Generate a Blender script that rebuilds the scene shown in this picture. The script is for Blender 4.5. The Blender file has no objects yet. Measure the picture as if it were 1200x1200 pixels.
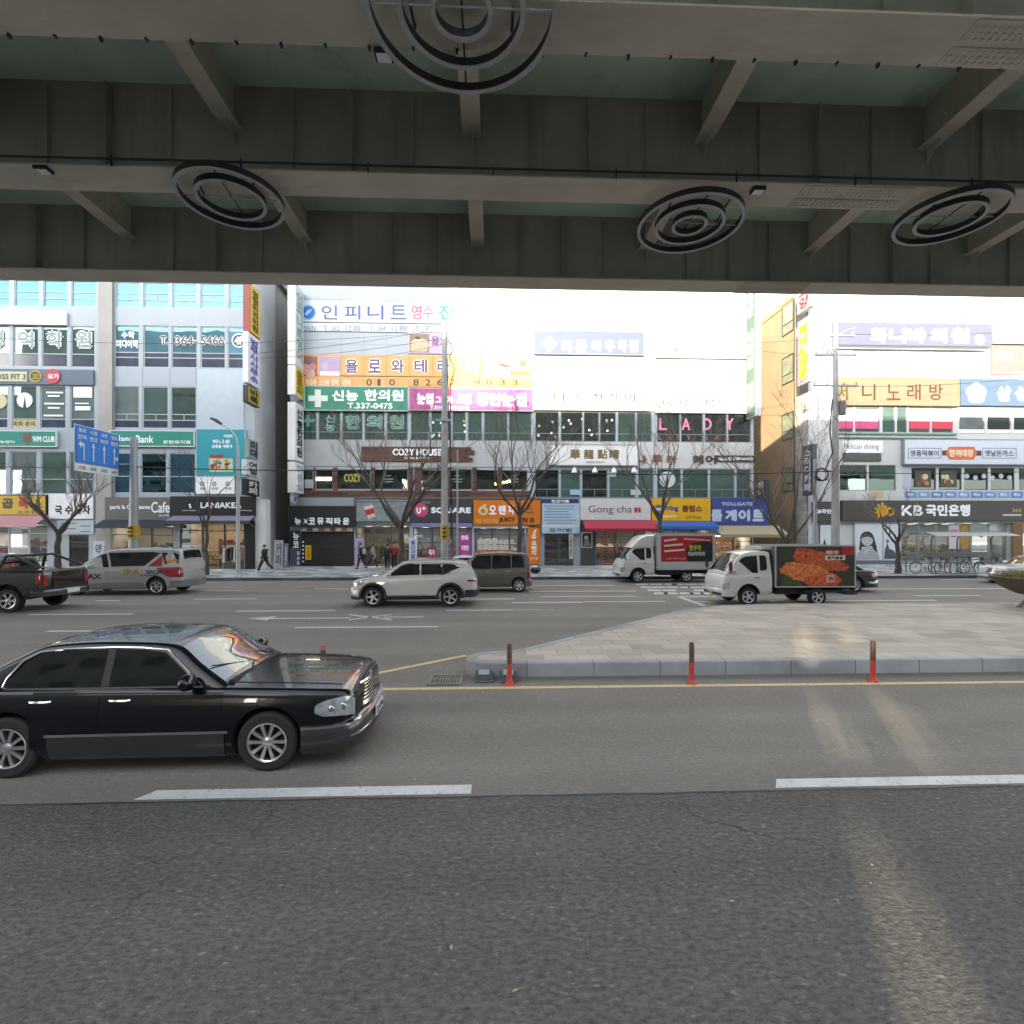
import bpy, bmesh, math, random
from mathutils import Vector, Matrix
rnd = random.Random(7)
S = bpy.context.scene
COL = S.collection
PI = math.pi
TH = math.radians(2.1); CH = 2.6; HZ = 622.0; FP = 600.0   # camera yaw, eye height, horizon row, focal length (rows of a 1200 frame)
ct, st = math.cos(TH), math.sin(TH)

# ------------------------------------------------------------------ survey: from picture rows/columns to real places
def fx(px, Y): return Y*math.tan(math.atan((px-600)/FP)+TH)
def dep(X, Y): return X*st + Y*ct
def fz(py, X, Y): return CH + (HZ-py)/FP*dep(X, Y)
def gp(px, py, z=0.0):
    d = FP*(CH-z)/(py-HZ); l = (px-600)/FP*d
    return (l*ct + d*st, d*ct - l*st)

# ------------------------------------------------------------------ mesh collector
class MB:
    def __init__(s): s.v=[]; s.f=[]
    def add(s, vs, fs):
        n=len(s.v); s.v += [tuple(v) for v in vs]; s.f += [tuple(i+n for i in f) for f in fs]; return s
    def box(s, x0,x1,y0,y1,z0,z1):
        return s.add([(x0,y0,z0),(x1,y0,z0),(x1,y1,z0),(x0,y1,z0),(x0,y0,z1),(x1,y0,z1),(x1,y1,z1),(x0,y1,z1)],
                     [(0,3,2,1),(4,5,6,7),(0,1,5,4),(1,2,6,5),(2,3,7,6),(3,0,4,7)])
    def quad(s, *p): return s.add(p,[tuple(range(len(p)))])
    def tube(s, pts, r, n=6, cap=True, closed=False):
        pts=[Vector(p) for p in pts]; m=len(pts); rs=r if isinstance(r,(list,tuple)) else [r]*m
        vs=[]; prev=None
        for i,p in enumerate(pts):
            if closed: t=(pts[(i+1)%m]-pts[i-1])
            else: t=(pts[min(i+1,m-1)]-pts[max(i-1,0)])
            if t.length<1e-9: t=Vector((0,0,1))
            t.normalize()
            if prev is None:
                a=Vector((0,0,1)) if abs(t.z)<.9 else Vector((1,0,0))
                u=t.cross(a).normalized()
            else:
                u=(prev-t*prev.dot(t))
                u=u.normalized() if u.length>1e-6 else t.cross(Vector((0,0,1))).normalized()
            prev=u; w=t.cross(u)
            for k in range(n):
                a=2*PI*k/n; vs.append(p+(u*math.cos(a)+w*math.sin(a))*rs[i])
        fs=[]
        for i in range(m if closed else m-1):
            j=(i+1)%m
            for k in range(n): fs.append((i*n+k, i*n+(k+1)%n, j*n+(k+1)%n, j*n+k))
        if cap and not closed: fs += [tuple(range(n))[::-1], tuple(range((m-1)*n,m*n))]
        return s.add(vs,fs)
    def cyl(s,p0,p1,r0,r1=None,n=12): return s.tube([p0,p1],[r0,r0 if r1 is None else r1],n)
    def lathe(s, prof, c, axis='z', n=24, closed=False):   # prof: (radius, height)
        vs=[]; m=len(prof)
        for r,h in prof:
            for k in range(n):
                a=2*PI*k/n; x,y=r*math.cos(a),r*math.sin(a)
                p={'z':(x,y,h),'y':(x,h,y),'x':(h,x,y)}[axis]
                vs.append((c[0]+p[0],c[1]+p[1],c[2]+p[2]))
        fs=[(i*n+k,i*n+(k+1)%n,((i+1)%m)*n+(k+1)%n,((i+1)%m)*n+k) for i in range(m if closed else m-1) for k in range(n)]
        if not closed:
            if prof[0][0]>1e-5: fs.append(tuple(range(n))[::-1])
            if prof[-1][0]>1e-5: fs.append(tuple(range((m-1)*n,m*n)))
        return s.add(vs,fs)
    def grid(s, fn, us, vs_):
        n=len(vs_); return s.add([fn(u,v) for u in us for v in vs_],
            [(i*n+j,i*n+j+1,(i+1)*n+j+1,(i+1)*n+j) for i in range(len(us)-1) for j in range(n-1)])
    def ball(s,c,r,n=12,m=8):
        rx,ry,rz = r if isinstance(r,(tuple,list)) else (r,r,r)
        fn=lambda u,v:(c[0]+rx*math.sin(u)*math.cos(v),c[1]+ry*math.sin(u)*math.sin(v),c[2]+rz*math.cos(u))
        return s.grid(fn,[PI*(.001+.998*i/m) for i in range(m+1)],[2*PI*k/n for k in range(n+1)])
    def build(s, name, mat, parent=None, smooth=False, bevel=0, sharp=None, merge=False):
        o = None; off=Vector((0,0,0))
        r=parent
        while r is not None and r.parent is not None: r=r.parent
        if r is not None: off=Vector(r.location)
        me=bpy.data.meshes.new(name)
        me.from_pydata([(v[0]-off.x,v[1]-off.y,v[2]-off.z) for v in s.v],[],s.f)
        bm=bmesh.new(); bm.from_mesh(me)
        if merge: bmesh.ops.remove_doubles(bm,verts=bm.verts,dist=1e-4)
        bmesh.ops.recalc_face_normals(bm,faces=bm.faces)
        if bevel: bmesh.ops.bevel(bm,geom=bm.edges[:],offset=bevel,segments=2,affect='EDGES',clamp_overlap=True)
        bm.to_mesh(me); bm.free()
        me.materials.append(mat)
        if smooth:
            me.polygons.foreach_set('use_smooth',[True]*len(me.polygons))
            me.set_sharp_from_angle(angle=math.radians(sharp or 40))
        o=bpy.data.objects.new(name,me); COL.objects.link(o)
        if parent is not None: o.parent=parent
        return o

def tag(o,label=None,cat=None,group=None,kind=None):
    if label: o['label']=label
    if cat: o['category']=cat
    if group: o['group']=group
    if kind: o['kind']=kind
    return o
def thing(name,label,cat,loc=(0,0,0),group=None):
    o=bpy.data.objects.new(name,None); COL.objects.link(o); o.location=loc; o.empty_display_size=.2
    return tag(o,label,cat,group)
def copy_tree(o,parent=None):
    c=o.copy(); COL.objects.link(c)
    if parent is not None: c.parent=parent
    for ch in list(o.children): copy_tree(ch,c)
    return c

# ------------------------------------------------------------------ materials
def hexc(h):
    h=h.lstrip('#'); out=[]
    for i in (0,2,4):
        c=int(h[i:i+2],16)/255; out.append(c/12.92 if c<=.04045 else ((c+.055)/1.055)**2.4)
    return tuple(out)+(1,)
_M={}
def col4(c): return hexc(c) if isinstance(c,str) else (tuple(c)+(1,))[:4]
def mat(name,c,rough=.6,metal=0,var=.12,scale=2.0,bump=0,coat=0,spec=None,emit=None,estr=0,bscale=None,streak=None):
    if name in _M: return _M[name]
    m=bpy.data.materials.new(name); m.use_nodes=True; nt=m.node_tree; b=nt.nodes['Principled BSDF']
    c=col4(c)
    b.inputs['Roughness'].default_value=rough; b.inputs['Metallic'].default_value=metal
    if coat: b.inputs['Coat Weight'].default_value=coat; b.inputs['Coat Roughness'].default_value=.03
    if spec is not None: b.inputs['Specular IOR Level'].default_value=spec
    if var or bump:
        tc=nt.nodes.new('ShaderNodeTexCoord'); nz=nt.nodes.new('ShaderNodeTexNoise')
        nz.inputs['Scale'].default_value=scale; nz.inputs['Detail'].default_value=6; nz.inputs['Roughness'].default_value=.65
        nt.links.new(tc.outputs['Object'],nz.inputs['Vector'])
        if var:
            mx=nt.nodes.new('ShaderNodeMix'); mx.data_type='RGBA'
            mx.inputs[6].default_value=tuple(x*(1-var) for x in c[:3])+(1,); mx.inputs[7].default_value=tuple(min(1,x*(1+var)) for x in c[:3])+(1,)
            rp=nt.nodes.new('ShaderNodeMapRange'); rp.inputs[1].default_value=.3; rp.inputs[2].default_value=.7
            nt.links.new(nz.outputs['Fac'],rp.inputs[0]); nt.links.new(rp.outputs[0],mx.inputs[0]); nt.links.new(mx.outputs[2],b.inputs['Base Color'])
        else: b.inputs['Base Color'].default_value=c
        if bump:
            n2=nt.nodes.new('ShaderNodeTexNoise'); n2.inputs['Scale'].default_value=bscale or scale*8; n2.inputs['Detail'].default_value=4
            nt.links.new(tc.outputs['Object'],n2.inputs['Vector'])
            bp=nt.nodes.new('ShaderNodeBump'); bp.inputs['Strength'].default_value=bump; bp.inputs['Distance'].default_value=.01
            nt.links.new(n2.outputs['Fac'],bp.inputs['Height']); nt.links.new(bp.outputs[0],b.inputs['Normal'])
    else: b.inputs['Base Color'].default_value=c
    if streak:
        src=b.inputs['Base Color'].links[0].from_socket; mp=nt.nodes.new('ShaderNodeMapping'); mp.inputs['Scale'].default_value=streak[0]; nt.links.new(tc.outputs['Object'],mp.inputs[0])
        n3=nt.nodes.new('ShaderNodeTexNoise'); n3.inputs['Scale'].default_value=1; n3.inputs['Detail'].default_value=7; n3.inputs['Roughness'].default_value=.7; nt.links.new(mp.outputs[0],n3.inputs[0])
        r3=nt.nodes.new('ShaderNodeMapRange'); r3.inputs[1].default_value=.5; r3.inputs[2].default_value=.72; nt.links.new(n3.outputs[0],r3.inputs[0])
        x3=nt.nodes.new('ShaderNodeMix'); x3.data_type='RGBA'; nt.links.new(r3.outputs[0],x3.inputs[0]); nt.links.new(src,x3.inputs[6]); x3.inputs[7].default_value=tuple(streak[1])+(1,); nt.links.new(x3.outputs[2],b.inputs['Base Color'])
    if emit is not None:
        b.inputs['Emission Color'].default_value=col4(emit); b.inputs['Emission Strength'].default_value=estr
    _M[name]=m; return m
def flat(c,rough=.5):
    k='paint_'+(c if isinstance(c,str) else '_'.join('%.3f'%x for x in c)).replace('#','')
    return mat(k,tuple(x*.76 for x in col4(c)[:3]),rough,var=.05,scale=1.5)
def glass(name,refl,tint,wob=.15,rcol=(1,1,1),refl_paint=0,fcol=(.2,.3,.3)):
    """window glass: tinted see-through, mirror part, and a matte colour share painted in for reflections, the film"""
    if name in _M: return _M[name]
    m=bpy.data.materials.new(name); m.use_nodes=True; nt=m.node_tree; nt.nodes.clear(); N=nt.nodes.new; L=nt.links.new
    out=N('ShaderNodeOutputMaterial'); mx=N('ShaderNodeMixShader'); tr=N('ShaderNodeBsdfTransparent'); gl=N('ShaderNodeBsdfGlossy')
    tr.inputs[0].default_value=tuple(tint)+(1,); gl.inputs['Roughness'].default_value=.015; gl.inputs[0].default_value=tuple(rcol)+(1,)
    lw=N('ShaderNodeLayerWeight'); lw.inputs[0].default_value=.5
    mr=N('ShaderNodeMapRange'); mr.inputs[1].default_value=.04; mr.inputs[3].default_value=refl; mr.inputs[4].default_value=1
    L(lw.outputs['Fresnel'],mr.inputs[0]); base=tr.outputs[0]
    tc=N('ShaderNodeTexCoord'); nz=N('ShaderNodeTexNoise'); nz.inputs['Scale'].default_value=.7; nz.inputs['Detail'].default_value=1; L(tc.outputs['Object'],nz.inputs[0])
    if refl_paint:
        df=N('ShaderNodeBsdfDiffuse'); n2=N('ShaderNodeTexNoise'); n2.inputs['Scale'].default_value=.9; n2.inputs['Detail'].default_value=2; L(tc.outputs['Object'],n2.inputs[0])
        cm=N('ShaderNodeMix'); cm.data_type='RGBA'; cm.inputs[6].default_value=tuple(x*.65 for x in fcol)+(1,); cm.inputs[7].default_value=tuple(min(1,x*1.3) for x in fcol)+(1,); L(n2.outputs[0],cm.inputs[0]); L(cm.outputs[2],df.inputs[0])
        fm=N('ShaderNodeMixShader'); fm.inputs[0].default_value=refl_paint; L(tr.outputs[0],fm.inputs[1]); L(df.outputs[0],fm.inputs[2]); base=fm.outputs[0]
    L(mr.outputs[0],mx.inputs[0]); L(base,mx.inputs[1]); L(gl.outputs[0],mx.inputs[2]); L(mx.outputs[0],out.inputs[0])
    bp=N('ShaderNodeBump'); bp.inputs['Strength'].default_value=wob; bp.inputs['Distance'].default_value=.02; L(nz.outputs[0],bp.inputs['Height']); L(bp.outputs[0],gl.inputs['Normal'])
    _M[name]=m; return m
def tiles(name,cols,sx,sy,mortar,msize=.012,rough=.7,rot=0,bump=.3,offset=.5,dirt=.35,axes='xy'):
    if name in _M: return _M[name]
    m=bpy.data.materials.new(name); m.use_nodes=True; nt=m.node_tree; b=nt.nodes['Principled BSDF']; b.inputs['Roughness'].default_value=rough
    N=nt.nodes.new; L=nt.links.new
    tc=N('ShaderNodeTexCoord'); mp=N('ShaderNodeMapping'); L(tc.outputs['Object'],mp.inputs[0])
    mp.inputs['Rotation'].default_value=(0,0,rot) if axes=='xy' else (-PI/2,0,0) if axes=='xz' else (0,-PI/2,PI/2)
    br=N('ShaderNodeTexBrick'); L(mp.outputs[0],br.inputs[0])
    br.offset=offset; br.inputs['Scale'].default_value=1; br.inputs['Brick Width'].default_value=sx; br.inputs['Row Height'].default_value=sy; br.inputs['Mortar Size'].default_value=msize
    br.inputs['Color1'].default_value=(0,0,0,1); br.inputs['Color2'].default_value=(1,1,1,1); br.inputs['Mortar'].default_value=(.5,.5,.5,1); br.inputs['Bias'].default_value=0
    cr=N('ShaderNodeValToRGB'); els=cr.color_ramp.elements; cr.color_ramp.interpolation='CONSTANT'
    for i,c in enumerate(cols):
        e=els[i] if i<2 else els.new(i/len(cols)); e.position=i/len(cols); e.color=col4(c)
    L(br.outputs['Color'],cr.inputs[0])
    mx=N('ShaderNodeMix'); mx.data_type='RGBA'; L(br.outputs['Fac'],mx.inputs[0]); L(cr.outputs[0],mx.inputs[6]); mx.inputs[7].default_value=col4(mortar)
    nz=N('ShaderNodeTexNoise'); nz.inputs['Scale'].default_value=.6; nz.inputs['Detail'].default_value=8; nz.inputs['Roughness'].default_value=.7; L(tc.outputs['Object'],nz.inputs[0])
    mr=N('ShaderNodeMapRange'); mr.inputs[1].default_value=.35; mr.inputs[2].default_value=.7; mr.inputs[3].default_value=1-dirt; mr.inputs[4].default_value=1.08; L(nz.outputs[0],mr.inputs[0])
    ml=N('ShaderNodeMix'); ml.data_type='RGBA'; ml.blend_type='MULTIPLY'; ml.inputs[0].default_value=1; L(mx.outputs[2],ml.inputs[6]); L(mr.outputs[0],ml.inputs[7]); L(ml.outputs[2],b.inputs['Base Color'])
    bp=N('ShaderNodeBump'); bp.inputs['Strength'].default_value=bump; bp.inputs['Distance'].default_value=.01; bp.invert=True; L(br.outputs['Fac'],bp.inputs['Height']); L(bp.outputs[0],b.inputs['Normal'])
    _M[name]=m; return m
def asphalt(name,base,grain,crack,patch):
    m=bpy.data.materials.new(name); m.use_nodes=True; nt=m.node_tree; b=nt.nodes['Principled BSDF']; N=nt.nodes.new; L=nt.links.new
    tc=N('ShaderNodeTexCoord'); P=tc.outputs['Object']
    def noise(sc,det=4,ro=.6,dist=0):
        n=N('ShaderNodeTexNoise'); n.inputs['Scale'].default_value=sc; n.inputs['Detail'].default_value=det; n.inputs['Roughness'].default_value=ro; n.inputs['Distortion'].default_value=dist; L(P,n.inputs[0]); return n.outputs[0]
    def mr(x,a,b_,c,d):
        n=N('ShaderNodeMapRange'); n.inputs[1].default_value=a; n.inputs[2].default_value=b_; n.inputs[3].default_value=c; n.inputs[4].default_value=d; L(x,n.inputs[0]); return n.outputs[0]
    def mul(x,y):
        n=N('ShaderNodeMath'); n.operation='MULTIPLY'; L(x,n.inputs[0]); L(y,n.inputs[1]); return n.outputs[0]
    big=mr(noise(.35,6,.7),.3,.7,1-patch,1+patch)
    gm=N('ShaderNodeMapping'); gm.inputs['Scale'].default_value=(.55,1,1); L(P,gm.inputs[0]); P0=P; P=gm.outputs[0]
    sm=mr(noise(30,4,.75),.3,.72,1-grain,1+grain)
    vo=N('ShaderNodeTexVoronoi'); vo.inputs['Scale'].default_value=55; L(P,vo.inputs['Vector'])
    sp=mr(vo.outputs['Color'],.80,.99,1,1+grain*1.5)
    P=P0
    f=mul(mul(big,sm),sp)
    f=mul(f,mr(noise(.9,5,.7),.60,.74,1,.80)); f=mul(f,mr(noise(3.1,2,.5),.70,.78,1,1.14))
    # tyre-worn streaks along the driving direction
    mp=N('ShaderNodeMapping'); mp.inputs['Scale'].default_value=(.05,1.1,1); L(P,mp.inputs[0])
    sn=N('ShaderNodeTexNoise'); sn.inputs['Scale'].default_value=1; sn.inputs['Detail'].default_value=3; L(mp.outputs[0],sn.inputs[0])
    f=mul(f,mr(sn.outputs[0],.3,.7,.86,1.12))
    if crack:
        wob=noise(1.3,5,.6)
        vd=N('ShaderNodeTexVoronoi'); vd.feature='DISTANCE_TO_EDGE'; vd.inputs['Scale'].default_value=.33
        ad=N('ShaderNodeVectorMath'); ad.operation='MULTIPLY_ADD'; nn=N('ShaderNodeTexNoise'); nn.inputs['Scale'].default_value=1.6; nn.inputs['Detail'].default_value=6; L(P,nn.inputs[0])
        L(nn.outputs['Color'],ad.inputs[0]); ad.inputs[1].default_value=(.9,.9,0); L(P,ad.inputs[2]); L(ad.outputs[0],vd.inputs['Vector'])
        msk=mr(noise(.25,2,.5),.5,.6,0,1)
        line=mr(vd.outputs['Distance'],0,.006,crack,0)
        lm=mul(line,msk); iv=N('ShaderNodeMath'); iv.operation='SUBTRACT'; iv.inputs[0].default_value=1; L(lm,iv.inputs[1]); f=mul(f,iv.outputs[0])
    mx=N('ShaderNodeMix'); mx.data_type='RGBA'; mx.blend_type='MULTIPLY'; mx.inputs[0].default_value=1; mx.inputs[6].default_value=col4(base); L(f,mx.inputs[7]); L(mx.outputs[2],b.inputs['Base Color'])
    b.inputs['Roughness'].default_value=.82; b.inputs['Specular IOR Level'].default_value=.3
    bp=N('ShaderNodeBump'); bp.inputs['Strength'].default_value=.55*grain/.3; bp.inputs['Distance'].default_value=.012
    h=N('ShaderNodeMath'); h.operation='ADD'; L(vo.outputs['Distance'],h.inputs[0]); L(sm,h.inputs[1]); L(h.outputs[0],bp.inputs['Height']); L(bp.outputs[0],b.inputs['Normal'])
    _M[name]=m; return m
def worn_paint(name,c,wear=.5,under=(.07,.07,.07)):
    m=mat(name,c,.65,var=.1,scale=3); nt=m.node_tree; b=nt.nodes['Principled BSDF']; src=b.inputs['Base Color'].links[0].from_socket
    tc=nt.nodes.new('ShaderNodeTexCoord'); nz=nt.nodes.new('ShaderNodeTexNoise'); nz.inputs['Scale'].default_value=14; nz.inputs['Detail'].default_value=8; nz.inputs['Roughness'].default_value=.75
    nt.links.new(tc.outputs['Object'],nz.inputs[0]); mr=nt.nodes.new('ShaderNodeMapRange'); mr.inputs[1].default_value=.62-wear*.2; mr.inputs[2].default_value=.75-wear*.1; nt.links.new(nz.outputs[0],mr.inputs[0])
    mx=nt.nodes.new('ShaderNodeMix'); mx.data_type='RGBA'; nt.links.new(mr.outputs[0],mx.inputs[0]); nt.links.new(src,mx.inputs[6]); mx.inputs[7].default_value=tuple(under)+(1,); nt.links.new(mx.outputs[2],b.inputs['Base Color'])
    return m

WHITE=flat('#f2f2f0'); BLACK=flat('#161618'); GREY=flat('#8a8d90'); DGREY=flat('#3c3f43'); RED=flat('#c9202c'); NAVY=flat('#2a3a72'); YEL=flat('#f2c40c')
TYRE=mat('tyre_rubber',(.018,.018,.019),.85,var=.1,scale=8,bump=.2); CHROME=mat('chrome',(.75,.76,.78),.12,1,var=0); ALLOY=mat('alloy',(.55,.56,.58),.28,.9,var=.05)
BLKPL=mat('black_plastic',(.02,.02,.022),.55,var=.1,scale=6); CARGLASS=mat('car_glass',(.008,.010,.011),.03,var=0,spec=.42); SCREEN=mat('screen_glass',(.022,.030,.027),.03,var=.3,scale=2.5,spec=.8,coat=.7); LAMP=mat('lamp_glass',(.40,.43,.46),.10,.35,var=.45,scale=14,coat=1)
TAIL=mat('tail_lamp',(.26,.012,.014),.15,var=.2,scale=12,coat=.8); STEEL=mat('galvanised_steel',(.33,.35,.37),.5,.4,var=.15,scale=2)
CONC=mat('concrete_pole',(.34,.34,.33),.8,var=.18,scale=1.2,bump=.15)

# ------------------------------------------------------------------ lettering and deferred conversions
TEXTS=[]; POST=[]; CUTTERS=[]
def text(s,c,u,v,w,h,m,parent,bold=.03,vertical=False,name='lettering',flip=False):
    r=parent
    while r.parent is not None: r=r.parent
    TEXTS.append((s,Vector(c)-Vector(r.location),Vector(u),Vector(v),w,h,m,parent,bold,vertical,name))
def finish():
    cache={}
    for t in TEXTS:
        key=(t[0],t[9])
        if key in cache: continue
        cu=bpy.data.curves.new('txt','FONT'); cu.body='\n'.join(t[0]) if t[9] else t[0]; cu.resolution_u=3; cu.align_x='CENTER'; cu.space_line=1.0
        o=bpy.data.objects.new('txt',cu); COL.objects.link(o); cache[key]=o
    bpy.context.view_layer.update(); dg=bpy.context.evaluated_depsgraph_get()
    geo={}
    for k,o in cache.items():
        me=bpy.data.meshes.new_from_object(o.evaluated_get(dg)); vs=[v.co.copy() for v in me.vertices]; fs=[tuple(p.vertices) for p in me.polygons]
        if not vs: geo[k]=None; continue
        x0=min(v.x for v in vs); x1=max(v.x for v in vs); y0=min(v.y for v in vs); y1=max(v.y for v in vs)
        geo[k]=([((v.x-(x0+x1)/2)/max(x1-x0,1e-4),(v.y-(y0+y1)/2)/max(y1-y0,1e-4)) for v in vs],fs); bpy.data.meshes.remove(me)
    conv=[(o,bpy.data.meshes.new_from_object(o.evaluated_get(dg))) for o in POST]
    for o,me in conv:
        o.modifiers.clear(); o.data=me
    for o in list(cache.values())+CUTTERS: bpy.data.objects.remove(o)
    for s,c,u,v,w,h,m,parent,bold,vert,name in TEXTS:
        g=geo[(s,vert)]
        if g is None: continue
        n=u.cross(v).normalized(); b=MB(); sz=min(h,w) if not vert else w
        k=bold*min(h,w)
        offs=[(0,0)] if bold<=0 else [(-k,0),(k,0),(0,-k),(0,k)]
        for i,(a,e) in enumerate(offs):
            b.add([c+u*(x*(w-2*k)+a)+v*(y*(h-2*k)+e)+n*(.001*i) for x,y in g[0]],g[1])
        me=bpy.data.meshes.new(name); me.from_pydata(b.v,[],b.f); me.materials.append(m)
        o=bpy.data.objects.new(name,me); COL.objects.link(o); o.parent=parent
EXPO=2.75
# ================================================================== GROUND
XL,XR=-160,160
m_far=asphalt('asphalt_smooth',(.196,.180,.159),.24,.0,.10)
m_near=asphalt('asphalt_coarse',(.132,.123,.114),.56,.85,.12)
g=MB(); g.quad((-600,-600,-.03),(600,-600,-.03),(600,600,-.03),(-600,600,-.03)); tag(g.build('ground',mat('earth',(.12,.11,.10),.9)),kind='structure')
def sheet(name,x0,x1,y0,y1,z,m):
    b=MB(); b.quad((x0,y0,z),(x1,y0,z),(x1,y1,z),(x0,y1,z)); return tag(b.build(name,m),kind='structure')
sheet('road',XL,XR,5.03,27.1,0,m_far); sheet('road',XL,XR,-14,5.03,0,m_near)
b=MB(); jr=random.Random(3); jx=[-40+.35*i for i in range(230)]; ja=[5.03+jr.uniform(-.012,.012) for _ in jx]; jb=[y-jr.uniform(.006,.035) for y in ja]
b.add([(x,y,.003) for x,y in zip(jx,ja)]+[(x,y,.003) for x,y in zip(jx,jb)],[(i,i+1,231+i,230+i) for i in range(229)]); tag(b.build('road_joint',mat('joint_tar',(.03,.03,.032),.7)),kind='structure')
SWZ=.15
m_walk=tiles('sidewalk_blocks',['#8f9092','#b9bbbd','#7b7d80','#a7a9ab','#c4c6c8','#86888b'],.9,.45,'#6a6a6a',.02,rot=.35,dirt=.25)
b=MB(); b.box(XL,XR,27.3,60,-.02,SWZ); tag(b.build('sidewalk',m_walk),kind='structure')
b=MB(); b.box(XL,XR,27.1,27.3,-.02,SWZ-.003); tag(b.build('kerb',tiles('kerb_dark',['#55575a','#606265','#4b4d50'],1.0,9,'#303030',.012,dirt=.3)),kind='structure')
b=MB(); b.box(XL,XR,-30,-14,-.02,SWZ); tag(b.build('sidewalk',m_walk),kind='structure')
# markings -----------------------------------------------------------
wp=worn_paint('road_paint_white',(.56,.555,.54),.38); wp2=worn_paint('road_paint_worn',(.55,.55,.54),.75,(.098,.096,.092)); yp=worn_paint('road_paint_yellow',(.62,.46,.22),.35,(.098,.096,.092))
ZM=.004
def gline(b,p0,p1,row,w=.14):
    X0,Y0=gp(p0,row); X1,Y1=gp(p1,row); Y=(Y0+Y1)/2
    b.quad((X0,Y-w/2,ZM),(X1,Y-w/2,ZM),(X1,Y+w/2,ZM),(X0,Y+w/2,ZM))
b=MB()
for x in range(-6,7):
    a=-3.5+6.32*x
    b.quad((a+.03,5.07,ZM),(a+3.28,5.07,ZM),(a+3.28,5.25,ZM),(a+.14,5.25,ZM))
tag(b.build('lane_dashes',wp),kind='structure')
b=MB(); b.quad((-60,8.41,ZM),(60,8.41,ZM),(60,8.53,ZM),(-60,8.53,ZM))
p=gp(330,812); q=gp(546,768.5)
dx,dy=q[0]-p[0],q[1]-p[1]; l=math.hypot(dx,dy); nx,ny=-dy/l*.07,dx/l*.07
P0=(-14,p[1]-(p[0]+14)*dy/dx*.4)
P0=p
b.quad((P0[0]+nx,P0[1]+ny,ZM*2),(P0[0]-nx,P0[1]-ny,ZM*2),(q[0]-nx,q[1]-ny,ZM*2),(q[0]+nx,q[1]+ny,ZM*2))
tag(b.build('yellow_line',yp),kind='structure')
b=MB()
for a in [(57,155,739.5),(347,513,735),(278,392,716),(523,648,715),(34,154,720),(683,780,705),(632,746,699),(620,746,693),(228,300,702),(220,284,692),(370,410,690),
          (112,140,704),(619,657,686),(600,648,714.5),(1100,1196,679),(1070,1150,698)]: gline(b,*a)
tag(b.build('lane_dashes',wp),kind='structure')
b=MB()
for a in [(557,603,702),(600,683,706),(640,720,686),(798,840,699),(816,868,705),(900,1100,704),(1010,1190,690)]: gline(b,*a,w=.22)
# faded no-stopping box in front of the box truck
for i in range(6):
    for j in range(4):
        if rnd.random()<.8:
            X,Y=gp(748+i*14+j*6+rnd.uniform(-4,4),685.5+j*3.6); b.quad((X,Y,ZM),(X+.55,Y-.1,ZM),(X+.75,Y+.5,ZM),(X+.2,Y+.6,ZM))
X,Y=gp(792,699); X2,Y2=gp(822,710); b.quad((X,Y,ZM),(X+.2,Y,ZM),(X2+.2,Y2,ZM),(X2,Y2,ZM))
tag(b.build('worn_markings',wp2),kind='structure')
# lane arrow with cross, seen from its side
b=MB(); gline(b,318,411,724.6,.15); gline(b,450,496,723.2,.15); X,Y=gp(290,724.8); X1,_=gp(318,724.8); b.quad((X,Y,ZM),(X1,Y-.35,ZM),(X1,Y+.35,ZM))
for s in (1,-1):
    X,Y=gp(409,723.6-3*s); X2,Y2=gp(459,723.4+3*s); b.quad((X,Y-.09,ZM*2),(X2,Y2-.09,ZM*2),(X2,Y2+.09,ZM*2),(X,Y+.09,ZM*2))
tag(b.build('lane_arrow',wp2),kind='structure')
lv=random.Random(12); b=MB()
for i in range(260):
    X,Y=lv.uniform(-9,13),lv.choice((lv.uniform(5.3,9),lv.uniform(8.3,9.05),lv.uniform(2.5,12)))
    if 8.6<Y and X>-1: Y=lv.uniform(5.3,8.9)
    a=lv.uniform(0,PI); s=lv.uniform(.008,.026); c,d_=math.cos(a)*s,math.sin(a)*s; b.quad((X-c,Y-d_,.006),(X+d_*.5,Y-c*.5,.012),(X+c,Y+d_,.007),(X-d_*.5,Y+c*.5,.009))
tag(b.build('fallen_leaves',mat('dry_leaf',(.42,.36,.26),.8,var=.5,scale=3)),'scattered small dry leaves and grit on the near lanes','leaves',kind='stuff')
# traffic island ------------------------------------------------------
IZ=.25
nose=[]
cx,cy,r=-.02,9.55,.45
for k in range(9):
    a=math.radians(270-k*19); nose.append((cx+r*math.cos(a)*1.1,cy+r*math.sin(a)))
out=nose+[(.45,10.12),(5.67,15.1),(7.2,15.9),(9,16.25),(60,16.4),(60,9.1)]
def inset(poly,d):
    n=len(poly); res=[]
    for i in range(n):
        p0,p1,p2=Vector(poly[i-1]),Vector(poly[i]),Vector(poly[(i+1)%n])
        a=(p1-p0).normalized(); c=(p2-p1).normalized(); n1=Vector((a.y,-a.x)); n2=Vector((c.y,-c.x)); m_=(n1+n2)
        if m_.length<1e-6: m_=n1
        m_.normalize(); k=d/max(.35,m_.dot(n1)); res.append((p1.x+m_.x*k,p1.y+m_.y*k))
    return res
area=sum(out[i-1][0]*out[i][1]-out[i][0]*out[i-1][1] for i in range(len(out)))
inn=inset(out,-.2 if area>0 else .2)
n=len(out)
b=MB(); b.add([(x,y,-.02) for x,y in out]+[(x,y,IZ-.02) for x,y in out]+[(x+(u-x)*.12,y+(v-y)*.12,IZ) for (x,y),(u,v) in zip(out,inn)]+[(x,y,IZ) for x,y in inn],
   [(j*n+i,j*n+(i+1)%n,(j+1)*n+(i+1)%n,(j+1)*n+i) for i in range(n) for j in range(3)])
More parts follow.
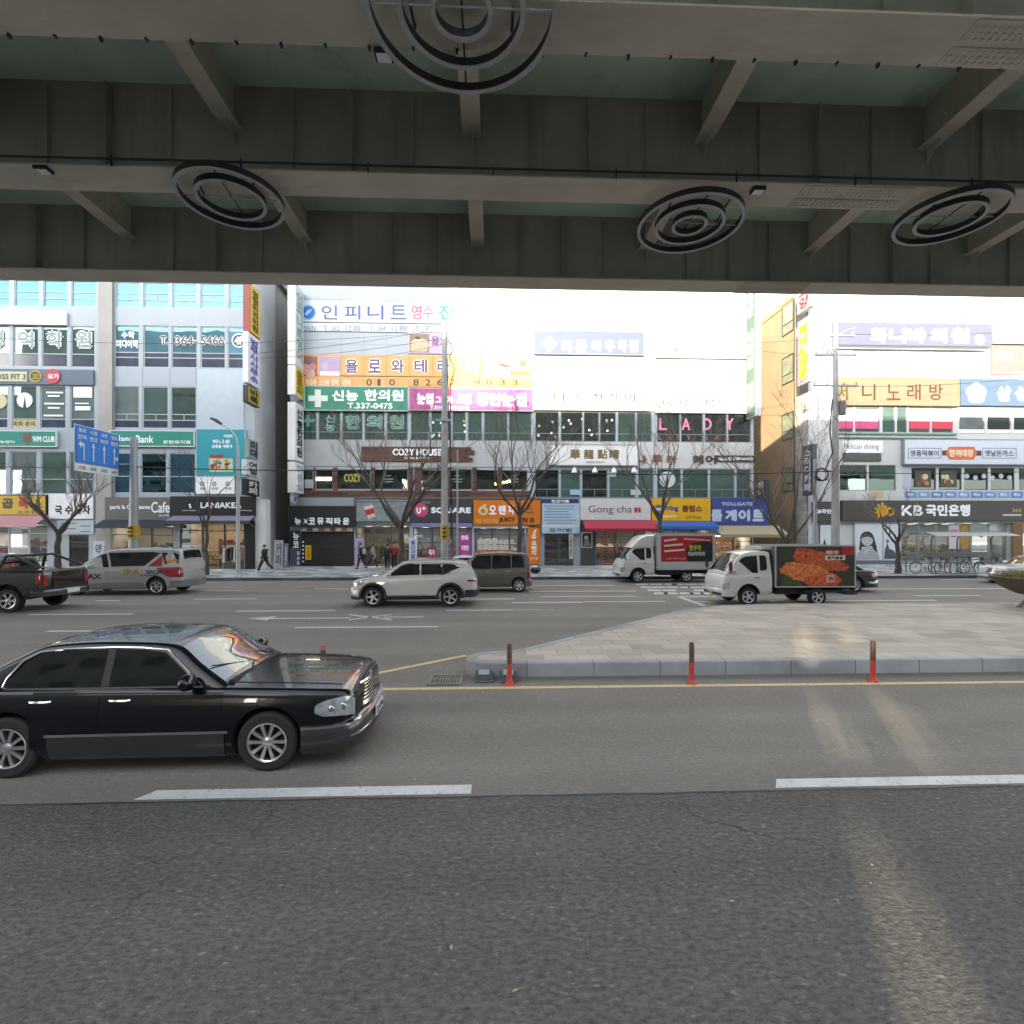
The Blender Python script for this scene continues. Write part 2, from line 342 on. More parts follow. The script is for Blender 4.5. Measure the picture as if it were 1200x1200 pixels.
kerbm=tiles('kerb_granite',['#a0a3a6','#979a9d','#a7aaac','#9c9fa2'],1.2,30,'#6f7173',.010,dirt=.35,axes='xy')
tag(b.build('island_kerb',kerbm),kind='structure')
b=MB(); b.add([(x,y,IZ-.004) for x,y in inn],[tuple(range(n))])
tag(b.build('island_paving',tiles('island_granite',['#b2a79a','#b8ad9f','#ada195','#bcb1a3','#b0a598','#a39889','#b5aa9c','#b9aea1'],.62,.42,'#9a9086',.012,rot=0.0,dirt=.22)),kind='structure')
# ================================================================== VIADUCT
VZ,DZ=9.5,11.4
GB=mat('girder_paint',(.52,.48,.41),.6,var=.16,scale=.5,bump=.05,streak=((.5,2.2,1),(.42,.365,.29))); GW=mat('girder_paint_shaded',(.355,.34,.295),.65,var=.22,scale=.35,streak=((1.6,1,.10),(.27,.25,.21))); DK=mat('deck_form_green',(.52,.68,.56),.6,var=.2,scale=.3,streak=((.8,.8,1),(.37,.47,.38)))  # webs wear the same girder paint; their shade is put into a darker copy
VD=thing('elevated_road','beige steel girder elevated road spanning over the whole street','viaduct',(0,6,0))
b=MB(); b.box(-75,75,3.2,16.45,DZ,DZ+.3); b.build('deck',DK,VD)
for y in (16.45,3.2):
    b=MB(); b.box(-75,75,y-.12 if y>9 else y,y if y>9 else y+.12,DZ+.3,15.6); b.build('noise_barrier',CONC,VD)  # unseen, added this tall to shade the lower facades
XB=[-.43+4.7*k for k in range(-13,14)]
GY=[(14.27,.66),(10.34,.74),(7.01,.74)]
for i,(y,w) in enumerate(GY):
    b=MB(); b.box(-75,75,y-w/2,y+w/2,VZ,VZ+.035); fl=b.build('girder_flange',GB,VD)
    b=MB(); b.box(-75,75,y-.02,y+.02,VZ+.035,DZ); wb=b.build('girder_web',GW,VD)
    if i<3:
        b=MB()
        for k in range(-56,57):
            x=-.43+2.35/2*k
            if k%4==0: continue
            b.box(x-.012,x+.012,y-.20 if k%2==0 else y-.10,y-.021,VZ+.036,DZ-.12)
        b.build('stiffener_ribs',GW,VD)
        b=MB()
        for (xa,xb_) in ((5.9,8.3),(-28,-25.6),(23.5,26)):
            if i==1: xa,xb_=5.95+.3,8.5
            if i==0: xa,xb_=6.95,8.85
            if i==2: xa,xb_=6.55,9
            for yy in ((y-w/2+.03,y-.05),(y+.05,y+w/2-.03)): b.box(xa,xb_,yy[0],yy[1],VZ-.022,VZ-.001)
            for rr in range(3):
                for sgn in (-1,1):
                    yy=y+sgn*(.09+rr*.085)
                    for q in range(22):
                        xx=xa+.06+(xb_-xa-.12)*q/21; b.box(xx-.018,xx+.018,yy-.018,yy+.018,VZ-.042,VZ-.0225)
            break
        b.build('splice_plate',GB,VD)
for i in range(len(GY)-1):
    y1,y0=GY[i][0],GY[i+1][0]
    for x in XB:
        if i>2 or abs(x)>26: continue
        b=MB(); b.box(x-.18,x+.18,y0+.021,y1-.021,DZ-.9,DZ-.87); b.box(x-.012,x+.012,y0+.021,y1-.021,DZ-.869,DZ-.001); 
        for s in (-.35,): b.add([(x-.012+.03,y1-.03,DZ-1.2),(x-.012+.03,y1-.03,DZ-.9),(x-.012+.03,y1-.4,DZ-.9),(x+.03,y1-.03,DZ-1.2),(x+.03,y1-.03,DZ-.9),(x+.03,y1-.4,DZ-.9)],[(0,1,2),(3,5,4),(0,3,4,1),(1,4,5,2),(2,5,3,0)])
        b.build('cross_beam',GB,VD)
b=MB(); b.tube([(-75,9.93,9.62),(75,9.93,9.62)],.02)
for k in range(-30,31): b.box(k*2.4-.011,k*2.4+.011,9.915,9.945,9.48,9.68)
b.build('service_pipe',BLKPL,VD)
b=MB()
for k in range(-40,41):
    x=k*.62+.1; b.box(x-.016,x+.016,7.34,7.39,VZ-.05 if k%2 else VZ-.022,VZ+.05)
b.build('edge_bolts',BLKPL,VD)
# ring lights and floodlights hung below the girders
RW=mat('ring_grey',(.38,.38,.40),.45,.2); RD=mat('ring_dark',(.03,.03,.032),.5)
def ring_light(label,cx,cy,radii,rz=0):
    t=thing('ring_light',label,'ring light',(cx,cy,VZ-.25),'ring lights under the elevated road'); z=VZ-.25
    for r in radii:
        b=MB(); b.lathe([(r+.035,z),(r-.035,z),(r-.035,z+.012),(r+.035,z+.012)],(cx,cy,0),n=64,closed=True); rg=b.build('ring',RW,t,True)
        b=MB(); b.lathe([(r+.03,z+.0125),(r-.03,z+.0125),(r-.03,z+.13),(r+.03,z+.13)],(cx,cy,0),n=64,closed=True); b.build('ring_housing',RD,rg,True)
    R=radii[0]
    for k in range(2):
        a=rz+k*PI/2; c,s=math.cos(a)*R,math.sin(a)*R
        b=MB(); b.cyl((cx-c,cy-s,z+.075+.035*k),(cx+c,cy+s,z+.075+.035*k),.014,n=6); b.build('crossbar',RW if k==0 else RD,t)
    yf=min((14.27,10.34,7.01),key=lambda q:abs(q-cy))
    for k in (-1,1):
        x=cx+k*R*.55; b=MB(); b.tube([(x,cy,z+.11),(x,yf,z+.19),(x,yf,VZ)],.02,n=6); b.build('hanger_arm',RD,t)
def ringpos(px,py):
    d=FP*(VZ-.25-CH)/(HZ-py); l=(px-600)/FP*d; return (l*ct+d*st,d*ct-l*st)
for lab,px,py,rad in (('large three hoop ring light cut off by the top edge',541,15,(1.2,.79,.37)),('two hoop oval ring light left of centre',271,236,(.96,.62)),
                  ('three hoop ring light right of centre beside a floodlight',808,265,(1.08,.70,.34)),('two hoop ring light at the far right under the girders',1113,258,(.97,.60))):
    x,y=ringpos(px,py); ring_light(lab,x,y,rad,rnd.uniform(-.1,.1))
FL=mat('flood_lens',(.7,.72,.74),.15,0,var=.05)
def floodlight(label,px,py,tx,ty):
    d=FP*(9.45-CH)/(HZ-py); l=(px-600)/FP*d; x,y=l*ct+d*st,d*ct-l*st
    t=thing('floodlight',label,'floodlight',(x,y,9.45),'floodlights under the elevated road')
    b=MB(); b.box(x-.13,x+.13,y-.1,y+.1,9.43,9.5); h=b.build('lamp_housing',BLKPL,t,bevel=.01)
    b=MB(); b.box(x-.10,x+.10,y-.075,y+.075,9.42,9.429); b.build('lens',FL,h)
    b=MB(); b.tube([(x,y,9.5),(x+tx*.5,y+ty*.5,9.56),(x+tx,y+ty,9.7)],.025); b.build('arm',BLKPL,t)
floodlight('black floodlight with pale lens at the far left girder',51,200,.5,.35)
floodlight('black floodlight beside the large ring light',450,66,-.1,-.35)
floodlight('black floodlight on the rim of the three hoop ring',888,224,-.35,.3)
# ================================================================== BUILDINGS
def wall(bld,name,X0,X1,Z0,Z1,Y,holes,m,depth=.18):
    xs=sorted(set([X0,X1]+[min(max(h[i],X0),X1) for h in holes for i in (0,1)])); zs=sorted(set([Z0,Z1]+[min(max(h[i],Z0),Z1) for h in holes for i in (2,3)]))
    b=MB()
    for i in range(len(xs)-1):
        for j in range(len(zs)-1):
            cx,cz=(xs[i]+xs[i+1])/2,(zs[j]+zs[j+1])/2
            if any(h[0]<cx<h[1] and h[2]<cz<h[3] for h in holes): continue
            b.quad((xs[i],Y,zs[j]),(xs[i+1],Y,zs[j]),(xs[i+1],Y,zs[j+1]),(xs[i],Y,zs[j+1]))
    for a,c,d,e in holes:
        b.quad((a,Y,d),(c,Y,d),(c,Y+depth,d),(a,Y+depth,d)); b.quad((a,Y,e),(a,Y+depth,e),(c,Y+depth,e),(c,Y,e))
        b.quad((a,Y,d),(a,Y+depth,d),(a,Y+depth,e),(a,Y,e)); b.quad((c,Y,d),(c,Y,e),(c,Y+depth,e),(c,Y+depth,d))
    return b.build(name,m,bld)
FRW=mat('window_frame_white',(.42,.46,.49),.4,var=.05); FRD=mat('window_frame_dark',(.06,.065,.07),.4,var=.05); FRG=mat('window_frame_grey',(.19,.225,.22),.4,.2,var=.05)
BLIND=[mat('blind_cream',(.36,.35,.32),.8,var=.08),mat('blind_grey',(.28,.30,.31),.8,var=.08),mat('curtain_teal',(.10,.22,.22),.8,var=.1)]
LAMPON=mat('lamp_on',(.9,.85,.7),.5,var=0,emit=(1,.86,.62),estr=4.5); LAMPW=mat('lamp_on_white',(.9,.9,.9),.5,var=0,emit=(.95,.97,1),estr=2.6)
STRIP=mat('reflection_navy',(.035,.05,.085),.15,var=.4,scale=1.2,spec=.6)  # dark reflection low in the glass, painted as an opaque panel
def window(bld,X0,X1,Z0,Z1,Y,fm,gm,tr=(),mu=(),bl=.3,fw=.055,strip=0):
    b=MB(); y0,y1=Y+.04,Y+.12
    b.box(X0,X0+fw,y0,y1,Z0,Z1); b.box(X1-fw,X1,y0,y1,Z0,Z1); b.box(X0+fw,X1-fw,y0,y1,Z1-fw,Z1); b.box(X0+fw,X1-fw,y0,y1,Z0,Z0+fw)
    for t in tr: z=Z0+(Z1-Z0)*t; b.box(X0+fw,X1-fw,y0+.003,y1-.003,z-.025,z+.025)
    for (f,t0,t1) in mu: x=X0+(X1-X0)*f; b.box(x-.02,x+.02,y0+.006,y1-.006,Z0+(Z1-Z0)*t0,Z0+(Z1-Z0)*t1)
    w=b.build('window',fm,bld)
    b=MB(); b.quad((X0+.02,Y+.08,Z0+.02),(X1-.02,Y+.08,Z0+.02),(X1-.02,Y+.08,Z1-.02),(X0+.02,Y+.08,Z1-.02)); b.build('pane',gm,w)
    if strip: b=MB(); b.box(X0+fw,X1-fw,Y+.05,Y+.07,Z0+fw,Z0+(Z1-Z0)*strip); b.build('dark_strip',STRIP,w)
    if rnd.random()<bl:
        h=rnd.uniform(.25,.75)*(Z1-Z0); b=MB(); b.box(X0+.03,X1-.03,Y+.26,Y+.28,Z1-h,Z1); b.build('blind',rnd.choice(BLIND),w)
    return w
def rowspan(Y,p0,p1,r0,r1,ref=None):
    X0,X1=fx(p0,Y),fx(p1,Y); xr=fx(ref,Y) if ref is not None else (X0+X1)/2
    return (X0,X1,fz(r1,xr,Y),fz(r0,xr,Y))
def winrow(bld,Y,spans,r0,r1,ref,fm,gms,holes,**k):
    for p0,p1 in spans:
        h=rowspan(Y,p0,p1,r0,r1,ref); holes.append(h); window(bld,h[0],h[1],h[2],h[3],Y,fm,rnd.choice(gms) if isinstance(gms,list) else gms,**k)
def rooms(bld,X0,X1,Y,Z0,Z1,levels,m,depth=2.4):
    b=MB(); b.quad((X0,Y+depth,Z0),(X1,Y+depth,Z0),(X1,Y+depth,Z1),(X0,Y+depth,Z1))
    for z in levels: b.box(X0,X1,Y+.19,Y+depth-.01,z-.12,z+.12)
    x=X0
    while x<X1: b.box(x+.2,x+.32,Y+.4,Y+depth-.02,Z0+.2,Z1-.2); x+=4.4
    return b.build('interior',m,bld)
def shop(bld,p0,p1,r0,Y,wallm,doors=(),bl=0,seed=1,lamps=True,goods=None,fm=None,gm=None,sill=.45,depth=3.0):
    """an open shop front: floor, walls, goods and lamps behind real glass"""
    rr=random.Random(seed); X0,X1=fx(p0,Y),fx(p1,Y); Z1=fz(r0,(X0+X1)/2,Y); Z0=SWZ; fm=fm or FRD; gm=gm or G_SHOP
    b=MB(); b.quad((X0,Y+depth,Z0),(X1,Y+depth,Z0),(X1,Y+depth,Z1),(X0,Y+depth,Z1)); b.quad((X0,Y+.02,Z0),(X0,Y+depth,Z0),(X0,Y+depth,Z1),(X0,Y+.02,Z1))
    b.quad((X1,Y+.02,Z0),(X1,Y+depth,Z0),(X1,Y+depth,Z1),(X1,Y+.02,Z1)); b.quad((X0,Y+.02,Z1),(X1,Y+.02,Z1),(X1,Y+depth,Z1),(X0,Y+depth,Z1)); b.quad((X0,Y+.02,Z0+.012),(X1,Y+.02,Z0+.012),(X1,Y+depth,Z0+.012),(X0,Y+depth,Z0+.012))
    rm=b.build('shop_interior',wallm,bld)
    n=max(1,round((X1-X0)/1.25)); 
    for i in range(n):
        a,c=X0+(X1-X0)*i/n,X0+(X1-X0)*(i+1)/n
        isd=i in doors
        window(bld,a,c,Z0+(.02 if isd else sill),Z1-.02,Y,fm,gm,tr=(.78,) if not isd else (.2,.8),bl=bl)
        if not isd and sill>.1: b=MB(); b.box(a,c,Y+.03,Y+.13,Z0,Z0+sill-.003); b.build('stall_riser',fm,bld)
    cols=goods or ['#b5382f','#d9a441','#e9e4d6','#4a6b8a','#7a4b2b','#3f6b45']
    y=Y+.9
    nsh=max(1,int((X1-X0)/1.5))
    for k in range(nsh):
        x0=X0+.15+(X1-X0-.3)*k/nsh; x1=X0+(X1-X0-.3)*(k+1)/nsh; h=rr.uniform(1.2,2.1); yy=Y+rr.uniform(.5,1.9)
        b=MB()
        for s in range(4): b.box(x0,x1,yy,yy+.35,Z0+.05+h*s/4,Z0+.09+h*s/4)
        b.box(x0-.02,x0,yy,yy+.36,Z0,Z0+h); b.box(x1,x1+.02,yy,yy+.36,Z0,Z0+h); sh=b.build('display_shelf',flat('#6b5a48'),bld)
        for s in range(4):
            b=MB(); x=x0+.02
            while x<x1-.12:
                w=rr.uniform(.08,.2); hh=rr.uniform(.12,.8)*h/4
                b.box(x,min(x+w,x1-.01),yy-.02,yy+.2,Z0+.091+h*s/4,Z0+.091+h*s/4+hh); x+=w+rr.uniform(.01,.08)
            gd=b.build('goods',flat(rr.choice(cols)),sh); gd['kind']='stuff'
    if lamps:
        for k in range(max(2,n)):
            x=X0+(X1-X0)*(k+.5)/max(2,n); b=MB(); b.box(x-.22,x+.22,Y+.8,Y+1.6,Z1-.06,Z1-.02); b.build('ceiling_lamp',LAMPON if lamps is True else LAMPW,rm)
    return (X0,X1,Z0-.3,Z1)
G_CYAN=glass('glass_cyan',.22,(.2,.4,.45),rcol=(.07,.16,.20),refl_paint=.85,fcol=(.20,.42,.53)); G_SKY=glass('glass_sky_blue',.25,(.14,.32,.38),rcol=(.07,.15,.18),refl_paint=.62,fcol=(.19,.36,.44)); G_TEAL=glass('glass_teal',.25,(.18,.34,.34),rcol=(.20,.27,.26),refl_paint=.5,fcol=(.17,.27,.24)); G_DARK=glass('glass_dark',.16,(.22,.27,.27),rcol=(.36,.40,.40),refl_paint=.14,fcol=(.10,.14,.13)); G_GRN=glass('glass_green',.2,(.26,.42,.38),rcol=(.20,.26,.235),refl_paint=.45,fcol=(.13,.22,.19)); G_SHOP=glass('glass_shop',.07,(.82,.85,.84),.05)  # matte tints brighten the panes, with the mirrored sky painted in
G_BLU=glass('glass_deep_blue',.22,(.08,.18,.28),rcol=(.08,.15,.2),refl_paint=.55,fcol=(.055,.15,.22)); G_PALE=glass('glass_pale',.2,(.4,.5,.5),rcol=(.20,.25,.25),refl_paint=.55,fcol=(.30,.36,.36))
INT=mat('room_dark',(.09,.10,.10),.9,var=.3,scale=.7)

def board(label,p0,r0,p1,r1,Y,face,cat='sign',depth=.14,name='shop_sign',gap=.03,frame=None,ref=None,group=None,loc=None):
    """a sign board standing off a wall whose face is at Y; returns (object, face Y, mapper)"""
    X0,X1,Z0,Z1=rowspan(Y,p0,p1,r0,r1,ref); 
    t=thing(name,label,cat,((X0+X1)/2,Y-gap,Z0),group)
    b=MB(); b.box(X0,X1,Y-gap-depth,Y-gap,Z0,Z1); b.build('face',face,t,bevel=.008)
    if frame is not None:
        b=MB(); e=.05; f0,f1=Y-gap-depth-.02,Y-gap-.01
        b.box(X0-e,X0,f0,f1,Z0-e,Z1+e); b.box(X1,X1+e,f0,f1,Z0-e,Z1+e); b.box(X0,X1,f0,f1,Z1,Z1+e); b.box(X0,X1,f0,f1,Z0-e,Z0); b.build('frame',frame,t)
    t['_y']=Y-gap-depth-.004
    return t
UX,UZ=Vector((1,0,0)),Vector((0,0,1))
def ftext(t,s,p0,r0,p1,r1,m,Y=None,bold=.035,vertical=False,name='lettering'):
    Y=t['_y'] if Y is None else Y
    X0,X1,Z0,Z1=rowspan(Y,p0,p1,r0,r1); text(s,((X0+X1)/2,Y,(Z0+Z1)/2),UX,UZ,X1-X0,Z1-Z0,m,t,bold,vertical,name)
def panel(t,p0,r0,p1,r1,m,name='panel',out=.006,Y=None,poly=None):
    Y=(t['_y']+.004 if Y is None else Y); X0,X1,Z0,Z1=rowspan(Y,p0,p1,r0,r1); b=MB(); b.box(X0,X1,Y-out,Y-.001,Z0,Z1); return b.build(name,m,t)
def disc(t,pc,rc,rad,m,name='emblem',Y=None,out=.008,n=24,sx=1,inner=0):
    Y=(t['_y']+.004 if Y is None else Y); X=fx(pc,Y); Z=fz(rc,X,Y); r=rad/FP*dep(X,Y); b=MB()
    if inner: b.lathe([(r,-out),(inner*r,-out),(inner*r,-.001),(r,-.001)],(X,Y,Z),axis='y',n=n,closed=True)
    else: b.lathe([(r,-out),(r,-.001)],(X,Y,Z),axis='y',n=n)
    return b.build(name,m,t)
def shape(t,pts,m,name='emblem',Y=None,out=.008):
    Y=(t['_y']+.004 if Y is None else Y); P=[]
    for px,r in pts: X=fx(px,Y); P.append((X,fz(r,X,Y)))
    n=len(P); b=MB(); b.add([(x,Y-out,z) for x,z in P]+[(x,Y-.001,z) for x,z in P],[tuple(range(n)),tuple(range(2*n-1,n-1,-1))]+[(i,(i+1)%n,n+(i+1)%n,n+i) for i in range(n)]); return b.build(name,m,t)
def side_sign(label,p,r0,r1,Yw,out,thick,face,side,edge=None,txt=None,tm=None,name='projecting_sign',bold=.04,gap=.12):
    """a blade sign sticking out from the wall; side=+1 shows its right cheek"""
    Y1=Yw-gap; Y0=Y1-out; X=fx(p,Y0); Z0,Z1=fz(r1,X,Y0),fz(r0,X,Y0); X0,X1=X-thick/2,X+thick/2
    t=thing(name,label,'sign',(X,Y1,Z0))
    b=MB(); b.box(X0,X1,Y0,Y1,Z0,Z1); b.build('box',edge or face,t,bevel=.01)
    xs=X1 if side>0 else X0
    b=MB(); b.box(xs,xs+.012*side,Y0+.04,Y1-.04,Z0+.05,Z1-.05); b.build('face',face,t)
    for z in (Z0+.2,Z1-.2): b=MB(); b.box(X-.03,X+.03,Y1,Yw+.05,z-.03,z+.03); b.build('bracket',STEEL,t)
    if txt:
        L=Z1-Z0; text(txt,(xs+.018*side,(Y0+Y1)/2,(Z0+Z1)/2),(0,side,0),UZ,(Y1-Y0)*.72,L*.86,tm or BLACK,t,bold,True)
    return t
def awning(label,p0,p1,r0,r1,Y,m,out=1.0,group=None,stripe=None):
    X0,X1,_,Z1=rowspan(Y,p0,p1,r0,r0+1); Z1=fz(r0,(X0+X1)/2,Y)
    # hem hangs at the outer edge: convert its row at the nearer distance
    Yo=Y-out; Z0=fz(r1,(X0+X1)/2,Yo)+.1
    t=thing('awning',label,'awning',((X0+X1)/2,Y-.03,Z1),group); n=12
    b=MB(); b.add([(X0,Y-.03,Z1),(X1,Y-.03,Z1),(X1,Yo,Z0),(X0,Yo,Z0),(X0,Y-.03,Z1-.04),(X1,Y-.03,Z1-.04),(X1,Yo,Z0-.03),(X0,Yo,Z0-.03)],[(0,1,2,3),(7,6,5,4),(0,3,7,4),(1,5,6,2),(0,4,5,1),(3,2,6,7)]); b.build('canopy',m,t)
    b=MB(); b.box(X0,X1,Yo-.012,Yo-.002,Z0-.2,Z0-.002); b.build('valance',stripe or m,t)
    for x in (X0+.1,X1-.1): b=MB(); b.tube([(x,Y-.05,Z0-.35),(x,Yo+.05,Z0-.06)],.018); b.build('arm',STEEL,t)
    return t

# ------------------------------------------------------------------ left block
YA=33.5
A=thing('office_building','pale bluish office block at the left with rows of sky reflecting windows','building',(fx(100,YA),YA,SWZ))
AW=mat('panel_pale_blue',(.325,.375,.42),.45,var=.06,scale=.5,bump=.02); AP=mat('pilaster_beige',(.33,.315,.295),.6,var=.1,scale=.8); AG=mat('panel_grey_blue',(.40,.47,.52),.4,var=.06)
ax0,ax1=fx(-150,YA),fx(298,YA); zA=20.5
holes=[]
L5=[(-86,-58),(-53,-24),(-19,11),(17,46),(51,79),(84,113)]; R5=[(136,164),(168,198),(202,231),(235,264),(268,288)]
winrow(A,YA,L5,328,359,60,FRW,[G_CYAN],holes,tr=(.30,.55),bl=.15); winrow(A,YA,R5,331,361,210,FRW,[G_CYAN],holes,tr=(.30,.55),mu=((.5,.30,.55),),bl=.15)
L4=[(-86,-58),(-53,-24),(-19,11),(15,45),(49,79),(83,111)]; R4=[(134,163),(168,198),(201,231),(235,264),(267,287)]
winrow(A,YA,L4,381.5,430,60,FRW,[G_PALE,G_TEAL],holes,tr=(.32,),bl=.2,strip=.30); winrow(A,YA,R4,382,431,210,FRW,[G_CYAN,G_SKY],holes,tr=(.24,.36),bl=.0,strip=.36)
L3=[(-86,-58),(-54,-25),(-20,9),(14,43),(47,77),(82,111)]; R3=[(133,163),(167,197),(200,230)]
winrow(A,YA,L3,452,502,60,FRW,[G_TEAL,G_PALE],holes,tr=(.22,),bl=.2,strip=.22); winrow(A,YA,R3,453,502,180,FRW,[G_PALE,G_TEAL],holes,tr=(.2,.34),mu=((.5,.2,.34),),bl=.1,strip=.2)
L2=[(-86,-58),(-54,-26),(-22,7),(12,43),(48,78),(81,110)]; R2=[(133,153),(157,162),(165,195),(198,229)]
winrow(A,YA,L2,529,579,60,FRW,[G_TEAL,G_PALE],holes,bl=.2,tr=(.35,)); winrow(A,YA,R2,531,578,180,FRW,[G_BLU],holes,tr=(.42,),bl=.2)
holes2=[]
WARM=mat('shop_wall_warm',(.38,.30,.20),.8,var=.15,scale=1); COOL=mat('shop_wall_cool',(.25,.25,.245),.8,var=.15,scale=1); DIM=mat('shop_wall_dim',(.10,.09,.085),.8,var=.2,scale=1)
holes2.append(shop(A,-60,56,615,YA,COOL,doors=(3,),seed=11,lamps='w',fm=FRW)); holes2.append(shop(A,81,104,627,YA,DIM,doors=(0,1),seed=12,lamps=False,sill=.03))
holes2.append(shop(A,126,203,617,YA,WARM,doors=(2,),seed=13,lamps='w')); holes2.append(shop(A,211,289,611,YA,WARM,doors=(1,),seed=14,goods=['#c9b27a','#6b4a2f','#d8cfc0','#8a2e2a','#2f2a26']))
zsp=fz(580,fx(100,YA),YA)
wall(A,'wall',ax0,ax1,SWZ,zA,YA,holes+holes2,AW)
rooms(A,ax0,ax1-.25,YA,5.0,zA,[fz(r,fx(100,YA),YA) for r in (582,516,443,371)],INT)
b=MB(); b.quad((ax1,YA,SWZ),(ax1,YA+3.2,SWZ),(ax1,YA+3.2,zA),(ax1,YA,zA)); b.box(ax1-.22,ax1-.005,YA+.2,YA+3.2,SWZ,zA); b.build('side_wall',mat('side_wall_pale',(.50,.51,.51),.7,var=.12,scale=.5),A)
b=MB(); b.box(ax0,ax1-.3,YA+3.2,YA+11,SWZ,zA); b.build('rear_wall',AP,A); b=MB(); b.box(ax0,ax1,YA-.05,YA+11,zA+.004,zA+.5); b.build('roof',AP,A)
for p0,p1,r0,r1 in ((115,131,322,505),(112,130,505,662),(303,317,585,664)):
    X0,X1,Z0,Z1=rowspan(YA-.2 if p0<300 else YA-.2,p0,p1,r0,r1); 
    if p0==112: Z1-=.003
    b=MB(); b.box(X0,X1,YA-.18,YA-.002,max(Z0,SWZ),min(Z1,zA)) if p0<300 else b.box(ax1+.05,ax1+.75,YA-.1,YA+.6,SWZ,Z1); b.build('pilaster',AP if p0<300 else WHITE,A)
# spandrel joints and slot lamps
b=MB()
for p in (134,168,200,231): 
    x=fx(p-1,YA); b.box(x-.015,x+.015,YA-.006,YA-.001,fz(452,x,YA),fz(432,x,YA))
b.build('panel_joint',GREY,A)
X0,X1,Z0,Z1=rowspan(YA,231.5,286,433,504); b=MB(); b.box(X0,X1,YA-.04,YA-.002,Z0,Z1); b.build('blank_panel',AG,A)
# window lettering on the glass
GT=flat('#6a7580'); WT=mat('vinyl_white',(.80,.83,.84),.5,var=.02); GD=flat('#2e3a42')
A['_y']=YA+.03
for s,p in (('영',-6),('억',30),('학',64),('원',98)):
    ftext(A,s,p-10.5,386.5,p+10.5,408.5,WT,bold=.11); ftext(A,s,p-9.5,388,p+9.5,407.5,flat('#93a8ad'),Y=YA+.024,bold=.03)
ftext(A,'수학',142,388,158,397,WT,bold=.05); ftext(A,'미디어학',136,398,162,408,WT,bold=.05)
for s,p0,p1 in (('T.',188,197),('364-',205,231),('5466',235,263)): ftext(A,s,p0-1,393,p1+1,405,WT,bold=.13); ftext(A,s,p0,393.5,p1,404.5,flat('#6d6a70'),Y=YA+.024,bold=.04)
disc(A,280,399,8.5,WT,'round_sticker',Y=YA+.034,inner=.82); disc(A,280,399,6.9,flat('#3f5560'),'round_sticker',Y=YA+.034); ftext(A,'4F',274.5,394,285.5,404,WT,Y=YA+.022,bold=.06)
disc(A,29,469,9,WT,'round_sticker',Y=YA+.034); shape(A,[(27,478),(29,464),(31,478)],GD,'round_sticker',Y=YA+.024); disc(A,-1,470,9,flat('#d9cfa0'),'round_sticker',Y=YA+.034)
for i,(p0,r0,p1,r1) in enumerate([(54,459,74,461),(56,463,70,465),(52,472,75,474),(56,477,70,479),(51,486,74,488),(88,472,104,473.5),(88,476,106,481)]): panel(A,p0,r0,p1,r1,WT,'vinyl_strip',Y=YA+.036)
panel(A,86,453.5,108,466,WT,'vinyl_strip',Y=YA+.036); panel(A,13,492,43,501,flat('#d8c68c'),'vinyl_strip',Y=YA+.036); ftext(A,'회화 문의',15,493.5,41,499.5,flat('#5a3b1e'),Y=YA+.026)
# signs on the left block
t=board('blank white lightbox above the top left windows',-60,366,80,381,YA,mat('lightbox_white',(.85,.86,.86),.4,var=.03)); 
t=board('grey blue sign band with round badges above the third floor windows',-60,433,111,451,YA,flat('#5c6e80'),depth=.08)
panel(t,-20,435.5,32,447,flat('#d6d3ac'),'plate',out=.04); ftext(t,'CROSS FIT 3',-16,438,30,444.5,GD,Y=t['_y']-.045); disc(t,42,441,7,flat('#caa92c'),'badge',out=.04); disc(t,42,441,5.4,flat('#3a3524'),'badge',out=.05); ftext(t,'2D',38,438,46,444,flat('#caa92c'),Y=t['_y']-.052)
disc(t,62.5,441,8.7,flat('#c23a52'),'badge',out=.05); ftext(t,'요가',56,438,69,444,WT,Y=t['_y']-.052)
TEALC=flat('#12917f')
t=board('teal bank sign with small shield emblem at the left edge',-60,506,68,523,YA,TEALC,frame=WHITE); ftext(t,'WM CLUB',38,511,64,518,WT); shape(t,[(26,508),(37,508),(36,517),(31.5,521),(27,517)],flat('#6e5b4a')); ftext(t,'PB센터',-2,516,17,519.5,WT)
t=board('long teal bank sign behind the blue direction sign',131,506,229,523,YA,TEALC,frame=WHITE); ftext(t,'Hana Bank',134,510,180,519,WT); ftext(t,'문현동지점',191,516,223,520,WT); 
t=board('large turquoise billboard with a collage picture by the corner',232,504,288,558,YA,flat('#1f9fae'),depth=.1,cat='billboard',name='billboard',frame=AG)
for s,p0,r0,p1,r1 in (('하나로',249,515,270,520),('금융을 새롭게',248,521,272,525),('이벤트',262,509,273,513)): ftext(t,s,p0,r0,p1,r1,WT)
panel(t,246,533,262,537,flat('#b03a36'),'picture'); panel(t,245,537.2,273,553,flat('#d8d2b4'),'picture')
for i in range(16):
    p=rnd.uniform(247,270); r=rnd.uniform(539,550); disc(t,p,r,rnd.uniform(1.2,2.6),flat(rnd.choice(['#b9453c','#5f9a4d','#e6e2da','#d59a3a','#3f5f8f','#7a3a2c'])),'picture',out=.009+.0006*i,n=10)
t=board('white strip sign with small marks under the turquoise billboard',231,559,276,579,YA,mat('lightbox_white',(.85,.86,.86),.4),depth=.1)
for p in (237,251,267): disc(t,p,567,2.6,flat('#8d9aa5'),inner=.4); ftext(t,'은행',p-3,571,p+4,574,flat('#8d9aa5'))
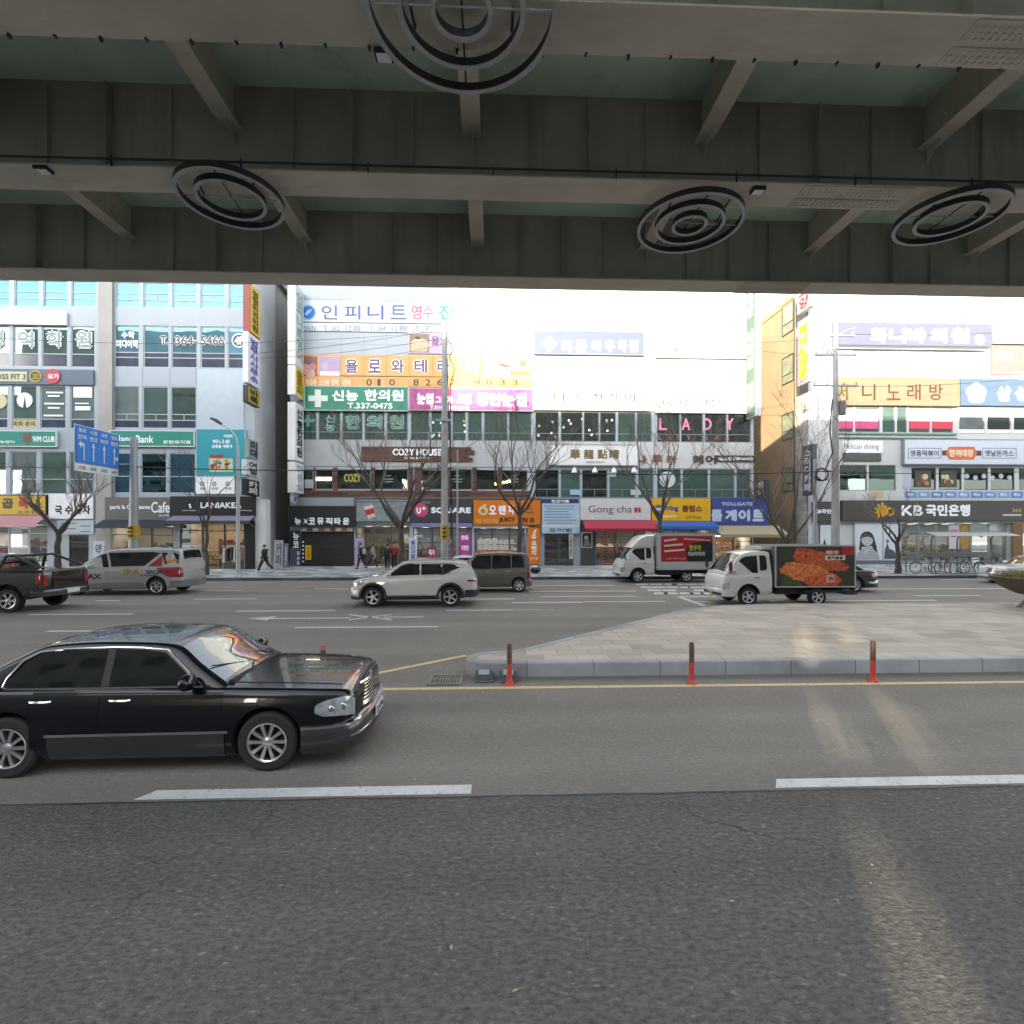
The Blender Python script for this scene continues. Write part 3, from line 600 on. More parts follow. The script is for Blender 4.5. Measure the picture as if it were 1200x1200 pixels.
# ground floor signs
t=board('yellow restaurant sign with one red character at the left edge',-60,581,56,603,YA,flat('#d9b52e'),frame=DGREY); ftext(t,'원할머니 소금',-50,585,-4,597,flat('#4a3a1c'),bold=.05); ftext(t,'곱',2,584,16,596,flat('#4a3a1c'),bold=.07); ftext(t,'족',21,583,34,597,flat('#bb2a1e'),bold=.07); ftext(t,'소',40,586,50,595,flat('#6a4a20'),bold=.05); ftext(t,'소주한잔',20,598,52,602,flat('#6a4a20'))
awning('faded pink awning under the yellow restaurant sign',-60,57,604,616,YA-.2,flat('#c98f96'),.9,stripe=flat('#d4a4a8'))
t=board('white sign with black brush characters behind the bare tree',59,579,111,608,YA,mat('sign_white_a',(.74,.75,.77),.5),depth=.1); ftext(t,'국 수 유자',64,592,106,603,BLACK,bold=.05)
t=board('pale menu board under the white brush lettered sign',68,610,111,626,YA,flat('#c9d2dc'),depth=.06,name='menu_board')
for i in range(4): panel(t,72+i%2*22,612.5+i*3.2,89+i%2*17,614+i*3.2,GREY,'menu_lines')
t=board('grey cafe sign with white script lettering',126,583,202,610,YA,flat('#6d6a6c'),depth=.2); ftext(t,'paris la Croissante',129,591.5,176,598,WT); ftext(t,'Cafe',177,588,199,601,WT,bold=.02); ftext(t,'since 1998',186,603,198,605,WT)
awning('dark navy awning under the grey cafe sign',122,203,609,617,YA-.23,flat('#2d3242'),.8)
t=board('black boutique sign with white capitals at the corner',203,582,301,605,YA,flat('#17171a'),depth=.25); ftext(t,'LANIAKEA',235,588.5,283,595.5,WT,bold=.05); ftext(t,'premium leather',214,597.5,230,599,WT); ftext(t,'handmade bags',281,597.5,295,599,WT); shape(t,[(221,591),(223,590),(224.5,595),(222.5,596)],WT)
awning('lavender grey awning over the boutique window',203,299,604.5,612,YA-.28,flat('#8d89a0'),.8,stripe=flat('#46434f'))
X0,X1,Z0,Z1=rowspan(YA,288,300,611,665); b=MB(); b.box(X0,X1,YA-.25,YA-.005,SWZ,Z1); b.build('shop_pillar',flat('#1d1d20'),A)
# blade signs on its right corner
side_sign('yellow blade sign with red edge at the top of the office corner',289,331,389,YA,1.3,.45,flat('#e6c52a'),1,flat('#9a3f34'),'정형외과의원',flat('#5b4a1c'))
side_sign('white blade sign with violet letters below the yellow one',287.5,388,448,YA,1.6,.32,flat('#e8e9f2'),1,None,'법무사사무소',flat('#6a63a8'))
side_sign('small dark blade sign with yellow face at mid height of the corner',287.5,451,471,YA,1.6,.3,flat('#b7a43a'),1,flat('#23291f'),'바둑',flat('#25250f'))
side_sign('small grey blade sign with dark letters above the white one',289,514,536,YA,1.3,.25,flat('#9aa3a8'),1,None,'미대',flat('#22262a'))
side_sign('short white blade sign at the second floor corner',286,538,556,YA,1.6,.3,flat('#e4e6ea'),1,None,'여행',flat('#4a4a52'))
side_sign('short black blade sign above the boutique sign',286,561,580,YA,1.7,.3,flat('#1b1b1e'),1,None,'카페',flat('#d9d9d9'))
# back alley wall between the left and middle blocks
b=MB(); xa0,xa1=fx(318,46),fx(352,46); t=thing('alley_building','dark grey rear building closing the narrow alley','building',((xa0+xa1)/2,46,SWZ))
b.box(xa0-3,xa1+3,46,52,SWZ,19); b.build('wall',mat('alley_wall',(.16,.17,.18),.85,var=.25,scale=.6),t); b=MB(); b.box(xa0-3.1,xa1+3.1,45.9,52.1,19.002,19.4); b.build('roof',DGREY,t)
# ------------------------------------------------------------------ middle block
YB=36.0
B=thing('commercial_building','grey white commercial block in the middle, covered in large shop signs','building',(fx(610,YB),YB,SWZ))
BW=mat('render_white',(.35,.395,.44),.55,var=.07,scale=.35); BC=mat('concrete_band',(.37,.38,.38),.75,var=.12,scale=.7,bump=.05); WOOD=tiles('wood_boards',['#5a3a2c','#6b4735','#4d3126','#614030'],2.4,.16,'#2c1c15',.01,axes='xz',dirt=.25)
bx0,bx1=fx(340,YB),fx(883,YB); zB=21; holes=[]
GLARE=mat('pane_glare_white',(.46,.46,.45),.3,var=.04)  # opaque white panes, the overexposed glare put into their colour
def b_rows():
    fm=FRG
    for sp,gm,bl in (([(353,371),(373,399),(401,425),(427,451),(453,478)],G_GRN,.2),([(481,503),(505,528),(530,546),(548,565)],G_GRN,.4),([(567,595),(596,623)],G_GRN,.9),([(627,655),(657,683),(684,702),(703,722)],G_DARK,.0),([(724,745),(746,764)],G_GRN,.6),([(770,797),(798,824),(826,852),(853,880)],G_DARK,.2)):
        winrow(B,YB,sp,482,517,610,fm,gm,holes,tr=(.27,),bl=bl)
    winrow(B,YB,[(354,367)],551,581,610,fm,G_DARK,holes)
    winrow(B,YB,[(370,390),(395,434),(437,478),(493,522),(526,553),(557,583),(586,618)],551,574,610,mat('frame_wood',(.12,.07,.05),.6),G_DARK,holes,bl=0)
    winrow(B,YB,[(627,655),(657,680),(682,712),(714,745)],550,583,610,fm,[G_DARK,G_TEAL],holes,tr=(.3,),mu=((.5,0,.3),),bl=.15)
    winrow(B,YB,[(748,766),(770,798),(800,830),(832,861),(863,880)],549,583,610,fm,[G_GRN,G_TEAL],holes,tr=(.3,),mu=((.5,0,.3),),bl=.2)
    winrow(B,YB,[(627,647),(649,669),(671,690),(692,711),(713,732),(734,752)],441,453,610,FRW,GLARE,holes,bl=0)
    winrow(B,YB,[(770,789),(791,814),(816,840),(842,866)],425,455,610,FRW,GLARE,holes,tr=(.35,),bl=0)
b_rows()
h2=[]
XS=lambda a,c,r0: (fx(a,YB),fx(c,YB),SWZ-.1,fz(r0,(fx(a,YB)+fx(c,YB))/2,YB))
h2.append(shop(B,417,480,617,YB,DIM,doors=(1,),seed=21,goods=['#3a2a20','#6d5a3a','#b59a5a','#1f2a25']))
h2.append(shop(B,484,553,618,YB,COOL,doors=(2,),seed=22,lamps='w',goods=['#c2387f','#d9d9de','#7d2a86','#e8e8ea','#b03a36']))
h2.append(shop(B,556,617,619,YB,COOL,doors=(),seed=23,lamps='w',sill=.6,goods=['#e8e0cf','#c9a24b','#e9ecec']))
h2.append(shop(B,638,672,624,YB,DIM,doors=(0,1),seed=24,lamps=False,sill=.03)); h2.append(shop(B,698,765,621,YB,DIM,doors=(0,),seed=25,goods=['#4a2a22','#d9d4c9','#8a2435','#5a4a3a']))
h2.append(shop(B,768,832,620,YB,COOL,doors=(1,),seed=26,lamps='w')); h2.append(shop(B,838,881,628,YB,WARM,doors=(),seed=27,goods=['#e6cf9a','#c98a3a','#f0e6c8','#9a5a2a']))
wall(B,'wall',bx0,bx1,SWZ,zB,YB,holes+h2,BW)
rooms(B,bx0+.25,bx1-.25,YB,5.2,zB,[fz(r,0,YB) for r in (584,532,468,403,348)],INT)
for x,nm in ((bx0,'side_wall'),(bx1-.2,'side_wall')):
    b=MB(); b.box(x,x+.2,YB+.2,YB+14,SWZ,zB-.003); b.build(nm,BC,B)
b=MB(); b.box(bx0+.21,bx1-.21,YB+3.3,YB+14,SWZ,zB-.003); b.build('rear_wall',BC,B); b=MB(); b.box(bx0-.05,bx1+.05,YB-.05,YB+14,zB,zB+.6); b.build('roof',BC,B)
def slab(bld,name,p0,r0,p1,r1,Y,m,out=.05,ref=None):
    X0,X1,Z0,Z1=rowspan(Y,p0,p1,r0,r1,ref); b=MB(); b.box(X0,X1,Y-out,Y-.002,Z0,Z1); return b.build(name,m,bld)
slab(B,'concrete_band',351,517.6,640,547.5,YB,BC,.06,610); slab(B,'concrete_band',640.3,517.6,883,548,YB,mat('band_pale',(.47,.46,.455),.6,var=.08,scale=.8),.05,610)
slab(B,'timber_cladding',352,575,621,582.6,YB,WOOD,.09); slab(B,'timber_cladding',368,547.8,369.7,574.7,YB,WOOD,.09)
for p in (390.5,434.7,478.5,486,522.5,553.5,583.5): slab(B,'timber_post',p,548,p+(5 if p<480 or p>486 else 7),574.7,YB,WOOD,.085)
slab(B,'sign_fascia',340,583,883,584.6,YB,flat('#77797a'),.12,610); slab(B,'sill_band',352,480.3,883,481.6,YB,FRG,.07,610)
b=MB()
for p in (373,400,427,454,480,503,528,566,596): 
    x=fx(p-.5,YB); b.box(x-.012,x+.012,YB-.008,YB-.001,fz(416,x,YB),fz(346,x,YB))
for r in (352,390,404): z=fz(r,fx(450,YB),YB); b.box(fx(353,YB),fx(624,YB),YB-.0075,YB-.0005,z-.012,z+.012)
b.build('panel_joint',flat('#9aa0a5'),B)
# blade signs at the left edge of the middle block
side_sign('tall white blade sign at the top left edge of the middle block',341.5,331,427,YB,1.5,.5,flat('#dfe3df'),1,WHITE,'인피니트영어',flat('#7fa79a'))
side_sign('yellow blade sign below the tall white one on the middle block',341.5,428,462,YB,1.5,.5,flat('#e6d548'),1,WHITE,'욜로와',flat('#8a6a20'))
side_sign('white blade sign with heavy black letters on the middle block',341.5,471,539,YB,1.5,.5,WHITE,1,WHITE,'신농한의원',BLACK)
side_sign('pale blue white blade sign above the round sign',341.5,541,577,YB,1.5,.5,flat('#dde5ec'),1,WHITE,'미용실',flat('#8f9bb0'))
t=thing('projecting_sign','small round blue and white blade sign above the music hall','sign',(fx(342,YB-1),YB-1,3)); X=fx(342,YB-1); Z=fz(585,X,YB-1)
b=MB(); b.lathe([(.3,-.12),(.3,.12)],(X,YB-.7,Z),axis='x'); b.build('disc',flat('#d5dbe6'),t); b=MB(); b.lathe([(.19,.121),(.19,.13)],(X,YB-.7,Z),axis='x'); b.build('emblem',flat('#4b62a8'),t); b=MB(); b.box(X-.02,X+.02,YB-.4,YB+.03,Z-.02,Z+.02); b.build('bracket',STEEL,t)
# row 5: academy sign
SW=mat('sign_film_white',(.47,.53,.57),.4,var=.04); GB1=flat('#5a6d94')
t=board('long white academy sign with a blue swirl disc at top left',353,354,566,379,YB,SW,depth=.05)
disc(t,361.5,366,8.6,flat('#6fa6dd')); disc(t,361.5,366,7,flat('#2a6fbf'),out=.012); shape(t,[(357,368),(361,363),(366,362.5),(363,367),(359,370)],flat('#a6cdf0'),out=.016)
for s,p,c in (('인',386,'#5a6d94'),('피',413,'#5560a8'),('니',440,'#4a5cae'),('트',467,'#5a6d94'),('영',488,'#d8558a'),('수',501.5,'#d87aa0'),('전',523,'#4fb7a2'),('문',549,'#4fb7a2')): 
    w=9.5 if p<480 else 6 if p<510 else 9; ftext(t,s,p-w,357.5,p+w,374.5,flat(c),bold=.02)
b=MB()
for p in (373,400,427,454,480,508,536): x=fx(p,YB); b.box(x-.012,x+.012,t['_y']-.001,t['_y']+.003,fz(379,x,YB),fz(354,x,YB))
b.build('panel_joint',flat('#a5b2bc'),t)
t=board('narrow white telephone strip sign under the academy sign',352,380,566,389.5,YB,SW,depth=.04)
for s,p0,p1 in (('MAIN',354,370),('T.',379,385),('362',388,398),('-12',402,412),('88',414,422),('T.',433,439),('364',442,452),('-12',456,466),('88',468,477),('초',486,492),('중',498,505),('고등',514,530)): ftext(t,s,p0,381.5,p1,388,flat('#7c8796'),bold=.02)
t=board('pink massage sign with a picture of a resting face',478.5,389.5,540,415,YB,flat('#d9b3cf'),depth=.05)
SK=flat('#d9b79a')
panel(t,480,391.5,503,413,flat('#8a7a68'),'picture'); shape(t,[(482,400),(490,395),(501,399),(503,405),(500,412),(481,412)],SK,'picture',out=.012); disc(t,489,400,3.8,flat('#e3c4a6'),'picture',out=.016); shape(t,[(485,396),(490,394),(494,397),(489,398)],flat('#4d3a2c'),'picture',out=.02)
ftext(t,'욜로와',505,394,537,405,flat('#8d6a9c'),bold=.03)
# row 4: orange therapy sign
OR=mat('film_orange',(.66,.30,.075),.45,var=.04,scale=1)
t=board('long orange therapy sign with face pictures at both ends',352,417,624,441.5,YB,OR,depth=.05); t4=t
for p0,p1,bg in ((352.5,372,'#8d5f62'),(374,399,'#b9a5c4'),(568,596,'#e4ddd8'),(597,623,'#dccfc4')):
    panel(t,p0,417.6,p1,441,flat(bg),'picture')
for p,r,s,c in ((358,433,7,'#d99a92'),(366,430,5,'#c98580'),(364,438,6,'#e0aaa2'),(381,429,5,'#cdb2d0'),(390,430,6,'#c2a2c9'),(577,431,5,'#d9c0b0'),(613,426,5,'#9a5a4a')): disc(t,p,r,s*.9,flat(c),'picture',out=.012+.0007*s)
panel(t,375,435,398,440.5,flat('#e6e2ee'),'picture',out=.01); panel(t,598,434,622,440,flat('#b8653f'),'picture',out=.01); shape(t,[(580,424),(594,427),(600,431),(588,430)],flat('#5a3c34'),'picture',out=.011)
PU=flat('#5a4586')
for s,p in (('욜',412),('로',439),('와',466),('테',493),('라',520),('피',552)): ftext(t,s,p-8.5,420,p+8.5,438,WT,bold=.1); ftext(t,s,p-7.5,421,p+7.5,437,flat('#6d3f74') if s!='피' else flat('#4f5a96'),Y=t['_y']-.006,bold=.03)
b=MB()
for p in (400,427,453,480,507,535,567): x=fx(p,YB); b.box(x-.014,x+.014,t['_y']-.0005,t['_y']+.0035,fz(441,x,YB),fz(417.5,x,YB))
b.build('panel_joint',flat('#7a4a22'),t)
t=board('orange telephone strip of small panels under the therapy sign',352,442.5,624,453.5,YB,OR,depth=.05)
for s,p0,p1 in (('아로마',358,371),('스웨',374,386),('경락',388,397),('관리',401,411),('0',429,436),('1',442,446),('0',456,463),('8',484,491),('2',498,505),('6',512,519),('7',527,534),('9',556,563),('0',570,577),('3',585,592),('3',600,607)): ftext(t,s,p0,444.2,p1,452,flat('#4a3326') if len(s)==1 else flat('#f0d9c0'),bold=.04)
b=MB()
for p in (358,372.5,387,399.5,413,426,440,453.5,467,480,495,508.5,522,537,553,567,582,597,610): x=fx(p,YB); b.box(x-.012,x+.012,t['_y']-.0005,t['_y']+.0035,fz(453,x,YB),fz(443,x,YB))
b.build('panel_joint',flat('#7a4a22'),t)
# row 3: green clinic and pink brow signs
t=board('green clinic sign with a white cross',358.5,454.5,478.5,481.5,YB,flat('#128a6c'),depth=.2,frame=flat('#cfd8d4')); cr=flat('#eceee8')
panel(t,369,456.5,376,477,cr,'cross'); panel(t,361.5,463.5,368.9,470,cr,'cross',); panel(t,376.1,463.5,384,470,cr,'cross')
ftext(t,'신농',389,457,420,470,WT,bold=.05); ftext(t,'한의원',427,456.5,473,470,WT,bold=.05); ftext(t,'T.337-0475',407,472,460,479,WT,bold=.05)
t=board('magenta eyebrow school sign beside the green cross sign',480.5,457,624,481.5,YB,mat('sign_magenta',(.38,.055,.22),.5,var=.05),depth=.2,frame=flat('#d9c6d2'))
for s,p0,r0,p1,r1 in (('눈썹',488,460,508,474),('그리기',510,464,530,473),('교실',535,461,552,474),('동안눈썹',558,460,617,476)): ftext(t,s,p0,r0,p1,r1,WT,bold=.06)
ftext(t,'T.010-4567-2345',504,475.5,550,479.5,WT)
# upper right white signs
t=board('pale blue clinic sign with a white diamond mark',626,390.5,753,416,YB,mat('sign_dusty_blue',(.066,.090,.140),.5,var=.06),depth=.18,frame=flat('#7d8894'))
for i,(dx,dy) in enumerate(((0,-5),(5,0),(0,5),(-5,0))): shape(t,[(644+dx,403+dy-4.4),(644+dx+4.4,403+dy),(644+dx,403+dy+4.4),(644+dx-4.4,403+dy)],WHITE,out=.02); disc(t,644+dx,403+dy,1.2,flat('#8fb3e6'),out=.024,n=8)
for s,p0,p1 in (('바',658,671),('른',674,688),('바',694,706),('우',709,721),('하',724,735),('길',737,748)): ftext(t,s,p0+.7,398.7,p1+.7,413.7,flat('#3a4a66'),bold=.06); ftext(t,s,p0,398,p1,413,WHITE,Y=t['_y']-.008,bold=.06)
t=board('white sign with thin script and an outlined ribbon',768,396,880,420,YB,mat('sign_white_b',(.66,.66,.645),.5,var=.03),depth=.15,frame=flat('#b9b9b4')); ftext(t,'더 마사지 앤 스파',797,408,842,416,flat('#3e3a36'),bold=0); shape(t,[(775,410),(792,409),(793,413),(775,414)],flat('#c9c4bb')); shape(t,[(786,403),(794,402),(793,408),(799,420),(796,418)],flat('#77716a')); panel(t,842,414.6,875,415.6,flat('#77716a'))
t=board('white hair salon sign with spaced grey characters',626,456.5,758,481,YB,mat('sign_white_b',(.66,.66,.645),.5),depth=.16,frame=flat('#c9c9c5'))
for s,p in (('더',655),('도',681),('현',700),('헤',720),('어',738)): ftext(t,s,p-6.5,460.5,p+6.5,471,flat('#4a4340'),bold=.03)
panel(t,733,477,758,478,flat('#8d8780'))
t=board('white karaoke sign with slanted pink characters',768,457,881,484,YB,mat('sign_white_b',(.66,.66,.645),.5),depth=.16,frame=flat('#c9c9c5')); ftext(t,'단독안주가면주점',770,467,849,479,flat('#6a2f42'),bold=.02); panel(t,852,474.5,880,475.6,flat('#8d7a80'))
# LADY window lettering
PK=mat('neon_pink',(.85,.25,.38),.4,var=0); B['_y']=YB+.03
for s,p in (('L',777),('A',804),('D',829),('Y',855)): ftext(B,s,p-5,490,p+5,504,PK,bold=.035)
for s,p in (('L',774),('A',785),('D',796),('Y',807),('B',827),('A',840),('R',853)): ftext(B,s,p-2.6,510.5,p+2.6,515.5,flat('#b86a78'),bold=.03)
for s,p in (('신',387),('농',387.001)): ftext(B,s,p-6,486 if s=='신' else 496,p+6,495 if s=='신' else 505,flat('#9fc4b8'),bold=.02)
for s,p in (('한',414),('의',439),('원',465)): ftext(B,s,p-10,486,p+9,503,flat('#9fc4b8'),bold=.07); ftext(B,s,p-9,487,p+8,502,flat('#5a7f76'),Y=YB+.024,bold=.02)
for p,r in ((361,492),): panel(B,359,486,363,500,flat('#6fa396'),'vinyl_cross',Y=YB+.036); panel(B,354.5,491,369,495,flat('#6fa396'),'vinyl_cross',Y=YB+.0345)
for i in range(26):
    p=rnd.choice([rnd.uniform(504,545),rnd.uniform(630,722)]); r=rnd.uniform(489,512); disc(B,p,r,1.5,WT if i%4 else flat('#d9c24a'),'vinyl_dot',Y=YB+.036,n=8,sx=1)
# second floor signs
t=board('brown timber sign with white capitals and a stepped right end',424,524,545,541,YB,WOOD,depth=.15); 
for i,(e0,e1) in enumerate(((552,.0),(556,.25),(549,.5),(554,.75))):
    panel(t,545.2,524+i*4.25,e0,527.6+i*4.25,WOOD,'board_end',out=.12,Y=t['_y']+.08)
ftext(t,'COZY HOUSE',460,525.8,517,534,WT,bold=.06); ftext(t,'STEAK & PASTA',474,535.3,503,538,WT,bold=.03)
B['_y']=YB+.03; ftext(B,'COZY',403,555,423,565,flat('#b9a648'),bold=.05); panel(B,357,562,367,572,flat('#c9d2d6'),'window_poster',Y=YB+.036); 
for p in (371,): panel(B,371,559.5,388,563,LAMPON,'neon_tube',Y=YB+.037)
for p in (455,536,602): panel(B,p-6,561,p+6,562,flat('#7aa8a0'),'vinyl_mark',Y=YB+.036); panel(B,p-3,557,p+3,558,flat('#7aa8a0'),'vinyl_mark',Y=YB+.036); panel(B,p-4,564,p+5,565,flat('#7aa8a0'),'vinyl_mark',Y=YB+.036)
for i,p in enumerate((581,585,590,594,597)): disc(B,p,567-i*.8,1.5,mat('bulb_amber' if i<2 else 'bulb_green',(.9,.6,.1) if i<2 else (.6,.8,.2),.4,var=0,emit=(1,.6,.1) if i<2 else (.6,.9,.2),estr=3),'string_bulb',Y=YB+.036,n=8)
GO=flat('#7d6a34')
t=board('white restaurant sign with four golden brush characters',642.5,522.5,746,545.5,YB,mat('sign_white_b',(.66,.66,.645),.5),depth=.25,frame=flat('#9c9c9a'))
for s,p in (('華',674),('龍',690),('點',706),('睛',720)): ftext(t,s,p-6,526.5,p+6,538,GO,bold=.04)
ftext(t,'화룡점정 중화요리',687,540.5,708,543,GO,bold=.02)
for i,p in enumerate((673,697,719.5,743)):
    X=fx(p,YB-.6); Z=fz(550,X,YB-.6); l=thing('sign_lamp',['white bell lamp below the first golden character','white bell lamp below the second and third golden characters','white bell lamp below the last golden character','white bell lamp at the right end of the white restaurant sign'][i],'lamp',(X,YB-.6,Z),'bell lamps under the golden sign')
    b=MB(); b.lathe([(.20,-.22),(.17,-.05),(.09,.06),(.04,.12)],(X,YB-.6,Z),n=14); b.build('lamp_shade',WHITE,l,True); b=MB(); b.tube([(X,YB-.6,Z+.12),(X,YB-.58,Z+.3),(X,YB-.03,Z+.42)],.02); b.build('arm',STEEL,l)
t=thing('channel_letters','brown raised salon letters on the pale band above the green windows','sign',(fx(790,YB),YB-.1,8)); t['_y']=YB-.12
for s,p in (('나',752),('무',770),('카',787),('헤',818),('어',833)): ftext(t,s,p-6.5,533,p+6.5,544,flat('#4a3a33') if s in '헤어' else flat('#8a5f45'),bold=.06); panel(t,p-1,544,p+1,545,BLKPL,'stand_off',Y=YB-.05)
t=board('slim black strip sign with white text at the right end of the band',839,534,885,541.5,YB,flat('#3a3a3c'),depth=.12); ftext(t,'No.쇼핑',842,535.5,857,540,WT); ftext(t,'(2Branch)',859,535.5,882,540,WT)
B['_y']=YB+.03; disc(B,782,562,9.5,flat('#c9d6dc'),'round_sticker',Y=YB+.036); ftext(B,'1층',777,559,787,564,WT,Y=YB+.02); panel(B,668,574,681,580,flat('#a8cfe0'),'window_poster',Y=YB+.036); panel(B,739,574,751,580,flat('#c9d0cc'),'window_poster',Y=YB+.036)
panel(B,712,553,722,559,flat('#b9c0c0'),'window_poster',Y=YB+.036)
b=MB(); X0,X1,Z0,Z1=rowspan(YB,350,416,583.5,593); b.box(X0,X1,YB-.25,YB-.125,Z0,Z1); b.build('canopy_panels',flat('#9fa8a8'),B)
# ground floor of the middle block ---------------------------------
SHUT=tiles('shutter_slats',['#2c2a28','#272523','#312e2b'],40,.11,'#151413',.012,axes='xz',bump=.8,dirt=.3)
X0,X1,Z0,Z1=rowspan(YB,353,415,623,664); b=MB(); b.box(X0,X1,YB-.06,YB-.003,SWZ,Z1); b.build('roller_shutter',SHUT,B)
t=board('black music hall sign with spaced white characters',341,594,417,616,YB,flat('#1c1e24'),depth=.35,frame=flat('#2c2f36'))
for s,p in (('뉴',349),('코',365.5),('뮤',375.5),('직',385.5),('타',395.5),('운',405.5)): ftext(t,s,p-4,606.5,p+4,615,WT,bold=.06)
shape(t,[(356,607),(358.5,610),(361,607.5),(359.5,611),(361,614.5),(358,612),(355.5,614.5),(357,611)],WT)
t=board('narrow picture strip sign above the roller shutter',353,617.5,415,623,YB,flat('#8f8578'),depth=.2)
for i in range(9): panel(t,354+i*6.7,618.2,359+i*6.7,622.4,flat(['#b9ad9a','#4a4038','#d0c8bb','#7a5f3a'][i%4]),'picture')
t=board('tall black panel sign with stacked white characters left of the shutter',341,622,352,643,YB,flat('#1a1b20'),depth=.1,cat='sign'); ftext(t,'뉴코',343,623.5,350.5,642,WT,vertical=True,bold=.06)
t=board('violet grey panel sign under the stacked white characters',341,643.5,352,664,YB,flat('#5d5f78'),depth=.1); ftext(t,'BAR',347.5,646,351.5,662,WT,vertical=True)
t=board('yellow notice sheet on the roller shutter',358,639,365,656,YB-.05,YEL,depth=.02); ftext(t,'주차금지',360,641,363,654,flat('#7a4a10'),vertical=True)
t=board('slim black strip with white dots beside the shutter',353.6,632,357,662,YB-.05,BLACK,depth=.05); 
for i in range(6): disc(t,355.3,635+i*4.6,1.1,WT,'dot',n=10)
t=board('slate coffee sign with a red and white cup',419,588.5,481,611,YB,mat('slate_teal',(.20,.235,.24),.6,var=.35,scale=5),depth=.3,frame=flat('#55595c'))
shape(t,[(426,594),(437,591.5),(440,605),(431.5,608.5)],flat('#d9d3cc'),'cup'); shape(t,[(427.4,598),(438,595),(439,601.5),(429.6,604)],flat('#c2202e'),'cup',out=.014); ftext(t,'커피 한잔',453,593,472,598,flat('#8a9494')); ftext(t,'2500',466,600,474,605,flat('#8a9494'))
t=board('dark grey phone shop sign with a pink round logo and white capitals',482.5,585,553.5,612.5,YB,flat('#3d3f46'),depth=.3)
disc(t,493.5,598,8,flat('#d24a72'),'logo',out=.03); ftext(t,'U',488,594.5,493.5,602,WT,Y=t['_y']-.034,bold=.09); ftext(t,'+',494.5,593.5,499,598,WT,Y=t['_y']-.034,bold=.09); ftext(t,'SQUARE',505,594.5,552,602.5,WT,bold=.07); ftext(t,'LG',489,587,504,590,flat('#9a9aa0'))
slab(B,'lavender_lintel',483,613,554,617.5,YB,flat('#8f89b8'),.3)
t=board('orange juice bar sign with a fruit mark and dark second line',555,586,633,615,YB,flat('#e07a16'),depth=.3,frame=flat('#5a3a22'))
disc(t,566,598.5,5.5,flat('#e8d9a0'),'logo',out=.02); disc(t,566,598.8,2.7,flat('#e07a16'),'logo',out=.025); shape(t,[(564,594),(567,591),(571,590.5),(568,595)],flat('#cfe08a'),'logo',out=.022)
for s,p0,p1 in (('오',573,582),('렌',584,593),('지',595,602),('주스',606,625)): ftext(t,s,p0,592,p1,603,WT if p0<604 else flat('#7a6a3a'),bold=.06)
ftext(t,'JUICY',585,606,604,613,flat('#5a3216'),bold=.07); ftext(t,'ON 10',609,606,626,613,flat('#5a3216'),bold=.06); ftext(t,'생과일',558,608,564,613,YEL); ftext(t,'착즙주스 전문점',566,608,583,613,flat('#f0b56a'))
slab(B,'shop_lintel',555,615.6,620,618.8,YB,WHITE,.2)
t=board('upright orange sign with a white pear mark by the dark doorway',618.5,618,632.5,661,YB,flat('#e07a16'),depth=.25); disc(t,625.5,629,3,flat('#f0e2c9'),'logo',out=.02); shape(t,[(624,626),(626,621),(629,620),(627,626)],flat('#f0e2c9'),'logo',out=.021); ftext(t,'오렌지',622.5,634,629,651,WT,vertical=True); ftext(t,'생과일',621,652.5,630.5,656,flat('#f5d9b0'))
B['_y']=YB+.03
for i in range(12): panel(B,559.5+(i%6)*6.2,632.5+(i//6)*6.3,565+(i%6)*6.2,638+(i//6)*6.3,flat('#cfcabb'),'menu_card',Y=YB+.034)
panel(B,559,644.5,597,649.5,flat('#c9645a'),'menu_card',Y=YB+.034)
panel(B,539,624,551,650,flat('#c23fa6'),'pink_poster',Y=YB+.034); ftext(B,'번호이동',540.5,627,549,633,WT,Y=YB+.02); ftext(B,'기기변경',540.5,639,549,645,WT,Y=YB+.02); panel(B,501,641,511,654,flat('#b3303c'),'red_poster',Y=YB+.034); ftext(B,'특가',502.5,644,509.5,651,WT,Y=YB+.02)
t=board('light blue notice board with a navy heading above the dark doorway',634.5,584.5,678.5,625,YB,flat('#b7cfe0'),depth=.28); panel(t,634.6,584.6,678.4,589.8,flat('#34386e'),'heading'); ftext(t,'현금대출',646,585.6,667,589,WT,Y=t['_y']-.008)
for i in range(7): panel(t,637+rnd.uniform(0,4),592.5+i*3.3,672+rnd.uniform(-9,4),593.7+i*3.3,flat('#8195ae'),'text_line')
ftext(t,'오이방',643,618.8,671,623.6,flat('#3c4350'),bold=.05); panel(t,634.7,616,678.3,617.2,flat('#e8eef2'),'divider')
t=board('slim red and white upright strip beside the light blue board',630.3,589,634,617,YB-.2,flat('#b9b4c4'),depth=.08); panel(t,630.8,592,633.6,604,flat('#c2503c'),'red_half')
t=board('slim pale upright sign in the dark doorway',666.5,626,671.5,655,YB-.15,flat('#c9c6b9'),depth=.06); ftext(t,'노래연습장',667.6,628,670.4,652,BLACK,vertical=True)
t=board('pale grey tea shop sign with dark outlined letters',679,584.5,761,609.5,YB,flat('#d7d7d5'),depth=.3)
ftext(t,'Gong cha',688.5,591.5,741.5,604,flat('#f4f4f2'),bold=.05); ftext(t,'Gong cha',689.3,592.2,740.7,603.4,flat('#5a5658'),Y=t['_y']-.006,bold=.012); ftext(t,'貢茶',743,594.5,751.5,601,flat('#b3243c'),bold=.05)
awning('red awning under the pale tea shop sign',683,768,610,621,YB-.32,flat('#b8324a'),1.0,stripe=flat('#8f2033'))
X0,X1,Z0,Z1=rowspan(YB,680,697,621,661); b=MB(); b.box(X0,X1,YB-.2,YB-.003,SWZ,Z1+.5); b.build('shop_pillar',flat('#44484e'),B)
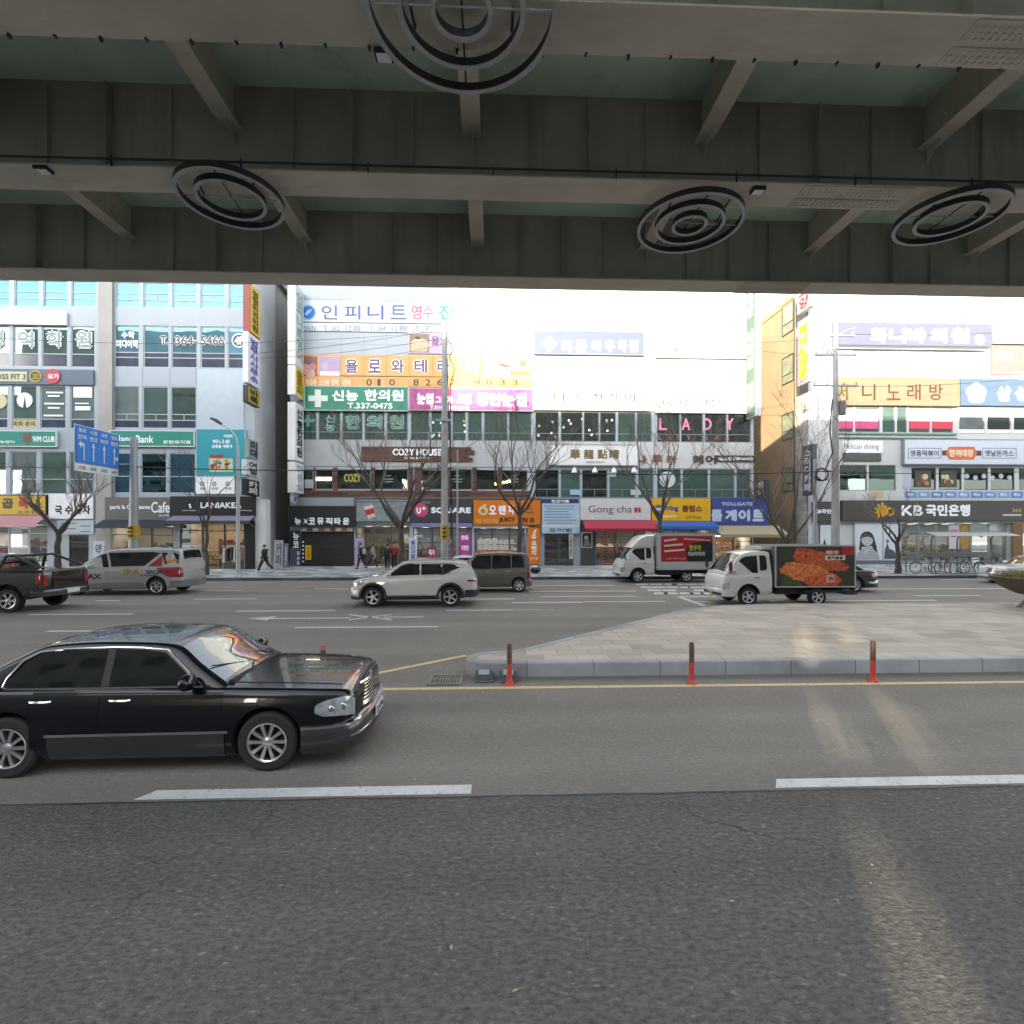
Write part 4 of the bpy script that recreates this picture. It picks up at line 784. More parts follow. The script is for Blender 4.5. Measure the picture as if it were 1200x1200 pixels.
t=board('framed black and white poster on the grey pillar of the tea shop',682,624.5,693,641,YB-.2,flat('#2b2b2e'),depth=.04,cat='poster',name='poster',frame=flat('#d5d5d5')); disc(t,687,630,2.3,flat('#b9b4b0'),'picture',n=12); shape(t,[(683.5,640),(685,633),(690,632),(692,640)],flat('#7d7a78'),'picture')
t=board('yellow shop sign with blue and brown characters',762.5,584.5,830.5,610.5,YB,flat('#eab308'),depth=.3); disc(t,771.5,596.5,5,flat('#5a6b8a'),'logo',out=.02); ftext(t,'24시',768,594.5,775,599,WT,Y=t['_y']-.022); ftext(t,'Wing',777,592.5,795,600,flat('#3f5f96'),bold=.06); ftext(t,'클럽스',799,592,823,600,flat('#7a4a20'),bold=.07); ftext(t,'S.P.Cham',804,604,822,608,flat('#8a5a10'),bold=.03); panel(t,768,604,793,606.3,flat('#f5e3a0'),'text_line')
awning('blue awning under the yellow shop sign',766,836,610.8,618.5,YB-.32,flat('#2f68b8'),.9)
t=board('violet blue shop sign with four large pale characters',831.2,583.5,898,615.5,YB,flat('#3c4a8c'),depth=.3); ftext(t,'TOLLGATE',845.5,588.5,882,592.5,flat('#cdd6ea'),bold=.05)
for s,p in (('톨',840),('게',856.5),('이',872),('트',888.5)): ftext(t,s,p-7,597,p+7,611,flat('#c9d6ee'),bold=.07)
awning('cream awning under the violet blue sign',836,913,616,628,YB-.32,flat('#b5a688'),1.2,stripe=flat('#a3926f'))
# blade signs at the right end, cheeks to the left
side_sign('tall green and white blade sign at the right end of the middle block',888.5,325,487,YB,1.3,.4,flat('#49695a'),-1,flat('#cfd8d2'),'청담 어학원 영재',WHITE)
side_sign('dark blade sign low on the right end of the middle block',899,562,582,YB,1.0,.35,flat('#3a3c3e'),-1,None,'헤어',flat('#b9b9b9'))
# ------------------------------------------------------------------ right blocks
YC=36.5
Cb=thing('bank_building','white corner block at the right with a bank on the ground floor','building',(fx(1080,YC),YC,SWZ))
CW=mat('tile_white',(.47,.475,.475),.5,var=.06,scale=.4); CG=tiles('tile_grey',['#a9a9a8','#b3b3b2','#a1a1a0'],.6,.3,'#8c8c8b',.012,axes='yz',dirt=.15)
cx0,cx1=fx(947,YC),fx(1330,YC); zC=21; holes=[]
winrow(Cb,YC,[(1000,1027),(1031,1058),(1062,1089),(1093,1120),(1124,1152)],412,437,1080,FRW,GLARE,holes,tr=(.2,),bl=0)
winrow(Cb,YC,[(981,1000),(1002,1031),(1034,1049),(1051,1063),(1065,1090),(1092,1117)],478,507,1080,FRG,G_GRN,holes,bl=.4); winrow(Cb,YC,[(1124,1154),(1157,1185),(1188,1216),(1219,1247)],479,508,1080,FRG,G_DARK,holes,bl=.7)
winrow(Cb,YC,[(984,1016),(1018,1050)],545,575,1080,FRG,G_GRN,holes,tr=(.62,),bl=.8); winrow(Cb,YC,[(1068,1097),(1100,1127),(1130,1158),(1161,1189)],548,574,1080,FRD,G_DARK,holes,bl=0); winrow(Cb,YC,[(1194,1222),(1225,1253)],548,574,1080,FRG,G_GRN,holes,bl=.2)
h3=[shop(Cb,1056,1180,613,YC,mat('bank_wall',(.22,.24,.23),.8,var=.15,scale=1),doors=(4,),seed=31,lamps='w',goods=['#cfd2cf','#7d8a8a','#d9a441','#5a6b66'],fm=FRG,sill=.2), shop(Cb,1196,1300,613,YC,COOL,seed=32,lamps='w')]
wall(Cb,'wall',cx0,cx1,SWZ,zC,YC,holes+h3,CW); rooms(Cb,cx0+.25,cx1-.2,YC,5.3,zC,[fz(r,0,YC) for r in (584,512,441,395)],INT)
b=MB(); b.box(cx0,cx0+.2,YC+.2,YC+3.38,SWZ,zC-.003); b.build('side_wall',CG,Cb); b=MB(); b.box(cx0,cx1,YC+3.4,YC+14,SWZ,zC-.003); b.build('rear_wall',CW,Cb); b=MB(); b.box(cx0-.05,cx1,YC-.05,YC+14,zC,zC+.5); b.build('roof',CW,Cb)
# orange side block set back in the gap
xo=cx0-.2; Ob=thing('orange_building','orange peach rendered building seen in the gap between the blocks','building',(xo,39.2,SWZ)); OM=mat('render_orange',(.30,.225,.145),.75,var=.1,scale=.5,bump=.05)
xs=cx0-.02; ya,yb=37.9,45.5
b=MB(); b.box(xs-.25,xs,ya,yb,SWZ,20); b.build('wall',OM,Ob); b=MB(); b.box(xs-.3,xs,ya,yb,20.002,20.5); b.build('roof',OM,Ob)
def yat(px): # distance of the side wall at this column
    a=math.atan((px-600)/FP)+TH; return (xs-.25)/math.tan(a)
for r0,r1 in ((354,391),(417,449),(484,515),(548,576)):
    y1,y0=yat(917),yat(930.5); Xw=xs-.25; z1,z0=fz(r0,Xw,(y0+y1)/2),fz(r1,Xw,(y0+y1)/2); b=MB()
    b.box(Xw-.06,Xw-.002,y0,y0+.07,z0,z1); b.box(Xw-.06,Xw-.002,y1-.07,y1,z0,z1); b.box(Xw-.06,Xw-.002,y0+.07,y1-.07,z1-.07,z1); b.box(Xw-.06,Xw-.002,y0+.07,y1-.07,z0,z0+.07); b.box(Xw-.055,Xw-.002,y0+.07,y1-.07,z0+(z1-z0)*.32,z0+(z1-z0)*.32+.05)
    w=b.build('window',flat('#4a4b3c'),Ob); b=MB(); b.quad((Xw-.02,y0+.06,z0+.06),(Xw-.02,y1-.06,z0+.06),(Xw-.02,y1-.06,z1-.06),(Xw-.02,y0+.06,z1-.06)); b.build('pane',mat('pane_olive',(.22,.24,.18),.2,var=.25,scale=2),w)
b=MB(); Xw=xs-.25; y=yat(932); b.cyl((Xw-.06,y,SWZ),(Xw-.06,y,20),.05); b.build('downpipe',flat('#3c3a36'),Ob)
b=MB(); xe=bx1+.3; b.box(xe-2,xs+2,46,50,SWZ,19); t=thing('rear_building','pale building closing the gap behind the orange wall','building',(xe,46,SWZ)); b.build('wall',mat('rear_pale',(.45,.44,.42),.8,var=.15),t); b=MB(); b.box(xe-2.1,xs+2.1,45.9,50.1,19.002,19.3); b.build('roof',GREY,t)
# signs on the right block
t=board('lavender clinic sign with large white characters',974,380.5,1157,407,YC,mat('sign_lavender',(.084,.092,.146),.5,var=.05),depth=.3); panel(t,974,406,1157,408.5,flat('#4a5560'),'bottom_rail',out=.05)
for s,p0,p1 in (('화',1020,1040),('니',1042,1062),('바',1064,1086),('의',1090,1110),('원',1114,1136)): ftext(t,s,p0,384,p1,402,WHITE,bold=.07)
disc(t,1148,398,6,WHITE,'logo')
t=board('white pharmacy sign with a round mark at the top right',1161,384,1300,404,YC,mat('sign_white_b',(.66,.66,.645),.5),depth=.2,frame=flat('#b0b0ac')); disc(t,1186,392,9,flat('#e8e6e4'),'logo'); ftext(t,'약국',1204,388,1230,400,flat('#8f8f8f')); panel(t,1163,387,1174,400,flat('#b5b5b2'),'picture')
t=board('pale pink banner under the round mark sign',1160,406,1300,440,YC,mat('banner_pink',(.15,.118,.122),.5,var=.04),depth=.08,name='banner'); ftext(t,'피부관리',1166,412,1186,422,flat('#c99aa4')); panel(t,1164,436,1290,439,flat('#d99aa8'),'stripe')
t=board('cream karaoke sign with gold characters and a red bottom edge',978,445,1119,475.5,YC,mat('sign_cream',(.155,.125,.085),.5,var=.05),depth=.3,frame=flat('#8a7a66'))
for s,p,c in (('써','985.5','#4a3a08'),('니','1018','#40300c'),('노','1047','#4a321c'),('래','1071','#4a2f1c'),('방','1097','#4a2f1c')): p=float(p); ftext(t,s,p-8,450,p+8,469,flat(c),bold=.015)
t=board('sky blue sign with a white blossom mark at the right edge',1121,446,1300,477,YC,mat('sign_sky_blue',(.056,.094,.155),.5,var=.05),depth=.3)
for k in range(5): a=PI/2+k*2*PI/5; disc(t,1144+6.5*math.cos(a),461-6.5*math.sin(a),6,flat('#e3f0ea'),'logo',out=.02+.0005*k)
for s,p0,p1 in (('삼',1168,1185),('성',1189,1206),('내과',1211,1250)): ftext(t,s,p0,452,p1,470,WHITE,bold=.07)
Cb['_y']=YC+.03
for p0,p1,c in ((981,1029,'#d9538a'),(1065.5,1116,'#d63f58')): panel(Cb,p0,479.5,p1,494,flat('#e6ddd2'),'window_banner',Y=YC+.036); panel(Cb,p0,494.3,p1,502.5,flat(c),'window_banner',Y=YC+.036); ftext(Cb,'노래방',p0+18,482,p1-8,490,flat('#d9a8b0'),Y=YC+.02)
panel(Cb,1122,478.5,1250,489,flat('#8fb3e0'),'window_banner',Y=YC+.036); panel(Cb,1122,503.5,1250,508,flat('#e6e8ea'),'window_banner',Y=YC+.036)
slab(Cb,'green_sill',978,507.5,1120,509.5,YC,flat('#7fa08f'),.15); slab(Cb,'green_sill',978,513,1120,514.5,YC,flat('#5a7567'),.12)
t=board('small white script sign beside the grey utility pole',987,517,1033,531,YC,mat('sign_white_a',(.74,.75,.77),.5),depth=.1); ftext(t,'Pelican dining',990,520,1030,528,flat('#4a4440'),bold=0)
t=board('dark louvre strip under the script sign',987,532.5,1031.5,540.5,YC,flat('#55574f'),depth=.08,cat='sign')
t=board('white snack bar sign with an orange badge between bordered words',1056,516.5,1203,544.5,YC,flat('#d3dbe6'),depth=.3,frame=flat('#8a9098'))
for p0,p1,s in ((1064,1103,'명품떡볶이'),(1151,1191,'옛날돈까스')):
    panel(t,p0,525,p1,525.6,DGREY,'border'); panel(t,p0,536.6,p1,537.2,DGREY,'border'); panel(t,p0,525.7,p0+.6,536.5,DGREY,'border'); panel(t,p1-.6,525.7,p1,536.5,DGREY,'border'); ftext(t,s,p0+3,527.5,p1-3,535,flat('#4c5260'),bold=.03)
panel(t,1104,528,1150,534,flat('#5a3a30'),'ribbon'); shape(t,[(1108,531),(1112,523.5),(1141,523.5),(1145,531),(1141,538.5),(1112,538.5)],flat('#d97048'),'badge',out=.02); ftext(t,'한끼대장',1112,526.5,1141,535.5,flat('#f5d9b8'),Y=t['_y']-.025,bold=.06)
for i in range(6): disc(Cb,(986,994,1004,1010,1016,1023)[i],(552,555,553.5,557,554.5,556)[i],3.2,flat('#3a443a'),'leaf_decal',Y=YC+.036,n=10)
for i in range(3): panel(Cb,986+i*17,576,1001+i*17,584,flat(['#d0d0cc','#dcdcd8','#c9b48a'][i]),'paper_notice',Y=YC-.002,out=.01); 
for i in range(9): panel(Cb,1060+i*15.6,576,1074+i*15.6,583.5,flat(['#6f98cf','#7fa6d6','#5f8bc6'][i%3]),'paper_notice',Y=YC-.002,out=.01); ftext(Cb,'메뉴',1063+i*15.6,577.7,1071+i*15.6,581.5,WT,Y=YC-.016,bold=.02)
for p,c in ((1083,'#8a5a3a'),(1113,'#cfc4a8')): 
    panel(Cb,p-11,552,p+8,571,flat('#4a4f48'),'food_poster',Y=YC+.036)
    for k in range(7): disc(Cb,p+rnd.uniform(-8,6),562+rnd.uniform(-4,6),rnd.uniform(2,4),flat(rnd.choice([c,'#c98a6a','#d9c9a0','#7a4a30'])),'food_poster',Y=YC+.028-.0006*k,n=10)
for i in range(6): disc(Cb,1133+i*10,558+(i%2)*2,3,flat('#b9c4c0'),'menu_photo',Y=YC+.036,n=10)
panel(Cb,1058,547,1066,574,flat('#b9c0d2'),'vertical_notice',Y=YC-.002,out=.01)
# bank
KD=flat('#4a4744'); KY=flat('#e3a91c')
t=board('long dark grey bank sign with a yellow star mark and white letters',984,587,1330,610.5,YC,KD,depth=.3)
for k in range(5):
    a=math.radians(90+k*36); dx,dy=math.cos(a)*9.5,math.sin(a)*9.5; nx,ny=-math.sin(a)*1.4,math.cos(a)*1.4
    shape(t,[(1034+dx+nx,598.5-dy-ny),(1034-dx*.75+nx,598.5+dy*.75-ny),(1034-dx*.75-nx,598.5+dy*.75+ny),(1034+dx-nx,598.5-dy+ny)],KY,'logo',out=.02+.001*k)
disc(t,1043,599.5,5.2,KY,'logo',inner=.55,out=.03)
ftext(t,'KB',1056.5,592,1081.5,604.5,WT,bold=.06); ftext(t,'국민은행',1084.5,591,1137,605,WT,bold=.05); ftext(t,'365',1186,596,1197,600,flat('#c9a94a')); panel(t,1175,602.5,1197,604.5,flat('#d9d2c0'),'text_line')
t=board('small dark bank sign at the left corner of the right block',951,588,976,611.5,YC,KD,depth=.3); ftext(t,'KB국민',954.5,596.5,974,602,WT,bold=.05)
slab(Cb,'grey_lintel',951,610.7,1330,613,YC,GREY,.2); 
PW=flat('#dfe4ea')
t=board('white bank poster with a tiny dark figure beside the pole',960,615,976,650,YC-.02,PW,depth=.06,cat='poster',name='poster',frame=flat('#4a5560')); shape(t,[(964,640),(966,631),(968,638),(972,641),(972,648),(964,648)],flat('#2e2e34'),'picture')
t=board('large white bank poster with a smiling child in grey',1001,613.5,1033,656,YC-.02,PW,depth=.06,cat='poster',name='poster',frame=flat('#b9c0c8'))
HR=flat('#2f2c30'); FC=flat('#a9adb5')
disc(t,1016,631,8.3,HR,'picture',out=.008); shape(t,[(1008.5,630),(1024,629),(1027,640),(1029,651),(1024,648),(1022,640),(1010,641),(1009,646),(1006.5,644)],HR,'picture',out=.0065); disc(t,1016.2,633,6.9,flat('#c3c5cb'),'picture',out=.012); shape(t,[(1010,631),(1012,627.5),(1017,626),(1021,628),(1023,632),(1019,629),(1014,629)],HR,'picture',out=.0145); shape(t,[(1003,655.5),(1005,648),(1011,643),(1014,640.5),(1019,640.5),(1024,644),(1029,649),(1031,655.5)],FC,'picture',out=.0135); shape(t,[(1012,648),(1014,641),(1018,640),(1019,643),(1016,650)],flat('#bfc1c7'),'picture',out=.016)
for p in (1013.6,1018.8): shape(t,[(p-1.1,632.8),(p,632.1),(p+1.1,632.8),(p,633.1)],HR,'picture',out=.0145)
shape(t,[(1014.4,637),(1016.3,636.6),(1018.2,637),(1016.3,637.8)],flat('#8d7f86'),'picture',out=.0145)
t=board('white bank poster with a dark seated figure next to the child poster',1034.5,613.5,1052,656,YC-.02,PW,depth=.06,cat='poster',name='poster',frame=flat('#b9c0c8')); shape(t,[(1036,655),(1037,644),(1040,636),(1042,643),(1047,645),(1051,650),(1051,655)],flat('#4a505c'),'picture'); disc(t,1040,634,2,flat('#6a6f7a'),'picture',n=10)
slab(Cb,'plinth',951,656.5,1055.5,664.5,YC,flat('#6d7276'),.08)
panel(Cb,1112,614,1124,643,flat('#cfc4cc'),'door_poster',Y=YC-.002,out=.01); ftext(Cb,'365코너',1113.5,620,1122.5,625,flat('#b3405a'),Y=YC-.016); panel(Cb,1125.5,614,1135,643,flat('#a8812f'),'door_poster',Y=YC-.002,out=.01)
X0,X1,Z0,Z1=rowspan(YC,1182,1193,613,664); b=MB(); b.box(X0,X1,YC-.35,YC-.21,SWZ,Z1); b.build('timber_column',flat('#7a5527'),Cb)
# blade signs on the left corner of the right block
side_sign('red topped white blade sign at the top corner of the right block',953,325,358,YC,1.6,.35,flat('#d9d4d6'),-1,None,'요양',flat('#c2303c'))
side_sign('white blade sign with tall yellow characters on the right block',951,369,446,YC,1.4,.3,flat('#9a97a8'),-1,WHITE,'써니노래방',flat('#f0cf1e'),bold=.09)
side_sign('dark blade sign with pale letters behind the utility pole',955,520,580,YC,1.2,.3,flat('#55565c'),-1,None,'스터디카페',flat('#c9c9cf'))
# ================================================================== VEHICLES
class Tab:
    """smooth monotone curve through points"""
    def __init__(s,p):
        p=sorted(p); s.x=[a for a,_ in p]; s.y=[b for _,b in p]; n=len(p); d=[(s.y[i+1]-s.y[i])/(s.x[i+1]-s.x[i]) for i in range(n-1)]; m=[0]*n
        if n>1:
            m[0],m[-1]=d[0],d[-1]
            for i in range(1,n-1): m[i]=0 if d[i-1]*d[i]<=0 else 2*d[i-1]*d[i]/(d[i-1]+d[i])
        s.m=m
    def __call__(s,x):
        X=s.x
        if x<=X[0]: return s.y[0]
        if x>=X[-1]: return s.y[-1]
        i=0
        while X[i+1]<x: i+=1
        h=X[i+1]-X[i]; t=(x-X[i])/h; a,b=s.y[i],s.y[i+1]
        return (2*t**3-3*t*t+1)*a+(t**3-2*t*t+t)*h*s.m[i]+(-2*t**3+3*t*t)*b+(t**3-t*t)*h*s.m[i+1]
SIDE=Tab([(0,.93),(.07,.975),(.28,1),(.55,1),(.8,.985),(.93,.955),(1,.905)])
def frange(a,b,n): return [a+(b-a)*i/n for i in range(n+1)]
class Shell:
    def __init__(s,top,bot,hw,crown,side=None):
        s.top,s.bot,s.hw,s.cr=Tab(top),Tab(bot),Tab(hw),Tab(crown); s.sd=Tab(side) if side else SIDE; s.x0,s.x1=min(a for a,_ in hw),max(a for a,_ in hw)
    def surf(s,x,f,sg): return Vector((x,sg*s.hw(x)*s.sd(f),s.bot(x)+(s.top(x)-s.bot(x))*f))
    def topsurf(s,x,q): # q -1..1 across
        e=s.hw(x)*s.sd(1); return Vector((x,e*q,s.top(x)+s.cr(x)*(1-q*q)))
    def body(s,t,name,m,arches=(),n=44,arch_r=None,ends=()):
        L=s.x1-s.x0; xs=[s.x0+L*(.5-.5*math.cos(PI*i/n))*.55+L*i/n*.45 for i in range(n+1)]; fs=[0,.035,.08,.18,.3,.45,.6,.75,.86,.93,.97,1]; qs=[.97,.9,.75,.5,.25,0]
        b=MB(); rings=[]
        for x in xs:
            r=[s.surf(x,f,1) for f in fs]+[s.topsurf(x,q) for q in qs]+[s.topsurf(x,-q) for q in qs[-2::-1]]+[s.surf(x,f,-1) for f in fs[::-1]]; rings.append(r)
        k=len(rings[0]); b.add([p for r in rings for p in r],[(i*k+j,i*k+(j+1)%k,(i+1)*k+(j+1)%k,(i+1)*k+j) for i in range(len(xs)-1) for j in range(k)]+[tuple(range(k))[::-1],tuple(range((len(xs)-1)*k,len(xs)*k))])
        o=b.build(name,m,t,True,sharp=42)
        for (ax,r) in arches:
            for sg in (1,-1):
                y=s.hw(ax); c=MB(); c.cyl((ax,sg*(y-.26),r*.93),(ax,sg*(y+.2),r*.93),r,n=40); co=c.build('cut',BLKPL,t); co.hide_render=True; CUTTERS.append(co)
                md=o.modifiers.new('Arch','BOOLEAN'); md.operation='DIFFERENCE'; md.object=co; md.solver='EXACT'
                try: md.material_mode='TRANSFER'
                except Exception: pass
        if arches:
            POST.append(o)
        return o
    def patch(s,t,name,m,x0,x1,f0,f1,sg,off=.005,nx=14,nf=12):
        F0=f0 if callable(f0) else (lambda x:f0); F1=f1 if callable(f1) else (lambda x:f1); b=MB()
        def fn(x,v):
            f=F0(x)+(F1(x)-F0(x))*v; p=s.surf(x,f,sg); e=.01; a=s.surf(x+e,f,sg)-s.surf(x-e,f,sg); c=s.surf(x,min(1,f+e),sg)-s.surf(x,max(0,f-e),sg); nn=a.cross(c)
            if nn.length<1e-9: nn=Vector((0,sg,0))
            nn.normalize()
            if nn.y*sg<0: nn=-nn
            return p+nn*off
        b.grid(fn,frange(x0,x1,nx),frange(0,1,nf)); return b.build(name,m,t,True)
    def ftop(s,z,x): return (z-s.bot(x))/(s.top(x)-s.bot(x))
class Green:
    def __init__(s,rz,belt,hwb,k,crown): s.rz,s.belt,s.hwb,s.k,s.cr=Tab(rz),Tab(belt),Tab(hwb),k,Tab(crown); s.x0,s.x1=min(a for a,_ in rz),max(a for a,_ in rz)
    def side(s,x,z): return s.hwb(x)-s.k*(z-s.belt(x))
    def roof(s,x,q): 
        z=s.rz(x); e=s.side(x,z)-.03; return Vector((x,e*q,z+s.cr(x)*(1-q*q)))
    def build(s,t,name,m,n=40):
        b=MB(); rings=[]
        for x in frange(s.x0,s.x1,n):
            z=s.rz(x); bl=min(s.belt(x)-.06,z-.03); r=[Vector((x,s.side(x,bl),bl)),Vector((x,s.side(x,z-.045),max(z-.045,bl+.005))),Vector((x,s.side(x,z)-.006,z-.02)),Vector((x,s.side(x,z)-.02,z-.006))]+[s.roof(x,q) for q in (1,.9,.7,.45,.2,0)]
            rings.append(r+[Vector((p.x,-p.y,p.z)) for p in r[-2::-1]])
        k=len(rings[0]); b.add([p for r in rings for p in r],[(i*k+j,i*k+(j+1)%k,(i+1)*k+(j+1)%k,(i+1)*k+j) for i in range(n) for j in range(k)]+[tuple(range(k))[::-1],tuple(range(n*k,(n+1)*k))])
        return b.build(name,m,t,True,sharp=50)
    def pane(s,t,pts,sg,name='side_window',m=None,off=.006,trim=None):
        b=MB(); P=[Vector((x,sg*(s.side(x,z)+off),z)) for x,z in pts]; b.add(P,[tuple(range(len(P)))]); o=b.build(name,m or CARGLASS,t)
        if trim is not None:
            c=MB(); c.tube(P,.009,n=5,closed=True); c.build('window_trim',trim,o,True)
        return o
    def screen(s,t,name,x0,x1,w=.92,off=.006,m=None):
        b=MB()
        def fn(x,q):
            p=s.roof(x,q); e=.01; a=s.roof(x+e,q)-s.roof(x-e,q); c=s.roof(x,q+e)-s.roof(x,q-e); nn=a.cross(c); nn.normalize()
            if nn.z<0: nn=-nn
            return p+nn*off
        b.grid(fn,frange(x0,x1,10),frange(-w,w,12)); return b.build(name,m or CARGLASS,t,True)
def ubar(t,name,m,plan,sec,smooth=True):
    """a bar wrapped round the nose or tail: plan [(x,y)] from one side to the middle, sec [(out,z)]"""
    P=[Vector((x,y,0)) for x,y in plan]; P=P+[Vector((p.x,-p.y,0)) for p in P[-2::-1]] if abs(P[-1].y)<1e-6 else P+[Vector((p.x,-p.y,0)) for p in P[::-1]]
    n=len(P); b=MB(); vs=[]
    sx=1 if P[n//2].x>0 else -1
    for i,p in enumerate(P):
        d=(P[min(i+1,n-1)]-P[max(i-1,0)]); nn=Vector((d.y,-d.x,0)).normalized()
        if (nn.x*sx<0 and abs(nn.x)>.2) or (abs(nn.x)<=.2 and nn.y*p.y<0): nn=-nn
        for o,z in sec: q=p+nn*o; vs.append((q.x,q.y,z))
    k=len(sec); b.add(vs,[(i*k+j,i*k+j+1,(i+1)*k+j+1,(i+1)*k+j) for i in range(n-1) for j in range(k-1)]+[tuple(range(k)),tuple(range((n-1)*k,n*k))[::-1]])
    return b.build(name,m,t,smooth,sharp=50)
def wheel(t,x,yo,R,w,sg,spokes=10,rimc=None,sw=.085,rr=.68):
    yc=sg*(yo-w/2); b=MB(); o=w/2
    b.lathe([(R*rr,-o),(R*.9,-o),(R*.985,-o+.02),(R,-o+.05),(R,o-.05),(R*.985,o-.02),(R*.92,o),(R*(rr+.03),o-.004),(R*rr,o-.02)],(x,yc,R),axis='y',n=40,closed=True); tw=b.build('wheel',TYRE,t,True,sharp=35)
    c=MB(); e=lambda d: yc+sg*(o+d)
    prof=[(R*(rr+.005),e(-.012)-yc),(R*(rr-.02),e(0)-yc),(R*(rr-.075),e(-.006)-yc),(R*(rr-.085),e(-.06)-yc),(R*(rr-.02),e(-.07)-yc)]
    c.lathe(prof,(x,yc,R),axis='y',n=40,closed=True)
    c.lathe([(R*.16,e(-.05)-yc),(R*.15,e(-.012)-yc),(R*.05,e(-.004)-yc),(.001,e(-.004)-yc)],(x,yc,R),axis='y',n=20)
    for k in range(spokes):
        a=2*PI*k/spokes; u=Vector((math.cos(a),0,math.sin(a))); v=Vector((-math.sin(a),0,math.cos(a))); W1,W2=R*sw,R*sw*.75
        P=[]
        for r,ww,dy in ((R*.12,W2,-.02),(R*.4,W1*.8,-.012),(R*(rr-.06),W1,-.016)):
            for s1,dd in ((-1,dy-.035),(-1,dy),(1,dy),(1,dy-.035)): P.append(Vector((x,e(dd),R))+u*r+v*(s1*ww))
        c.add(P,[(0,1,2,3),(11,10,9,8)]+[(i*4+j,i*4+(j+1)%4,(i+1)*4+(j+1)%4,(i+1)*4+j) for i in range(2) for j in range(4)])
    c.build('rim',rimc or ALLOY,tw,True,sharp=30)
    d=MB(); d.lathe([(R*(rr-.01),e(-.085)-yc),(.001,e(-.085)-yc)],(x,yc,R),axis='y',n=30); d.build('brake_disc',BLKPL,tw)
    return tw
def carpaint(name,c,metal=.0,rough=.25,coat=1): return mat(name,c,rough,metal,var=.03,scale=1,coat=coat)
def mirror(t,x,y,z,sg,m,s=1):
    b=MB(); b.ball((x,sg*(y+.10*s),z+.03),(.055*s,.105*s,.07*s),12,8); o=b.build('mirror',m,t,True); c=MB(); c.tube([(x+.02,sg*(y-.02),z-.03),(x,sg*(y+.05),z)],.022); c.build('mirror_arm',BLKPL,o); return o
def handle(t,g,x,z,sg,m,l=.2,y=None):
    b=MB(); y=y if y is not None else 0; b.tube([(x-l/2,sg*(y+.006),z),(x-l/2+.03,sg*(y+.03),z),(x+l/2-.03,sg*(y+.03),z),(x+l/2,sg*(y+.006),z)],.014,n=6); return b.build('door_handle',m,t,True)
def plate(t,x,y,z,w=.36,h=.15,txt='',sx=1,yaw=0,col='#e9e9e6'):
    b=MB(); b.box(x-.008,x+.008,y-w/2,y+w/2,z-h/2,z+h/2); o=b.build('licence_plate',flat(col),t); 
    if txt: text(txt,(x+.0095*sx,y,z),(0,sx,0),UZ,w*.85,h*.6,BLACK,o,.02)
    return o
def yb_on(sh,x,z): return sh.hw(x)*sh.sd(sh.ftop(z,x))
def place(t,X,Y,yaw): t.location=(X,Y,t.location.z); t.rotation_euler=(0,0,yaw)

